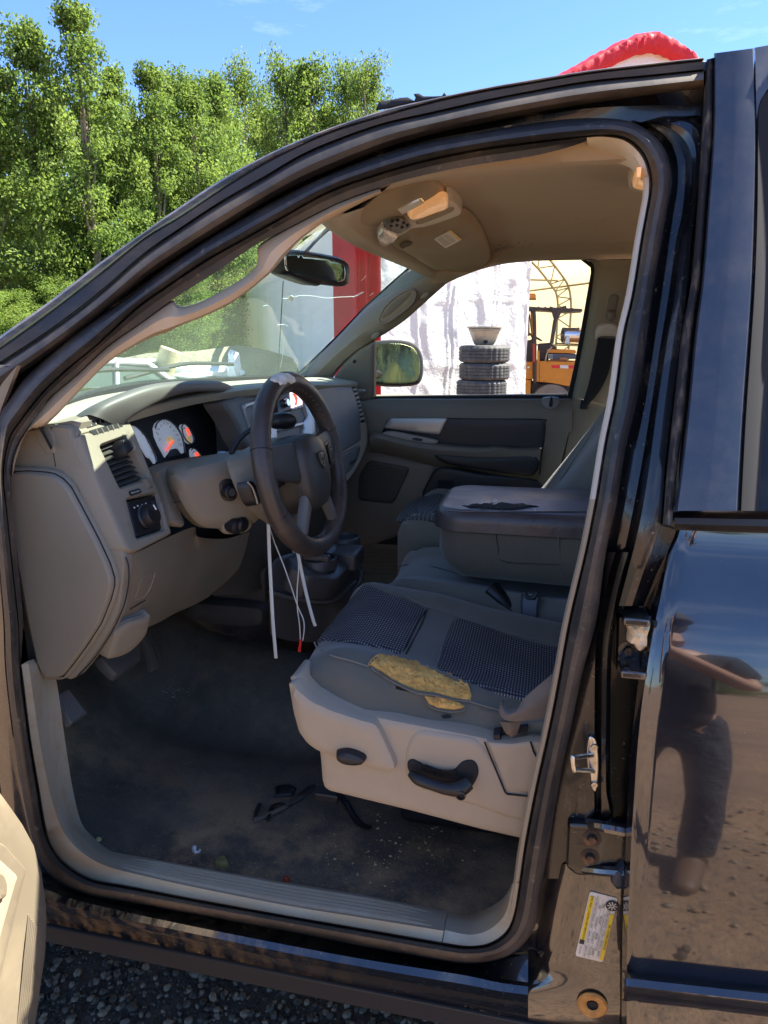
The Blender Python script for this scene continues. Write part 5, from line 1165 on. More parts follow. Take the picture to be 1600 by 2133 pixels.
tube('access_cover_rim', [KFf(*p) for p in ((281,1247),(296,1206),(319,1193),(322,1197),(312,1226),(300,1243),(281,1250))], .0012, M['taupe'], DB, seg=5, n=30)
tube('knee_panel_seam', [KFf(*p) for p in ((243,1285),(270,1270),(303,1250))], .0012, M['blackm'], DB, seg=5, n=8)
# parking brake release handle
hpn = plane3(Y(225,1318,.11), Y(300,1290,.20), Y(215,1365,.12))
patch('brake_release', sm2([(228,1310),(244,1296),(262,1286),(290,1278),(304,1272),(306,1284),(302,1300),(296,1318),(276,1342),(255,1357),(232,1365),(213,1366),(215,1350),(222,1330)], 3), hpn, M['taupe'], DB, th=.016, rr=8, step=8, skirt=.03)
def hpo(u, v): return hpn(u, v)-R(u, v).normalized()*.0175
patch('release_recess', sm2([(229,1322),(240,1306),(262,1291),(288,1283),(298,1281),(296,1292),(282,1308),(262,1320),(240,1327)], 3), hpo, mat('release_recess', (.13, .15, .15), .5), DB, th=.001, rr=2, step=7, skirt=.002)

# steering column
SCm = empty('steering_column', V((-.62, .40, -.32)), DB)
WC = V((-.490, .402, -.258)); WN = V((math.cos(rad(12))*math.cos(rad(-5)), math.cos(rad(12))*math.sin(rad(-5)), math.sin(rad(12))))
WS = V((0, 0, 1)).cross(WN).normalized(); WU = WN.cross(WS)
cs = [(345,985,0), (356,970,0), (400,958,0), (470,944,0), (502,940,0), (520,950,0), (548,1030,0), (545,1060,0), (525,1088,0), (480,1100,0), (430,1100,0), (402,1092,0), (372,1060,0), (350,1015,0)]
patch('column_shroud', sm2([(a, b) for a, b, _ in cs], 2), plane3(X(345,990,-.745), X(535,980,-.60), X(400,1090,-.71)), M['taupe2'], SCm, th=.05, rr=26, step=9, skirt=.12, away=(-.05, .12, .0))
tube('shroud_seam', [plane3(X(345,990,-.745), X(535,980,-.60), X(400,1090,-.71))(u, v)-R(u, v)*.036 for u, v in ((362,1047),(400,1040),(440,1033))], .0012, M['blackm'], SCm, seg=5)
# forward collar between shroud and wheel
cc = [(482,965),(492,948),(520,935),(560,915),(610,912),(640,930),(645,1000),(630,1080),(590,1100),(560,1088),(528,1062),(500,1020)]
patch('column_collar', sm2(cc, 3), plane3(WC-WN*.11+WU*.05+WS*.08, WC-WN*.09-WU*.05+WS*.05, WC-WN*.085-WS*.09), M['taupe2'], SCm, th=.045, rr=30, step=9, skirt=.10, away=(-.1, .02, 0))
# ignition and lighting knobs
ig = plane3(X(345,990,-.745), X(535,980,-.60), X(400,1090,-.71)); nI = (X(535,980,-.60)-X(345,990,-.745)).cross(X(400,1090,-.71)-X(345,990,-.745)).normalized()
if nI.y > 0: nI = -nI
def igo(o): return lambda u, v: ig(u, v)+nI*o
IG = empty('ignition_switch', igo(.05)(460, 1012), SCm)
patch('switch_bezel', sm2([(443,1003),(446,994),(458,988),(470,990),(478,1006),(479,1026),(470,1034),(455,1033),(446,1022)], 3), igo(.049), M['black'], IG, th=.004, rr=3, step=5, skirt=.01)
lathe('key_barrel', igo(.052)(460, 1014), (nI+V((.5, 0, .1))).normalized(), [(.0135, -.004), (.0135, .014), (.011, .017), (.009, .017), (.0001, .0165)], M['black'], IG, seg=22)
lathe('key_face', igo(.052)(460, 1014)+(nI+V((.5, 0, .1))).normalized()*.0168, (nI+V((.5, 0, .1))).normalized(), [(.0078, 0), (.0078, .0012), (.0001, .0014)], mat('key_metal', (.30, .34, .40), .3, metal=.8), IG, seg=18)
patch('key_recess', sm2([(448,1092),(452,1072),(468,1060),(490,1058),(512,1070),(514,1086),(500,1100),(470,1104),(455,1102)], 3), igo(.036), M['taupe2'], IG, th=.01, rr=6, step=6, skirt=.04)
lathe('tilt_knob', igo(.045)(474, 1084), (V((1, -.3, -.1))).normalized(), [(.015, -.03), (.017, -.02), (.017, .012), (.012, .016), (.0001, .017)], M['black'], IG, seg=18)
lathe('tilt_knob', igo(.045)(487, 1081), (V((1, -.3, -.1))).normalized(), [(.015, -.03), (.016, .010), (.012, .014), (.0001, .015)], M['black'], IG, seg=18)
# gear lever and its stalk
tube('gear_lever', [X(482,946,-.62), X(492,922,-.615), X(512,902,-.60), X(540,886,-.58), X(570,878,-.56)], [.006, .006, .0055, .0055, .007], M['black'], SCm, seg=10, n=20)
kn = X(588, 878, -.55); 
tube('gear_knob', [X(560,882,-.565), X(570,878,-.56), X(590,876,-.548), X(606,876,-.54), X(612,877,-.537)], [.004, .016, .019, .016, .004], M['black'], SCm, seg=14, n=16)
patch('hazard_button', sm2([(462,943),(468,940),(474,944),(472,948),(464,948)], 2), X_ if 0 else (lambda u, v: X(u, v, -.66)), mat('button_blue', (.25, .35, .42), .3), SCm, th=.006, rr=3, step=3, skirt=.01)
# centre stack
CS = empty('centre_stack', X(590, 870, -.72), DB)
sp_ = plane3(X(470,840,-.745), X(650,815,-.70), X(640,940,-.66)); nS = V((1, -.1, .2)).normalized()
def spo(o): return lambda u, v: sp_(u, v)+nS*o
patch('stack_surround', sm2([(466,842),(480,832),(520,815),(580,806),(640,800),(664,805),(668,850),(668,905),(650,935),(600,945),(540,950),(515,930),(490,880)], 3), spo(-.004), M['slate'], CS, th=.006, rr=6, step=12, skirt=.05, away=(-1, 0, 0))
patch('stack_bezel', rnd_poly([(500,842),(560,822),(640,812),(652,818),(655,905),(625,935),(540,945),(526,925)], 6), spo(.003), M['silver'], CS, th=.006, rr=4, step=10, skirt=.01, holes=(rnd_poly([(507,852),(530,843),(548,905),(527,912)], 3), rnd_poly([(560,834),(620,822),(634,870),(622,885),(563,893)], 3), rnd_poly([(573,900),(626,888),(626,916),(575,921)], 3)))
patch('stack_cavity', [(498,845),(650,812),(655,930),(530,940)], spo(-.02), M['blackm'], CS, th=0, rr=0, step=20, skirt=0)
for i in range(5): slab('louvre', [spo(.0)(509+i*4, 856+i*11), spo(.0)(529+i*3.5, 848+i*11), spo(.0)(529+i*3.5, 850.5+i*11), spo(.0)(509+i*4, 858.5+i*11)], (-.012, 0, .002), M['black'], CS, bevel=0)
# radio with a bright display
RA = empty('car_radio', spo(.0)(592, 840), CS)
patch('radio_body', rnd_poly([(562,822),(618,806),(622,850),(566,866)], 3), spo(.006), M['black'], RA, th=.012, rr=2, step=7, skirt=.02)
patch('radio_display', rnd_poly([(591,820),(615,816),(618,845),(594,853)], 2), spo(.0185), mat('display', (.55, .50, .52), .3, emit=((.9, .8, .82), .35)), RA, th=.001, rr=0, step=6, skirt=.002)
patch('display_graphic', [(595,822),(603,823),(607,832),(605,846),(600,848),(603,838),(600,829)], spo(.0198), M['red'], RA, th=.0006, rr=0, step=4, skirt=.001)
patch('display_band', [(566,812),(612,807),(613,812),(568,820)], spo(.0187), mat('display_pink', (.65, .3, .32), .4, emit=((.9, .4, .45), .25)), RA, th=.0006, rr=0, step=5, skirt=.001)
lathe('volume_knob', spo(.018)(580, 842), nS, [(.012, -.002), (.012, .010), (.009, .013), (.0001, .013)], M['chrome'], RA, seg=18)
for i in range(4): patch('radio_button', rnd_poly([(596+i*6,852-i*1.6),(601+i*6,851-i*1.6),(601.5+i*6,855-i*1.6),(596.5+i*6,856-i*1.6)], 1, 2), spo(.0187), M['silver'], RA, th=.002, rr=1, step=3, skirt=.002)
patch('stack_shelf', [(570,893),(625,880),(628,887),(573,900)], spo(.008), M['silver'], CS, th=.004, rr=2, step=5, skirt=.02)
# glove box side of the dash
GP = plane3(X(640,800,-.70), X(735,803,-.675), X(740,935,-.625)); nG = V((1, -.05, .25)).normalized()
def gpo(o): return lambda u, v: GP(u, v)+nG*o
patch('passenger_fascia', sm2([(640,800),(670,796),(700,796),(733,799),(744,812),(756,850),(766,885),(768,905),(766,930),(752,962),(735,990),(722,1004),(700,1005),(680,980),(660,960),(655,930),(655,880),(650,830)], 3), gpo(-.006), M['cream'] if 0 else mat('fascia_beige', (.42, .37, .28), .55, bump=(400, .25, .0008), var=(3, .06)), DB, th=.010, rr=8, step=12, skirt=.08, away=(-1, 0, 0))
patch('glovebox_upper', rnd_poly([(648,808),(727,806),(736,830),(745,862),(748,918),(704,945),(690,940),(660,930),(655,850)], 5), gpo(.006), M['slate'], DB, th=.006, rr=4, step=10, skirt=.01)
patch('glovebox_lid', sm2([(705,950),(725,938),(746,928),(745,945),(735,970),(722,986),(712,992),(704,980)], 3), gpo(.004), M['slate'], DB, th=.006, rr=4, step=8, skirt=.01)
patch('glovebox_latch', rnd_poly([(722,962),(738,955),(734,963),(720,971)], 2), gpo(.011), M['black'], DB, th=.003, rr=2, step=4, skirt=.004)
SV_ = empty('side_air_vent', gpo(.01)(747, 842), DB)
patch('vent_frame', rnd_poly([(728,808),(737,806),(757,880),(750,882),(740,850)], 3), gpo(.006), M['blackm'], SV_, th=.001, rr=0, step=6, skirt=.003)
for i in range(8): patch('vent_bar', rnd_poly([(729.5+i*2.4,811+i*8.6),(738+i*2.2,809+i*8.6),(739.5+i*2.2,814.5+i*8.6),(731+i*2.4,816.5+i*8.6)], 1, 2), gpo(.0075), bpy.data.materials['fascia_beige'], SV_, th=.004, rr=1.5, step=4, skirt=.004)
patch('dash_seam', [(640,804),(728,803),(738,806),(728,807),(640,808)], gpo(.005), M['blackm'], DB, th=.001, rr=0, step=10, skirt=.002)
# lower middle of the dash and tunnel housing
rows = []
for r in ([(500,1085,.60),(560,1050,.78),(640,1000,.98),(720,990,1.25)], [(505,1110,.62),(575,1090,.80),(650,1060,1.0),(722,1010,1.3)], [(500,1180,.62),(560,1180,.75),(640,1150,.95),(715,1060,1.25)], [(440,1240,.56),(520,1235,.66),(600,1200,.84),(700,1120,1.2)]):
    rows.append([Y(*a) for a in r])
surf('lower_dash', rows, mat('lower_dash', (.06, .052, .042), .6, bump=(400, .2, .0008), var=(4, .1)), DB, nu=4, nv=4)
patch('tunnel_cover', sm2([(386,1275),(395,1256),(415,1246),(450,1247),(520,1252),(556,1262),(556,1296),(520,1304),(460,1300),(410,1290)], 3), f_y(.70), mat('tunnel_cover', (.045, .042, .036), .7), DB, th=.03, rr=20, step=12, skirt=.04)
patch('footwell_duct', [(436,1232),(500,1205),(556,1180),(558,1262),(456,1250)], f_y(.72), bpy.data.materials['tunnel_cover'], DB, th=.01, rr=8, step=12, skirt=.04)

# ================================================================ steering wheel
SW = empty('steering_wheel', WC, T, label='worn brown black leather steering wheel with the leather peeled at its top')
RW, rw = .1725, .0205
def wp(a, r, h=0): return WC+WS*math.sin(a)*r+WU*math.cos(a)*r+WN*h
vs_, fs_ = [], []
NA, NR = 96, 14
for i in range(NA):
    a = 2*math.pi*i/NA
    k_ = 1+.10*math.exp(-((((a-2.25+math.pi) % (2*math.pi))-math.pi)/.25)**2)+.10*math.exp(-((((a+2.25+math.pi) % (2*math.pi))-math.pi)/.25)**2)
    for j in range(NR):
        q = 2*math.pi*j/NR
        r0 = rw*k_*(1+.02*noise.noise(V((math.cos(a)*5, math.sin(a)*5, q))))
        vs_.append(wp(a, RW+math.cos(q)*r0, math.sin(q)*r0*.95))
fs_ = grid_faces(NA, NR, True, True)
mk('wheel_rim', vs_, fs_, M['wheel'], SW)
bvw = bvh_of(vs_, fs_)
# worn patch and torn flap at the top
patch('worn_patch', [(562,792),(568,784),(582,778),(600,779),(612,786),(616,795),(606,800),(599,795),(594,801),(584,803),(580,797),(572,796)], onto(bvw, lambda u, v: X(u, v, -.5)), M['wheelworn'], SW, th=.0035, rr=2, step=4, skirt=.002, bump=lambda u, v, p: .0008*noise.noise(p*400))
patch('leather_flap', [(590,775),(596,780),(606,783),(611,789),(604,786),(594,782)], onto(bvw, lambda u, v: X(u, v, -.5)), M['wheel'], SW, th=.004, rr=2, step=3, skirt=.003)
for a in (-1.25, 1.25, -2.0, 2.0):
    tube('leather_seam', [wp(a, RW+math.cos(q)*(rw*1.01), math.sin(q)*rw*.97) for q in [k*2*math.pi/14 for k in range(15)]], .0009, M['blackm'], SW, seg=4)
# stitching down the inner side of the rim
G = []
for i in range(60):
    a = 2*math.pi*i/60; q = math.pi*.85
    p = wp(a, RW+math.cos(q)*rw*1.02, math.sin(q)*rw); p2 = wp(a+.03, RW+math.cos(q-.25)*rw*1.03, math.sin(q-.25)*rw)
    G.append(tube_geo([p, p2], .0008, 4))
mk('stitching', *join(*G), mat('thread', (.12, .10, .09), .8), SW, smooth=False)
# spokes: two side pairs and the lower two, plus hub
wm = mat('wheel_plastic', (.036, .034, .032), .45, bump=(400, .2, .0006), var=(8, .15))
sl_ = mat('spoke_silver', (.20, .18, .155), .4, metal=.3, rvar=.1)
def spoke(a, w0, w1, mt, r0=.05, r1=.168, h0=.012, h1=.0, name='wheel_spoke'):
    rows = []
    for t in (0, .33, .66, 1):
        r = r0+(r1-r0)*t; wd = w0+(w1-w0)*t; h = h0+(h1-h0)*t; c = wp(a, r, h); s = (wp(a+.01, r, h)-wp(a-.01, r, h)).normalized()
        ring = []
        for q in range(12):
            an = 2*math.pi*q/12; ring.append(c+s*wd/2*math.copysign(abs(math.cos(an))**.7, math.cos(an))+WN*.010*math.copysign(abs(math.sin(an))**.7, math.sin(an)))
        rows.append(ring)
    vs_ = [p for r in rows for p in r]
    return mk(name, vs_, grid_faces(4, 12, False, True)+[tuple(range(12)), tuple(range(36, 48))], mt, SW)
spoke(rad(80), .085, .060, wm); spoke(rad(-80), .085, .060, wm)
spoke(rad(148), .042, .030, sl_); spoke(rad(-148), .042, .030, sl_)
# hub cushion: rounded shield shape
hub = []
for i in range(40):
    a = 2*math.pi*i/40; x, y = math.sin(a), math.cos(a)
    rx = .066*(1+.08*y); ry = .090 if y < 0 else .068
    e = .75
    hub.append((rx*math.copysign(abs(x)**e, x), ry*math.copysign(abs(y)**e, y)))
rows = []
for k_, h in ((1.0, -.05), (1.03, -.01), (1.0, .012), (.93, .026), (.80, .034), (.5, .039), (.15, .041), (.001, .041)):
    rows.append([WC+WS*x*k_+WU*(y*k_-.006)+WN*h for x, y in hub])
vs_ = [p for r in rows for p in r]; fh = grid_faces(len(rows), 40, False, True)
mk('wheel_hub', vs_, fh, wm, SW); bvh_hub = bvh_of(vs_, fh)
HB = onto(bvh_hub, lambda u, v: X(u, v, -.45))
# shield emblem of a ram's head
def ep(x, y, h=.0): return WC+WN*(.0425+h)+WS*x+WU*(y+.004)
sh = [(-.0125, .015), (0, .018), (.0125, .015), (.012, .002), (.009, -.008), (0, -.019), (-.009, -.008), (-.012, .002)]
slab('badge_rim', [ep(x, y) for x, y in sh], WN*.002, M['ink'], SW, bevel=0)
slab('badge_shield', [ep(x*.84, y*.84, .0021) for x, y in sh], WN*.0012, M['chrome'], SW, bevel=0)
G = []
for sx in (-1, 1):                            # curled horns, and the long face between them
    P = [ep(sx*x, y, .0036) for x, y in ((.001, .010), (.006, .0105), (.0085, .005), (.007, -.001), (.004, .000), (.0045, .004))]
    G.append(tube_geo(cr(P, 14), .0009, 5))
    G.append(tube_geo([ep(sx*.0035, .004, .0036), ep(sx*.0028, -.006, .0036), ep(sx*.001, -.011, .0036)], .0007, 5))
G.append(tube_geo([ep(0, .008, .0036), ep(0, -.003, .0036)], .0010, 5))
mk('badge_relief', *join(*G), M['ink'], SW)
# switch pods
for sx in (-1, 1):
    def pd(x, y, h=.022): return WC+WS*x*sx*1.0+WU*y+WN*(h-(.03 if sx < 0 else 0))
    slab('switch_pod', [pd(.072, .030), (pd(.118, .034, .016)), pd(.122, .0, .014), pd(.115, -.032, .014), pd(.074, -.026)], -WN*.02, M['black'], SW, bevel=.006)
    slab('switch_rocker', [pd(.082, .024, .0235), pd(.110, .026, .019), pd(.112, -.020, .018), pd(.084, -.020, .0225)], WN*.004, M['black'], SW, bevel=.003)
    for yy in (.014, -.010): slab('switch_mark', [pd(.088, yy, .0278), pd(.104, yy+.001, .0252), pd(.104, yy-.001, .0252), pd(.088, yy-.002, .0278)], WN*.0004, M['inkg'] if yy < 0 else M['silver'], SW, bevel=0)
patch('cruise_button', sm2([(669,990),(674,985),(681,988),(680,1003),(675,1012),(669,1010)], 2), lambda u, v: PL(u, v, WC+WN*.03, WN), M['black'], SW, th=.006, rr=4, step=4, skirt=.02)
patch('turn_signal', sm2([(512,1005),(522,1003),(533,1020),(540,1042),(536,1052),(526,1046),(516,1024)], 3), lambda u, v: PL(u, v, WC-WN*.05, WN), M['black'], SW, th=.008, rr=5, step=5, skirt=.02)
tube('signal_edge', [PL(u, v, WC-WN*.04, WN) for u, v in ((516,1004),(526,1016),(533,1035),(537,1050))], .0018, mat('signal_edge', (.45, .40, .3), .4), SW, seg=5, n=10)

# ================================================================ console tray with cup holders
CT = empty('cup_holder_tray', V((-.62, .82, -.85)), T, label='black plastic floor console with round cup holders')
rows = []
for r in ([(560,1195,.62),(575,1165,.66),(640,1145,.80),(700,1130,.95),(738,1128,1.05)], [(560,1200,.61),(580,1170,.65),(645,1155,.78),(705,1140,.94),(742,1140,1.04)], [(562,1235,.61),(610,1245,.66),(680,1250,.75),(735,1215,.92),(752,1180,1.04)], [(560,1248,.61),(610,1262,.66),(690,1262,.76),(745,1222,.93),(757,1185,1.04)]): rows.append([Y(*a) for a in r])
surf('tray_base', rows, M['tray'], CT, nu=5, nv=4, thick=.10, away=(0, .02, -1))
tp = plane3(Y(575,1165,.68), Y(740,1140,.98), Y(690,1215,.70))
ntp = V((0, 0, 1))
def tpo(o): return lambda u, v: tp(u, v)+ntp*o
patch('tray_top', rnd_poly([(590,1172),(640,1152),(700,1138),(738,1136),(746,1150),(735,1182),(702,1218),(690,1220),(640,1215),(600,1195)], 6), tpo(.004), M['tray'], CT, th=.016, rr=6, step=8, skirt=.05)
for (u, v, r) in ((664, 1188, .040), (718, 1142, .036)):
    c = tpo(.030)(u, v)
    lathe('cup_holder', c, (0, 0, 1), [(r*.8, -.012), (r, -.010), (r+.003, .004), (r+.007, .006), (r+.009, .003), (r+.010, -.02)], M['tray'], CT, seg=30)
    lathe('cup_well', c, (0, 0, 1), [(.0001, .001), (r*.98, .001)], M['blackm'], CT, seg=30)
    lathe('cup_holder_ring', c, (0, 0, 1), [(r+.002, .0045), (r+.0045, .0068), (r+.007, .0062)], mat('rim_sheen', (.05, .055, .065), .25) if u < 700 else bpy.data.materials['rim_sheen'], CT, seg=30)
box('cup_arm', tpo(.045)(660, 1196), (.075, .02, .02), M['tray'], CT, bevel=.006)
box('tray_block', tpo(.02)(725, 1175), (.07, .10, .05), M['tray'], CT, bevel=.008)
patch('tray_latch', rnd_poly([(608,1163),(616,1161),(619,1166),(611,1169)], 2), tpo(.021), M['silver'], CT, th=.002, rr=1, step=4, skirt=.002)
tube('console_trim', [Y(560,1232,.60), Y(610,1246,.64), Y(690,1252,.72), Y(740,1212,.90)], .005, M['kick'] if 0 else mat('console_edge', (.09, .085, .075), .4), CT, seg=6, n=20)
tube('charging_cable', [Y(738,1152,1.0), Y(746,1175,.98), Y(752,1200,.95), Y(755,1218,.93)], .0022, M['tray'], CT, seg=5, n=10)
# ================================================================ seats
def cushion_fn(x0, x1, y0, y1, zf, zr, side=.055, front=.09, drop=.16, wav=.004, nx=44, ny=36):
    """rounded seat cushion; returns grid vertices: top with rolled front and sides"""
    def top(x, y):
        t = (x-x0)/(x1-x0); z = zf+(zr-zf)*t
        w_ = (y-y0)/(y1-y0)
        z += .020*math.exp(-((w_-.12)/.10)**2)+.020*math.exp(-((w_-.90)/.10)**2)-.012*math.exp(-((w_-.5)/.35)**2-((t-.65)/.3)**2)
        return z
    vs_ = []
    for i in range(nx+1):
        a = i/nx
        for j in range(ny+1):
            b = j/ny
            # perimeter rolls: parameter zones
            sb = (b-.5)*2; sa = a
            yb = math.copysign(min(1, abs(sb)/.80), sb); kb = max(0, (abs(sb)-.80)/.20)
            fa = min(1, max(0, (a-.22)/.78)); ka = max(0, (.22-a)/.22)
            y = (y0+y1)/2+yb*((y1-y0)/2-side)+math.copysign(side*math.sin(min(kb, .75)/.75*math.pi/2), sb)*(1 if kb > 0 else 0)
            x = x0+front+fa*(x1-x0-front)-front*math.sin(min(ka, .7)/.7*math.pi/2)*(1 if ka > 0 else 0)
            if ka > .62: x += front*.9*(ka-.62)/.38
            # round the front corners in plan
            cx = max(0, 1-(x-x0)/.13); kq = .05 if y < (y0+y1)/2 else .20; y = (y0+y1)/2+(y-(y0+y1)/2)*(1-kq*cx*cx)
            z = top(max(x, x0+.02), min(max(y, y0+.03), y1-.03))
            dk = 0
            if kb > 0: dk = max(dk, side*(1-math.cos(min(kb, .75)/.75*math.pi/2))+(drop-side)*max(0, kb-.75)/.25)
            if ka > 0: dk = max(dk, front*.8*(1-math.cos(min(ka, .7)/.7*math.pi/2))+(drop-front*.8)*max(0, ka-.7)/.3)
            z -= dk
            p = V((x, y, z)); n_ = noise.noise(V((p.x*7, p.y*9, p.z*14)))
            vs_.append(p+V((0, 0, wav*n_)))
    return vs_, grid_faces(nx+1, ny+1)
DS = empty('driver_seat', V((-.15, .38, -.80)), T, label='driver seat with a torn cushion edge showing yellow foam')
DS.name = 'front_seat'
WL['front_seat'] = WL['driver_seat'] if 'driver_seat' in WL else V((-.15, .38, -.80))
vs_, fs_ = cushion_fn(-.447, .22, .098, .635, -.556, -.664, side=.110, front=.125, drop=.15, wav=.007, nx=150, ny=120)
# folds where the cover sags over the outer edge
for p in vs_:
    p.x += .050*max(0, 1-(p.y-.098)/.22)**2*max(0, 1-(p.x+.447)/.25)
    if p.y < .20 and p.x > -.42:
        k_ = min(1, (.20-p.y)/.06); p.y += .005*k_*math.sin(p.z*150+p.x*22+2*noise.noise(p*6)); p.z += .003*k_*math.sin(p.x*60+p.z*40)
bvs = bvh_of(vs_, fs_)
TEAR1 = [(775,1385),(786,1373),(800,1371),(818,1373),(850,1383),(880,1390),(905,1400),(940,1413),(968,1430),(975,1446),(970,1454),(940,1453),(900,1443),(870,1439),(840,1427),(810,1411),(790,1397)]
TEAR2 = [(884,1450),(900,1451),(930,1455),(955,1463),(967,1472),(945,1477),(915,1474),(896,1466)]
px_ = [P2(p) for p in vs_]
def cut(f):
    cx = sum(px_[i][0] for i in f)/4; cy_ = sum(px_[i][1] for i in f)/4
    if not (760 < cx < 990 and 1360 < cy_ < 1490): return False
    h_ = (V(vs_[f[0]])-CAM)
    if vs_[f[0]].y > .36: return False
    return inside((cx, cy_), TEAR1) or inside((cx, cy_), TEAR2)
mk('seat_cushion', vs_, [f for f in fs_ if not cut(f)], M['cloth'], DS)
SF = onto(bvs, lambda u, v: Z(u, v, -.6))
def sp3(name, out, mt, th=.006, rr=6, step=9, off=0.0, parent=DS, f=SF, **k):
    return patch(name, out, (lambda u, v: (lambda p: p-R(u, v).normalized()*off)(f(u, v))), mt, parent, th=th, rr=rr, step=step, skirt=.004, **k)
sp3('seat_insert', sm2([(661,1336),(700,1285),(755,1222),(765,1219),(800,1234),(884,1268),(872,1296),(838,1360),(800,1352),(730,1340),(680,1336)], 3), M['insert'], th=.005)
sp3('seat_insert', sm2([(914,1394),(918,1370),(932,1330),(950,1292),(958,1289),(1000,1302),(1070,1328),(1140,1346),(1172,1352),(1172,1380),(1160,1440),(1120,1462),(1085,1460),(1020,1440),(960,1414)], 3), M['insert'], th=.005)
# piping seams
def seam(pts, r=.0014, mt=None, n=40, off=.003):
    tube('seam', [SF(*p)-R(*p).normalized()*off for p in pts], r, mt or M['cloth2'], DS, seg=5, n=n)
seam([(655,1338),(662,1350),(690,1365),(730,1376),(768,1388)], .0016)
seam([(975,1460),(1010,1471),(1050,1482)], .0016)
seam([(775,1392),(812,1416),(868,1443),(905,1448),(940,1457),(978,1460)], .0026, M['cloth2'])
seam([(765,1214),(830,1236),(886,1262),(950,1282),(1060,1318),(1172,1344)], .0014)
seam([(890,1268),(878,1300),(846,1362)], .0016, M['blackm']); seam([(944,1290),(925,1334),(908,1392)], .0014, M['cloth'])
# stitches along the outboard seam
G = []
P = cr([V((*p, 0)) for p in ((668,1352),(730,1378),(770,1394),(812,1418),(868,1445),(905,1450),(940,1459),(980,1464),(1048,1487))], 75)
for a, b in list(zip(P, P[1:]))[::2]:
    p, q = SF(a.x, a.y+2)-R(a.x, a.y)*.0015, SF(a.x*.35+b.x*.65, a.y*.35+b.y*.65+2)-R(a.x, a.y)*.0015; G.append(tube_geo([p, q], .0008, 4))
mk('stitching', *join(*G), bpy.data.materials['thread'], DS, smooth=False)
# torn foam
def fb(u, v, p): return .0025*noise.noise(p*60)+.0025*noise.noise(p*190)+.0018*noise.noise(p*480)
sp3('torn_foam', [(766,1384),(774,1372),(782,1366),(797,1364),(815,1366),(850,1376),(870,1380),(900,1392),(940,1406),(976,1428),(983,1446),(980,1461),(960,1462),(938,1454),(900,1444),(870,1440),(840,1428),(810,1412),(790,1398)], M['foam'], th=.004, rr=5, step=3.2, off=.0005, bump=fb, kind='stuff')
sp3('torn_foam', [(882,1448),(900,1450),(930,1454),(955,1462),(969,1472),(962,1477),(945,1479),(915,1476),(894,1468)], M['foam'], th=.003, rr=4, step=3.2, off=.0005, bump=fb, kind='stuff')
def lip(pts, r):
    tube('torn_cloth_edge', [SF(*p)-R(*p).normalized()*.005 for p in pts], r, M['cloth'], DS, seg=7, n=46, flat=.6)
lip([(770,1384),(778,1374),(796,1367),(822,1369),(855,1378),(890,1392),(925,1404),(950,1416),(968,1428)], [.0012, .0025, .003, .0035, .005, .0065, .006, .005, .001])
lip([(772,1386),(788,1401),(812,1415),(840,1430),(868,1442),(905,1447),(940,1456),(978,1459)], [.0012, .003, .0032, .0035, .004, .004, .0035, .001])
lip([(880,1448),(892,1468),(914,1478),(945,1482),(966,1478),(972,1472)], [.001, .0025, .003, .003, .0025, .001])
G = []; rng = random.Random(11)
for i in range(60):
    t = rng.random(); u = 790+t*180; v = 1372+t*58+rng.uniform(-3, 3)+(4 if rng.random() < .5 else 0); p = SF(u, v)-R(u, v)*.006
    G.append(tube_geo([p, p+V((rng.uniform(-.006, .006), -.003, rng.uniform(-.006, .002)))], .0003, 3))
mk('frayed_threads', *join(*G), bpy.data.materials['thread'], DS, smooth=False, kind='stuff')
sp3('cloth_hole', sm2([(920,1492),(930,1488),(940,1491),(938,1495),(925,1496)], 2), M['blackm'], th=.001, rr=0, step=4, off=.002)
# plastic shield along the outer side
def shf(u, v): return Y(u, v, .105+.012*max(0, (650-u)/40)**2)
sh_o = [(611,1404),(618,1398),(627,1400),(640,1421),(662,1440),(700,1457),(760,1477),(820,1490),(900,1505),(1000,1524),(1024,1530),(1068,1537),(1160,1540),(1150,1760),(1092,1741),(1000,1720),(860,1683),(780,1664),(690,1642),(678,1634),(673,1618),(670,1580),(667,1552),(652,1540),(634,1520),(626,1490),(616,1440)]
patch('seat_shield', rnd_poly(sh_o, 5), shf, M['shield'], DS, th=.016, rr=11, step=11, skirt=.05, away=(0, 1, 0))
def sho(o): return lambda u, v: shf(u, v)+V((0, -o, 0))
patch('shield_bulge', rnd_poly([(613,1408),(625,1404),(640,1424),(662,1443),(700,1460),(760,1480),(790,1487),(800,1500),(828,1560),(834,1580),(826,1592),(810,1594),(760,1580),(700,1562),(668,1550),(648,1536),(632,1512),(622,1470)], 8), sho(.013), M['shield'], DS, th=.018, rr=14, step=9, skirt=.02, away=(0, 1, 0))
patch('shield_raise', rnd_poly([(870,1508),(1000,1530),(1060,1610),(1110,1640),(1100,1700),(1060,1692),(1000,1670),(870,1630),(845,1600),(850,1540)], 16), sho(.0145), M['shield'], DS, th=.005, rr=12, step=12, skirt=.01, away=(0, 1, 0))
patch('belt_anchor_cover', rnd_poly([(1014,1532),(1066,1536),(1108,1530),(1160,1535),(1150,1640),(1100,1638),(1057,1634)], 5), sho(.012), M['shield'], DS, th=.008, rr=5, step=10, skirt=.01, away=(0, 1, 0), label='belt anchor cover at the rear of the seat shield')
for P in ([(1012,1531),(1054,1634),(1058,1638),(1110,1643)], [(1106,1530),(1112,1550),(1122,1568)]):
    tube('cover_seam', [sho(.022)(*p) for p in P], .0016, M['blackm'], DS, seg=5)
patch('lumbar_knob', sm2([(711,1545),(716,1540),(735,1537),(757,1543),(771,1551),(773,1560),(766,1568),(748,1570),(728,1567),(714,1558)], 3), sho(.030), M['black'], DS, th=.018, rr=12, step=5, skirt=.014, away=(0, 1, 0))
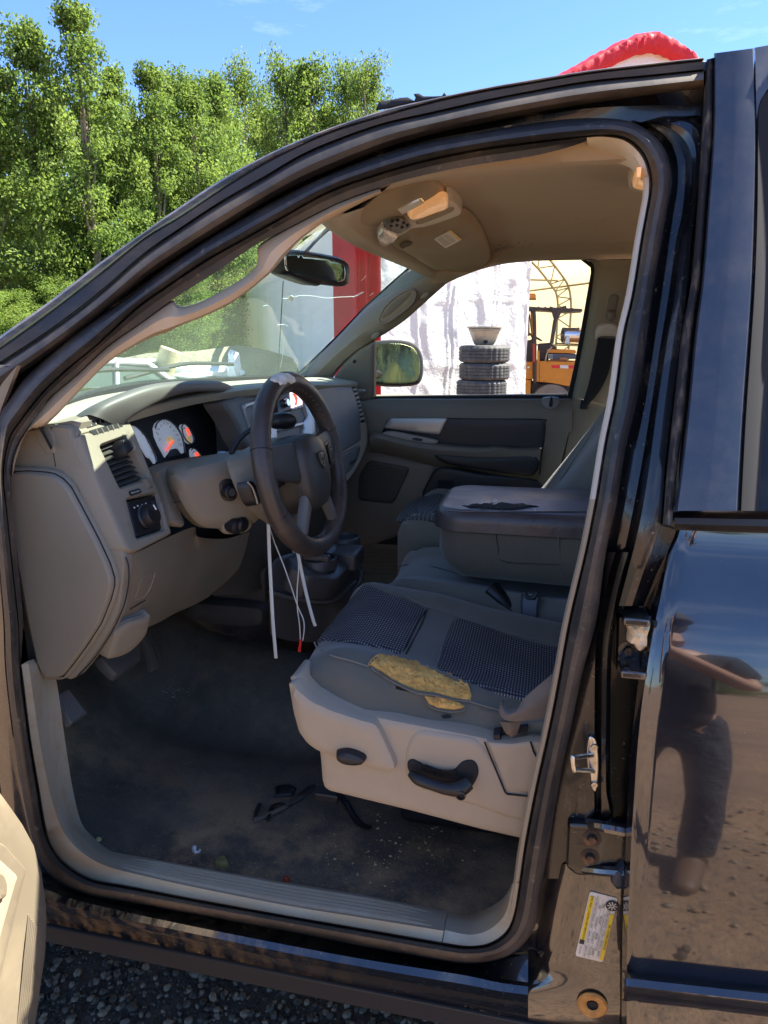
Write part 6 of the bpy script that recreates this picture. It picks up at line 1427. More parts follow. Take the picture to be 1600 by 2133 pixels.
# recliner lever
RLv = empty('recliner_lever', sho(.03)(925, 1600), DS)
patch('lever_recess', sm2([(852,1580),(856,1570),(866,1567),(880,1573),(920,1588),(945,1590),(965,1572),(985,1568),(997,1578),(1000,1598),(990,1620),(975,1632),(955,1630),(920,1620),(880,1605),(858,1596)], 3), sho(.016), M['blackm'], RLv, th=.008, rr=5, step=6, skirt=.006, away=(0, 1, 0))
tube('lever_handle', [sho(.034)(862,1588), sho(.042)(880,1594), sho(.046)(910,1602), sho(.046)(940,1610), sho(.044)(965,1610), sho(.036)(982,1604)], [.006, .010, .0095, .0105, .014, .012], M['black'], RLv, seg=14, n=30)
lathe('lever_pivot', sho(.055)(968, 1616), (0, -1, 0), [(.0085, -.006), (.0085, .003), (.006, .004), (.0055, .0), (.0001, .0)], M['black'], RLv, seg=18)
G = []
for i in range(22):
    t = i/21; u = 880+t*72; v = 1576+t*14+6*math.sin(t*math.pi); G.append(box_geo(sho(.028)(u, v), (.0012, .006, .010)))
mk('lever_teeth', *join(*G), M['black'], RLv, smooth=False)
# seat belt anchored at the shield
SB = empty('seat_belt', sho(.02)(1080, 1500), T, label='brown grey driver seat belt webbing twisted at its anchor')
wa = [(1200,1345),(1180,1375),(1160,1396),(1120,1430),(1095,1452),(1084,1466),(1078,1476),(1062,1478),(1052,1468),(1049,1458),(1054,1453),(1064,1452)]
wb_ = [(1200,1470),(1170,1485),(1140,1495),(1115,1499),(1090,1502),(1070,1503),(1054,1500),(1045,1494),(1040,1485),(1040,1474),(1043,1464),(1050,1459)]
ya = [.10,.095,.09,.085,.082,.080,.080,.085,.092,.10,.106,.11]; yb = [.085,.080,.078,.075,.073,.072,.073,.078,.085,.092,.10,.106]
rows = [[Y(*a, y) for a, y in zip(wa, ya)], [Y(*lerp2(a, b, .5), (y+z)/2-.006) for a, b, y, z in zip(wa, wb_, ya, yb)], [Y(*b, z) for b, z in zip(wb_, yb)]]
surf('belt_webbing', rows, M['webbing'], SB, nu=6, nv=4, thick=.0025, away=(0, 1, 0))
rows = [[Y(1041,1503,.088), Y(1052,1525,.092), Y(1060,1532,.098)], [Y(1060,1505,.080), Y(1064,1525,.086), Y(1066,1535,.094)], [Y(1086,1503,.086), Y(1080,1520,.09), Y(1078,1530,.098)]]
surf('belt_fold', rows, M['webbing'], SB, nu=6, nv=5, thick=.003, away=(0, 1, 0))
patch('anchor_slot', rnd_poly([(1028,1525),(1100,1516),(1100,1526),(1030,1536)], 2), sho(-.004), M['blackm'], SB, th=.002, rr=0, step=8, skirt=.01)
patch('anchor_block', rnd_poly([(1028,1522),(1044,1521),(1046,1534),(1029,1536)], 2), sho(.004), M['black'], SB, th=.008, rr=3, step=4, skirt=.01)
patch('cushion_rear_edge', sm2([(1070,1512),(1100,1500),(1160,1498),(1160,1535),(1100,1528)], 3), Y0 if 0 else f_y(.13), M['cloth2'], DS, th=.01, rr=8, step=8, skirt=.02)
# driver's backrest, mostly hidden by the pillar
def back(name, x0, y0, y1, parent, mt, lean=.32, h=.62, z0=-.62, th=.14):
    vs_ = []; n, m = 20, 18
    for i in range(n+1):
        t = i/n; z = z0+h*t; xc = x0+lean*t*h+.03*math.sin(t*math.pi)
        w_ = (1-.22*max(0, t-.55)/.45)*(1-.5*max(0, t-.9)/.1*.6)
        for j in range(m*2):
            q = math.pi*2*j/(m*2); c, s = math.cos(q), math.sin(q)
            e = .6
            yy = (y0+y1)/2+(y1-y0)/2*w_*math.copysign(abs(c)**e, c); xx = xc+th/2*math.copysign(abs(s)**e, s)*(1-.6*max(0, t-.9)/.1)
            if s < 0: xx += .025*math.exp(-((yy-(y0+y1)/2)/(.3*(y1-y0)))**2)
            vs_.append(V((xx, yy, z)))
    return mk(name, vs_, grid_faces(n+1, 2*m, False, True)+[tuple(range(n*2*m, (n+1)*2*m)), tuple(range(2*m))], mt, parent), bvh_of(vs_, grid_faces(n+1, 2*m, False, True))
back('seat_back', .125, .17, .62, DS, M['cloth2'], z0=-.68, h=.74, lean=.5)
# passenger seat
PS = empty('front_seat', V((-.1, 1.25, -.8)), T, label='grey passenger seat beyond the armrest')
vs_, fs_ = cushion_fn(-.425, .25, 1.03, 1.52, -.528, -.60, side=.07, front=.09, drop=.26)
mk('seat_cushion', vs_, fs_, M['cloth2'], PS); bvp = bvh_of(vs_, fs_); PFn = onto(bvp, lambda u, v: Z(u, v, -.55))
sp3('seat_insert', sm2([(826,1083),(840,1062),(862,1042),(890,1033),(925,1032),(925,1088),(880,1084),(845,1086)], 3), M['insert2'], parent=PS, f=PFn)
_, bvpb = back('seat_back', -.03, 1.02, 1.50, PS, M['cloth2'], z0=-.60, h=.80, lean=.62)
PBk = onto(bvpb, lambda u, v: Y(u, v, 1.2))
tube('seat_back_seam', [PBk(u, v) for u, v in ((1168,1000),(1195,960),(1225,915),(1262,850),(1275,820))], .0025, M['cloth'], PS, seg=5, n=20)
# middle seat and folded armrest
MS = empty('centre_seat', V((-.1, .83, -.7)), T, label='grey middle seat base under the folded armrest')
vs_, fs_ = cushion_fn(-.40, .25, .64, 1.03, -.60, -.64, side=.07, front=.11, drop=.22)
mk('seat_cushion', vs_, fs_, M['cloth2'], MS)
bvm = bvh_of(vs_, fs_); MF = onto(bvm, lambda u, v: Z(u, v, -.62))
tube('seam', [MF(u, v)-R(u, v)*.002 for u, v in ((826,1182),(850,1176),(900,1180),(950,1194),(1000,1208),(1050,1220))], .0016, M['leather'], MS, seg=5, n=24)
AR = empty('armrest', V((-.05, .83, -.45)), T, label='folded centre armrest with a cracked black vinyl top')
def rounded_block(x0, x1, y0, y1, z0, z1, r, mt, name, parent, vr=.02, puff=0.0, taper=0.0, nosm=False):
    n = 12; outl = []
    for (cx, cy_, a0) in ((x0+r, y0+r, 180), (x1-.01, y0+.01, 270), (x1-.01, y1-.01, 0), (x0+r, y1-r, 90)):
        rr2 = r if cx < x1-.02 else .01
        for i in range(n+1):
            a = rad(a0+90*i/n); outl.append((cx+rr2*math.cos(a), cy_+rr2*math.sin(a)))
    cx_, cyy = (x0+x1)/2, (y0+y1)/2
    rows = []
    K8 = 7
    prof = [(0, z0, taper*1.5)]+[(0, z0+(z1-z0-vr)*t, taper*max(0, 1-t*1.6)**2) for t in (.06, .15, .25, .4, .6, .8, 1)]
    prof += [(vr*(1-math.cos(rad(90*i/K8))), z1-vr+vr*math.sin(rad(90*i/K8)), 0) for i in range(1, K8+1)]
    for ins, z, tp_ in prof:
        row = []
        for k_, (x, y) in enumerate(outl):
            a, b = outl[k_-1], outl[(k_+1) % len(outl)]; dx, dy = b[0]-a[0], b[1]-a[1]; L = math.hypot(dx, dy) or 1
            nx_, ny_ = -dy/L, dx/L
            d = ins+tp_*(1 if x < x0+r*1.2 else .25)
            row.append(V((x+nx_*d, y+ny_*d, z)))
        rows.append(row)
    last = rows[-1]
    for s in (.8, .5, .2, .001): rows.append([V((cx_+(p.x-cx_)*s, cyy+(p.y-cyy)*s, p.z+puff*(1-s*s))) for p in last])
    vs_ = [p for r_ in rows for p in r_]
    f = grid_faces(len(rows), len(outl), False, True)+[tuple(range(len(outl)))]
    return mk(name, vs_, f, mt, parent), bvh_of(vs_, f)
_, bva = rounded_block(-.262, .30, .655, .995, -.452, -.402, .075, M['leather'], 'armrest_lid', AR, vr=.026, puff=.010)
AF = onto(bva, lambda u, v: Z(u, v, -.4))
rounded_block(-.250, .30, .665, .985, -.59, -.455, .075, M['cloth'], 'armrest_body', AR, vr=.006, taper=.06)
P = [(905,1000+60),(897,1050),(905,1030),(925,1010)]
tube('piping', [AF(u, v)-R(u, v)*.001 for u, v in ((1232,1066),(1100,1066),(1000,1066),(960,1066),(935,1064))], .0022, M['leather'], AR, seg=6, n=60)
crk = [[(960,1052),(975,1054),(985,1050),(1000,1051),(1012,1048),(1030,1052),(1045,1046),(1060,1049),(1080,1052),(1100,1052),(1125,1055),(1100,1057),(1085,1060),(1070,1062),(1045,1062),(1020,1060),(1000,1058),(980,1058)]]
patch('torn_vinyl', crk[0], lambda u, v: AF(u, v)-R(u, v).normalized()*.0012, M['blackm'], AR, th=.002, rr=1, step=4, skirt=.001, bump=lambda u, v, p: .002*noise.noise(p*200))
rng = random.Random(5)
for i in range(16):
    u = rng.uniform(965, 1115); v = rng.uniform(1047, 1061); a = rng.uniform(-.35, .35); L_ = rng.uniform(8, 20)
    P = [AF(u+L_*t, v+L_*t*a+rng.uniform(-1, 1))-R(u, v)*.003 for t in (0, .5, 1)]
    tube('vinyl_shred', P, [.0003, .0016, .0003], M['leather'], AR, seg=4)
tube('armrest_seam', [Y(1163,1118,.66), Y(1166,1160,.665), Y(1168,1203,.68)], .0014, M['cloth2'], AR, seg=5)
tube('armrest_seam', [Y(1033,1112,.663), Y(1038,1140,.664), Y(1050,1170,.668), Y(1165,1176,.668)], .0010, M['blackm'], AR, seg=5, n=14)
# buckles between the seats
BK = empty('belt_buckle', Z(1105, 1270, -.66), T, label='grey belt buckle with a red button between the seats')
pb_ = plane3(Y(1085,1235,.665), Y(1128,1240,.665), Y(1110,1298,.645))
patch('buckle_body', rnd_poly([(1086,1232),(1127,1234),(1122,1262),(1121,1294),(1116,1297),(1086,1293),(1084,1260)], 4), pb_, mat('buckle_grey', (.10, .11, .12), .4), BK, th=.018, rr=5, step=6, skirt=.03)
patch('buckle_mouth', [(1086,1231),(1096,1232),(1100,1240),(1108,1242),(1116,1232),(1126,1233),(1122,1240),(1114,1250),(1098,1249),(1088,1240)], lambda u, v: pb_(u, v)-R(u, v)*.018, M['black'], BK, th=.004, rr=2, step=4, skirt=.004)
patch('buckle_button', [(1098,1295),(1120,1297),(1118,1302),(1100,1299)], lambda u, v: pb_(u, v)-R(u, v)*.01, mat('buckle_red', (.5, .02, .02), .4), BK, th=.004, rr=1, step=4, skirt=.006)
BS = empty('buckle_sleeve', Z(1050, 1240, -.66), T, label='black plastic belt sleeve lying beside the driver cushion')
P = [Y(1024,1224,.69), Y(1045,1245,.675), Y(1064,1266,.665), Y(1078,1280,.66)]
tube('sleeve', P, [.024, .020, .014, .010], M['black'], BS, seg=12, n=16, flat=.7)
for t in (0, 1):
    p = P[0]+(P[1]-P[0])*(.15+.5*t)*.5; tube('sleeve_ring', [p, p+(P[1]-P[0]).normalized()*.002], .0248-.002*t, M['blackm'], BS, seg=14, flat=.7)
patch('leather_boot', sm2([(880,1180),(920,1178),(980,1190),(1040,1215),(1100,1222),(1160,1235),(1165,1265),(1140,1290),(1060,1262),(1000,1230),(930,1205),(880,1195)], 3), lambda u, v: Z(u, v, -.665), M['leather'], MS, th=.02, rr=14, step=9, skirt=.03)
# ================================================================ open front door, at the lower left
FD = empty('front_door', V((-.84, -.4, -.9)), T, label='open cream front door trim seen at the lower left corner')
fo_ = [(-500,1200),(-200,1430),(-60,1590),(0,1671),(27,1709),(52,1754),(69,1812),(79,1881),(80,1933),(77,1985),(69,2036),(62,2090),(55,2133),(40,2230),(20,2330),(-500,2330)]
dxp = lambda o: (lambda u, v: X(u, v, -.80+o))
cm = mat('door_cream', (.165, .135, .09), .5, bump=(300, .15, .0006), var=(3, .05), dirt=((.45, .36, .22), 6, .5, .85, .3))
patch('door_trim_panel', fo_, dxp(0), cm, FD, th=.03, rr=22, step=22, skirt=.03, away=(-1, 0, 0))
patch('map_pocket_lip', [(-300,1690),(-60,1725),(0,1757),(44,1806),(46,1815),(41,1830),(20,1915),(0,2000),(-30,2133),(-300,2133)], dxp(.032), cm, FD, th=.012, rr=6, step=14, skirt=.012)
patch('map_pocket', [(-300,1715),(-60,1750),(-2,1790),(33,1822),(36,1829),(31,1842),(10,1915),(-10,1990),(-45,2110),(-300,2110)], dxp(.0445), mat('pocket_tan', (.36, .27, .18), .6), FD, th=.001, rr=2, step=14, skirt=.002)  # pocket face in a paler tan than the trim around it
patch('pocket_insert', sm2([(-60,1812),(-8,1815),(6,1830),(9,1850),(0,1872),(-60,1880)], 3), dxp(.046), cm, FD, th=.008, rr=5, step=8, skirt=.004)
for i in range(6):
    tube('grip_rib', [dxp(.031)(60+i*3.2, 1905+i*5), dxp(.033)(52+i*3.4, 1990), dxp(.031)(38+i*3.6, 2125), dxp(.03)(28+i*3.6, 2200)], .0014, cm, FD, seg=5, n=10)
slab('door_outer_skin', [V((-.90, -.06, -.30)), V((-.90, -1.1, -.30)), V((-.90, -1.1, -1.10)), V((-.90, -.06, -1.10))], (-.05, 0, 0), M['paint'], FD, bevel=.01)
slab('door_inner_board', [V((-.845, -.25, -.42)), V((-.845, -1.08, -.42)), V((-.845, -1.08, -1.05)), V((-.845, -.25, -1.05))], (-.06, 0, 0), cm, FD, bevel=.01)

# ================================================================ ground
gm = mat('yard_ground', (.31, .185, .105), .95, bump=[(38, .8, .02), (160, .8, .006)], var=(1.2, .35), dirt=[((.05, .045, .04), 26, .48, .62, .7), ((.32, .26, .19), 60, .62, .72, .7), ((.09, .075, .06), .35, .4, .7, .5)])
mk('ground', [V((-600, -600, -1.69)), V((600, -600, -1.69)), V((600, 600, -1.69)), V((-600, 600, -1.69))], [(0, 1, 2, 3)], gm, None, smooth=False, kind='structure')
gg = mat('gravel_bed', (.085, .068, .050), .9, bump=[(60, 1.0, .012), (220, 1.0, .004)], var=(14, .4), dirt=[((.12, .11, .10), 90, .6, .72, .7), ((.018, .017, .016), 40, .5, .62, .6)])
rng = random.Random(3); P = []
for i in range(40):
    a = 2*math.pi*i/40; P.append(V((-.4+3.0*math.cos(a)*(1+.12*noise.noise(V((math.cos(a)*2, math.sin(a)*2, 0)))), .70+.85*math.sin(a)*(1+.1*noise.noise(V((math.cos(a)*3, math.sin(a)*3, 4)))), -1.684)))
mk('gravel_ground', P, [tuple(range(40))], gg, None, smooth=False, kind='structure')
def ico():
    bm = bmesh.new(); bmesh.ops.create_icosphere(bm, subdivisions=1, radius=1); vv_ = [v.co.copy() for v in bm.verts]; ff = [tuple(v.index for v in f.verts) for f in bm.faces]; bm.free(); return vv_, ff
IV, IF = ico()
def stones(name, n, reg, smin, smax, mt, lab_=None):
    vs_, fs_, fm = [], [], []
    for _ in range(n):
        x, y = reg(); s = smin+(smax-smin)*rng.random()**4; sx, sy_, sz = s*rng.uniform(.7, 1.4), s*rng.uniform(.7, 1.2), s*rng.uniform(.4, .8); a = rng.random()*6.28; ca, sa = math.cos(a), math.sin(a); k = len(vs_)
        off = rng.random()*50
        for p in IV:
            d = 1+.25*noise.noise(p*1.3+V((off, 0, 0)))
            px, py, pz = p.x*sx*d, p.y*sy_*d, p.z*sz*d
            vs_.append(V((x+px*ca-py*sa, y+px*sa+py*ca, -1.684+sz*.5+pz)))
        mi = rng.randrange(len(mt))
        for f in IF: fs_.append(tuple(i+k for i in f)); fm.append(mi)
    return mk(name, vs_, fs_, None, None, mats=mt, fm=fm, kind='stuff', angle=60)
sm_ = [mat('stone_dark', (.085, .070, .052), .8, var=(80, .3)), mat('stone_grey', (.18, .15, .11), .8, var=(60, .3)), mat('stone_black', (.028, .023, .017), .75, var=(60, .3)), mat('stone_tan', (.21, .165, .11), .8, var=(60, .3)), mat('stone_blue', (.07, .06, .044), .8, var=(60, .3))]
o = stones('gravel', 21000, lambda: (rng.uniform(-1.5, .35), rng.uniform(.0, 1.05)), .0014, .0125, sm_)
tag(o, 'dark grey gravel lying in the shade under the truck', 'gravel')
o = stones('stones', 2600, lambda: (rng.uniform(-1.6, 2.4), rng.uniform(-2.6, .0)), .003, .02, sm_[1:4]+[mat('stone_brown', (.16, .10, .06), .85)])
tag(o, 'loose brown and grey stones on the sunlit ground beside the truck', 'stones')

# ================================================================ trees
def leaf_mat(name, c, tr):
    m = mat(name, c, .6, spec=.15); N, L, b = NB(m)
    oi = N.new('ShaderNodeTexCoord'); nz = N.new('ShaderNodeTexNoise'); nz.inputs['Scale'].default_value = 1.3; nz.inputs['Detail'].default_value = 6; L.new(oi.outputs['Object'], nz.inputs['Vector'])
    x = N.new('ShaderNodeMix'); x.data_type = 'RGBA'; x.inputs[6].default_value = (c[0]*.55, c[1]*.6, c[2]*.6, 1); x.inputs[7].default_value = (min(1, c[0]*1.6), min(1, c[1]*1.4), c[2]*1.2, 1)
    r = N.new('ShaderNodeMapRange'); r.inputs[1].default_value = .35; r.inputs[2].default_value = .65; L.new(nz.outputs[0], r.inputs[0]); L.new(r.outputs[0], x.inputs[0]); L.new(x.outputs[2], b.inputs['Base Color'])
    t = N.new('ShaderNodeBsdfTranslucent'); t.inputs[0].default_value = (*tr, 1)
    ms = N.new('ShaderNodeMixShader'); ms.inputs[0].default_value = .35; out = [n for n in N if n.type == 'OUTPUT_MATERIAL'][0]
    L.new(b.outputs[0], ms.inputs[1]); L.new(t.outputs[0], ms.inputs[2]); L.new(ms.outputs[0], out.inputs[0]); return m
LM = [leaf_mat('leaf_green', (.098, .158, .038), (.26, .37, .06)), leaf_mat('leaf_light', (.135, .205, .052), (.32, .43, .08)), leaf_mat('leaf_deep', (.07, .115, .025), (.15, .26, .04))]
BARK = mat('bark', (.24, .20, .15), .9, bump=(14, .8, .03), var=(5, .4))
def crown_mesh(seed, h, r, shape, nleaf=30000, ls=.092, base=.05):
    rg = random.Random(seed); cl = []
    nb_ = 190
    for i in range(nb_):
        t = base+(1-base)*rg.random()**.85
        rr_ = r*shape(t)*(.85+.35*rg.random()); a = rg.random()*6.283; q = rr_*rg.random()**.55
        cl.append((V((math.cos(a)*q, math.sin(a)*q, t*h)), r*(.13+.17*rg.random())*(1.1-.45*t)))
    for i in range(12): cl.append((V((rg.gauss(0, r*.07), rg.gauss(0, r*.07), h*(.9+.10*i/11))), r*(.11-.005*i)))
    W_ = [c[1]**2 for c in cl]; tot = sum(W_)
    vs_, fs_, fm = [], [], []
    for (c, s), w_ in zip(cl, W_):
        n = int(nleaf*w_/tot); mi0 = rg.choice((0, 0, 1, 2))
        for _ in range(n):
            d = V((rg.gauss(0, 1), rg.gauss(0, 1), rg.gauss(0, 1.15))); d = d.normalized()*s*(rg.random()**.4)*1.25
            p = c+d; nn = V((rg.gauss(0, 1), rg.gauss(0, 1), rg.gauss(0, 1)+.4)).normalized()
            a = nn.cross(V((rg.random(), rg.random(), .1))).normalized(); b = nn.cross(a); l = ls*rg.uniform(.6, 1.3); k = len(vs_)
            vs_ += [p-a*l*.5, p+b*l*.38, p+a*l*.6, p-b*l*.38]; fs_.append((k, k+1, k+2, k+3)); fm.append(mi0 if rg.random() < .7 else rg.randrange(3))
    me = bpy.data.meshes.new('crown'); me.from_pydata(vs_, [], fs_); me.update()
    for m_ in LM: me.materials.append(m_)
    me.polygons.foreach_set('material_index', fm)
    # trunk and limbs
    G = [tube_geo([V((0, 0, -.3)), V((.05, 0, h*.3)), V((-.05, .05, h*.65)), V((0, 0, h*.95))], [r*.10, r*.075, r*.045, r*.01], 8)]
    for i in range(16):
        c, s = cl[rg.randrange(len(cl)-12)]; z0 = c.z*.6+.02*h; G.append(tube_geo([V((0, 0, z0)), (c+V((0, 0, z0)))*.5+V((0, 0, .1*h*.3)), c], [r*.035, r*.022, r*.008], 5))
    a, b = join(*G); mt = bpy.data.meshes.new('trunk'); mt.from_pydata(a, [], b); mt.update(); mt.materials.append(BARK); mt.polygons.foreach_set('use_smooth', [True]*len(mt.polygons))
    return me, mt
poplar = lambda t: (.62+.5*math.sin(min(1, t*1.6)*math.pi*.62))*(1-.80*max(0, t-.55)/.45)
broad = lambda t: math.sin(math.pi*min(1, .16+t*.80))**.6
K3 = [crown_mesh(1, 10, 1.55, poplar), crown_mesh(2, 10, 1.8, poplar), crown_mesh(3, 10, 1.7, lambda t: poplar(t)*.95+.12*math.sin(t*19)), crown_mesh(4, 10, 2.2, broad, 32000)]
def tree(u, v, dist, kind, wscale, label, group, base=-1.69, nm='poplar_tree', cat='tree'):
    d = R(u, v); t = dist/math.hypot(d.x, d.y); top = CAM+d*t; hh = (top.z-base)/10.15
    wscale *= dist/28
    me, mt = K3[kind]; e = empty(nm, V((top.x, top.y, base+H)), label=label, cat=cat, group=group)
    e.rotation_euler = (0, 0, rng.random()*6.28)
    for n_, m_ in (('crown', me), ('trunk', mt)):
        o = bpy.data.objects.new(n_, m_); COL.objects.link(o); o.parent = e; o.scale = (wscale*1.22, wscale*1.22, hh)
    return e
g1 = 'trees in the tall row behind the truck'
tr = [(-75,60,27,0,1.1,'leafy green tree at the far left edge of the tall tree row'),
 (38,38,27,1,.95,'broad topped tree left of the tallest tree in the row'),
 (152,6,26,0,.95,'tallest tree of the row with a pointed top near the left'),
 (232,130,28,2,.75,'tree with a low pointed top just right of the tallest tree'),
 (312,138,27,0,.8,'tree with a small double top left of the middle of the row'),
 (352,142,29,2,.75,'slim tree with spiky top near the middle of the tree row'),
 (390,150,28,1,.75,'shorter tree with a lone spike just left of the dip in the row'),
 (432,152,30,1,.85,'lowest topped slim tree in the dip of the tree row'),
 (505,128,46,3,.62,'pointed tree standing right of the dip in the tree row'),
 (592,116,48,3,.72,'wide rounded tree in the right half of the tree row'),
 (652,122,47,1,.85,'tree between the wide rounded tree and the last trees'),
 (715,124,48,3,.60,'light green tree second from the right end of the row'),
 (778,124,46,3,.52,'rightmost tree of the row with gaps of sky showing through')]
for a in tr: tree(*a[:5], a[5], g1)
g2 = 'trees of the second row filling the gaps'
for i, (u, v, k) in enumerate(((-20,190,1),(95,200,2),(190,215,0),(275,240,1),(345,245,3),(420,250,0),(470,230,2),(555,220,1),(630,230,3),(690,240,0),(745,250,3))):
    tree(u, v, 32 if u < 480 else 54, k, 1.0, 'darker tree half hidden in the second row, '+('behind the far left tree', 'between the broad topped and the tallest tree', 'just right of the tallest tree trunk', 'behind the low pointed tree', 'behind the small double top', 'left of the lone spike', 'below the dip in the row', 'behind the pointed tree right of the dip', 'behind the wide rounded tree', 'left of the light green tree', 'behind the rightmost tree')[i], g2)
# shrubs along the foot of the trees
def shrub(u, v, dist, w_, label, grp='undergrowth bushes at the foot of the trees'):
    d = R(u, v); t = dist/math.hypot(d.x, d.y); top = CAM+d*t
    e = empty('bush', V((top.x, top.y, 0)), label=label, cat='bush', group=grp); e.rotation_euler = (0, 0, rng.random()*6.28)
    o = bpy.data.objects.new('foliage', K3[3][0]); COL.objects.link(o); o.parent = e; o.scale = (w_, w_, (top.z+1.69)/10)
for i, (u, v) in enumerate(((-60,600),(20,610),(95,575),(170,590),(240,560),(310,585),(380,560),(405,600))):
    shrub(u, v, 22+1.5*(i % 3), .62, 'dense green bush in the undergrowth, '+('at the far left edge', 'under the broad topped tree', 'under the tallest tree', 'just above the roof pillar at the left', 'seen through the windscreen above the white car', 'seen through the windscreen behind the log', 'behind the grab handle opening', 'just left of the red building corner', 'against the red building corner')[i])
# trees behind the photographer, seen only in the paint
for i, (x, y, k, s) in enumerate(((9, -38, 3, .9), (15, -42, 3, 1.2), (28, -36, 1, 1.0), (-14, -40, 3, 1.0), (4, -60, 3, 1.3), (36, -50, 3, 1.1))):
    e = empty('yard_tree', V((x, y, 0)), label='tree standing far across the yard mirrored in the black paint', cat='tree', group='trees far across the yard')
    for n_, m_ in (('crown', K3[k][0]), ('trunk', K3[k][1])):
        o = bpy.data.objects.new(n_, m_); COL.objects.link(o); o.parent = e; o.scale = (s, s, .55*s)
for i, (x, y, k, s) in enumerate(((10, 9, 3, 1.0), (14, 5, 1, .9), (19, 10, 3, 1.1), (16, 14, 3, 1.2))):
    e = empty('yard_tree', V((x, y, 0)), label='tree beside the yard mirrored in the wing mirror', cat='tree', group='trees beside the yard')
    for n_, m_ in (('crown', K3[k][0]), ('trunk', K3[k][1])):
        o = bpy.data.objects.new(n_, m_); COL.objects.link(o); o.parent = e; o.scale = (s*.6, s*.6, .4*s)

# ================================================================ fabric building
EA = V((.884, .468, 0)); AA = V((-.468, .884, 0)); C0 = CAM+V((-2.70, 10.0, 0))
def fabric(name, col, tcol, k=.35, bump=None, var=None, dirt=None):
    m = mat(name, col, .55, bump=bump, var=var, dirt=dirt); N, L, b = NB(m)
    t = N.new('ShaderNodeBsdfTranslucent'); t.inputs[0].default_value = (*tcol, 1); ms = N.new('ShaderNodeMixShader'); ms.inputs[0].default_value = k; out = [n for n in N if n.type == 'OUTPUT_MATERIAL'][0]
    L.new(b.outputs[0], ms.inputs[1]); L.new(t.outputs[0], ms.inputs[2]); L.new(ms.outputs[0], out.inputs[0]); return m
FW = fabric('white_fabric', (.80, .82, .83), (.97, .80, .48), .24, var=(.6, .04), dirt=((.5, .45, .36), 1.5, .55, .8, .3))
FR = fabric('red_fabric', (.60, .02, .035), (.8, .05, .05), .25, bump=(6, .4, .03), var=(3, .15))
FT = fabric('white_tarp', (.84, .85, .86), (.9, .88, .85), .25, bump=[(7, .35, .05), (24, .5, .02), (80, .3, .006)])
TB = empty('fabric_building', C0+EA*4.35+V((0, 0, H))+V((0, 0, -H)), label='white fabric storage building with red trim and a wide open front', cat='building')
WL[TB.name] = C0+EA*4.35; TB.location = C0+EA*4.35
EAV, PK, WD, LN = 1.80, 4.12, 8.70, 32.0
def bp(s, z, l): return C0+EA*s+AA*l+V((0, 0, z))
prof = []
for i in range(33):
    t = i/32; s = WD*t; x = abs(t-.5)*2
    z = EAV+(PK-EAV)*(1-math.sqrt(x*x+.006))*1.08
    prof.append((s, z))
pr_ = [(0, -1.69), (0, -.6), (0, .6), (0, EAV-.25), (.03, EAV-.1), (.10, EAV+.02)]+prof[1:-1]+[(WD-.10, EAV+.02), (WD-.03, EAV-.1), (WD, EAV-.25), (WD, .6), (WD, -.6), (WD, -1.69)]
nl = 33
def shell(name, l0, l1, mt, n=nl, off=0.0, sel=None):
    vs_ = []
    pp_ = pr_ if sel is None else pr_[sel[0]:sel[1]]
    for i in range(n):
        l = l0+(l1-l0)*i/(n-1)
        for (s, z) in pp_:
            cx, cz = WD/2, 0; d = V((s-cx, z-cz, 0)).normalized()
            sag = -.02*math.sin(math.pi*(l/1.0 % 1)) if mt is FW else -.05*abs(math.sin(math.pi*l/1.2))**.5 if name == 'side_wall_fabric' else .015*noise.noise(V((s*4, z*4, l*4)))
            vs_.append(bp(s+d.x*(off+sag), z+d.y*(off+sag)*.5, l))
    return mk(name, vs_, grid_faces(n, len(pp_)), mt, TB, angle=80)
FWL = fabric('white_wall_fabric', (.88, .92, .93), (.9, .92, .9), .14, var=(.6, .04))
shell('fabric_cover', 0, LN, FW, n=97, sel=(5, 99))
shell('side_wall_fabric', 0, LN, FWL, n=129, sel=(0, 6))
shell('red_front_trim', -.12, 1.35, FR, n=8, off=.02)
shell('red_rear_trim', LN-2.2, LN+.05, FR, n=6, off=.02, sel=(0, 4))
# white scalloped eave rope along the long side
P = [bp(-.06-.03*math.sin(l*2.2), EAV-.02+.07*math.sin(l*1.1)**2, l) for l in [1.3+i*.5 for i in range(60)]]
tube('eave_roll', P, .07, FW, TB, seg=7)
# gable: white above the doorway with a red bound edge
def gz(s):
    for (a, b), (c, d) in zip(prof, prof[1:]):
        if a <= s <= c: return b+(d-b)*(s-a)/(c-a)
    return EAV
ss = [WD*i/40 for i in range(41)]
rows = [[bp(s, max(2.35, 0) if 2.3 < s < 6.4 else -1.69 if s > 6.4 else 2.35, .02) for s in ss]]
vs_, fs_ = [], []
for s in ss:
    lo_z = 2.55
    for k_ in range(5): z = lo_z+(max(gz(s), lo_z)-lo_z)*k_/4; vs_.append(bp(s, z if gz(s) > lo_z else gz(s), -.02+.03*noise.noise(V((s*2, z*2, 0)))))
mk('gable_panel', vs_, grid_faces(41, 5), FW, TB)
rows = []
for k_, (dz, dl) in enumerate(((.03, .3), (.05, .1), (.05, -.05), (.0, -.16), (-.05, -.17), (-.11, -.16), (-.17, -.14), (-.22, -.08), (-.20, .0))):
    rows.append([bp(s, gz(s)+dz+.03*noise.noise(V((s*9, k_, 0)))*(k_ > 1), dl-.05*abs(noise.noise(V((s*16, k_*.3, 3))))*(k_ > 1)-.008*math.sin(s*33+k_*.5+3*noise.noise(V((s, 1, 2))))*(k_ > 2)) for s in [WD*i/260 for i in range(261)]])
vs_ = [p for r in rows for p in r]; mk('red_gable_edge', vs_, grid_faces(len(rows), 261), FR, TB)
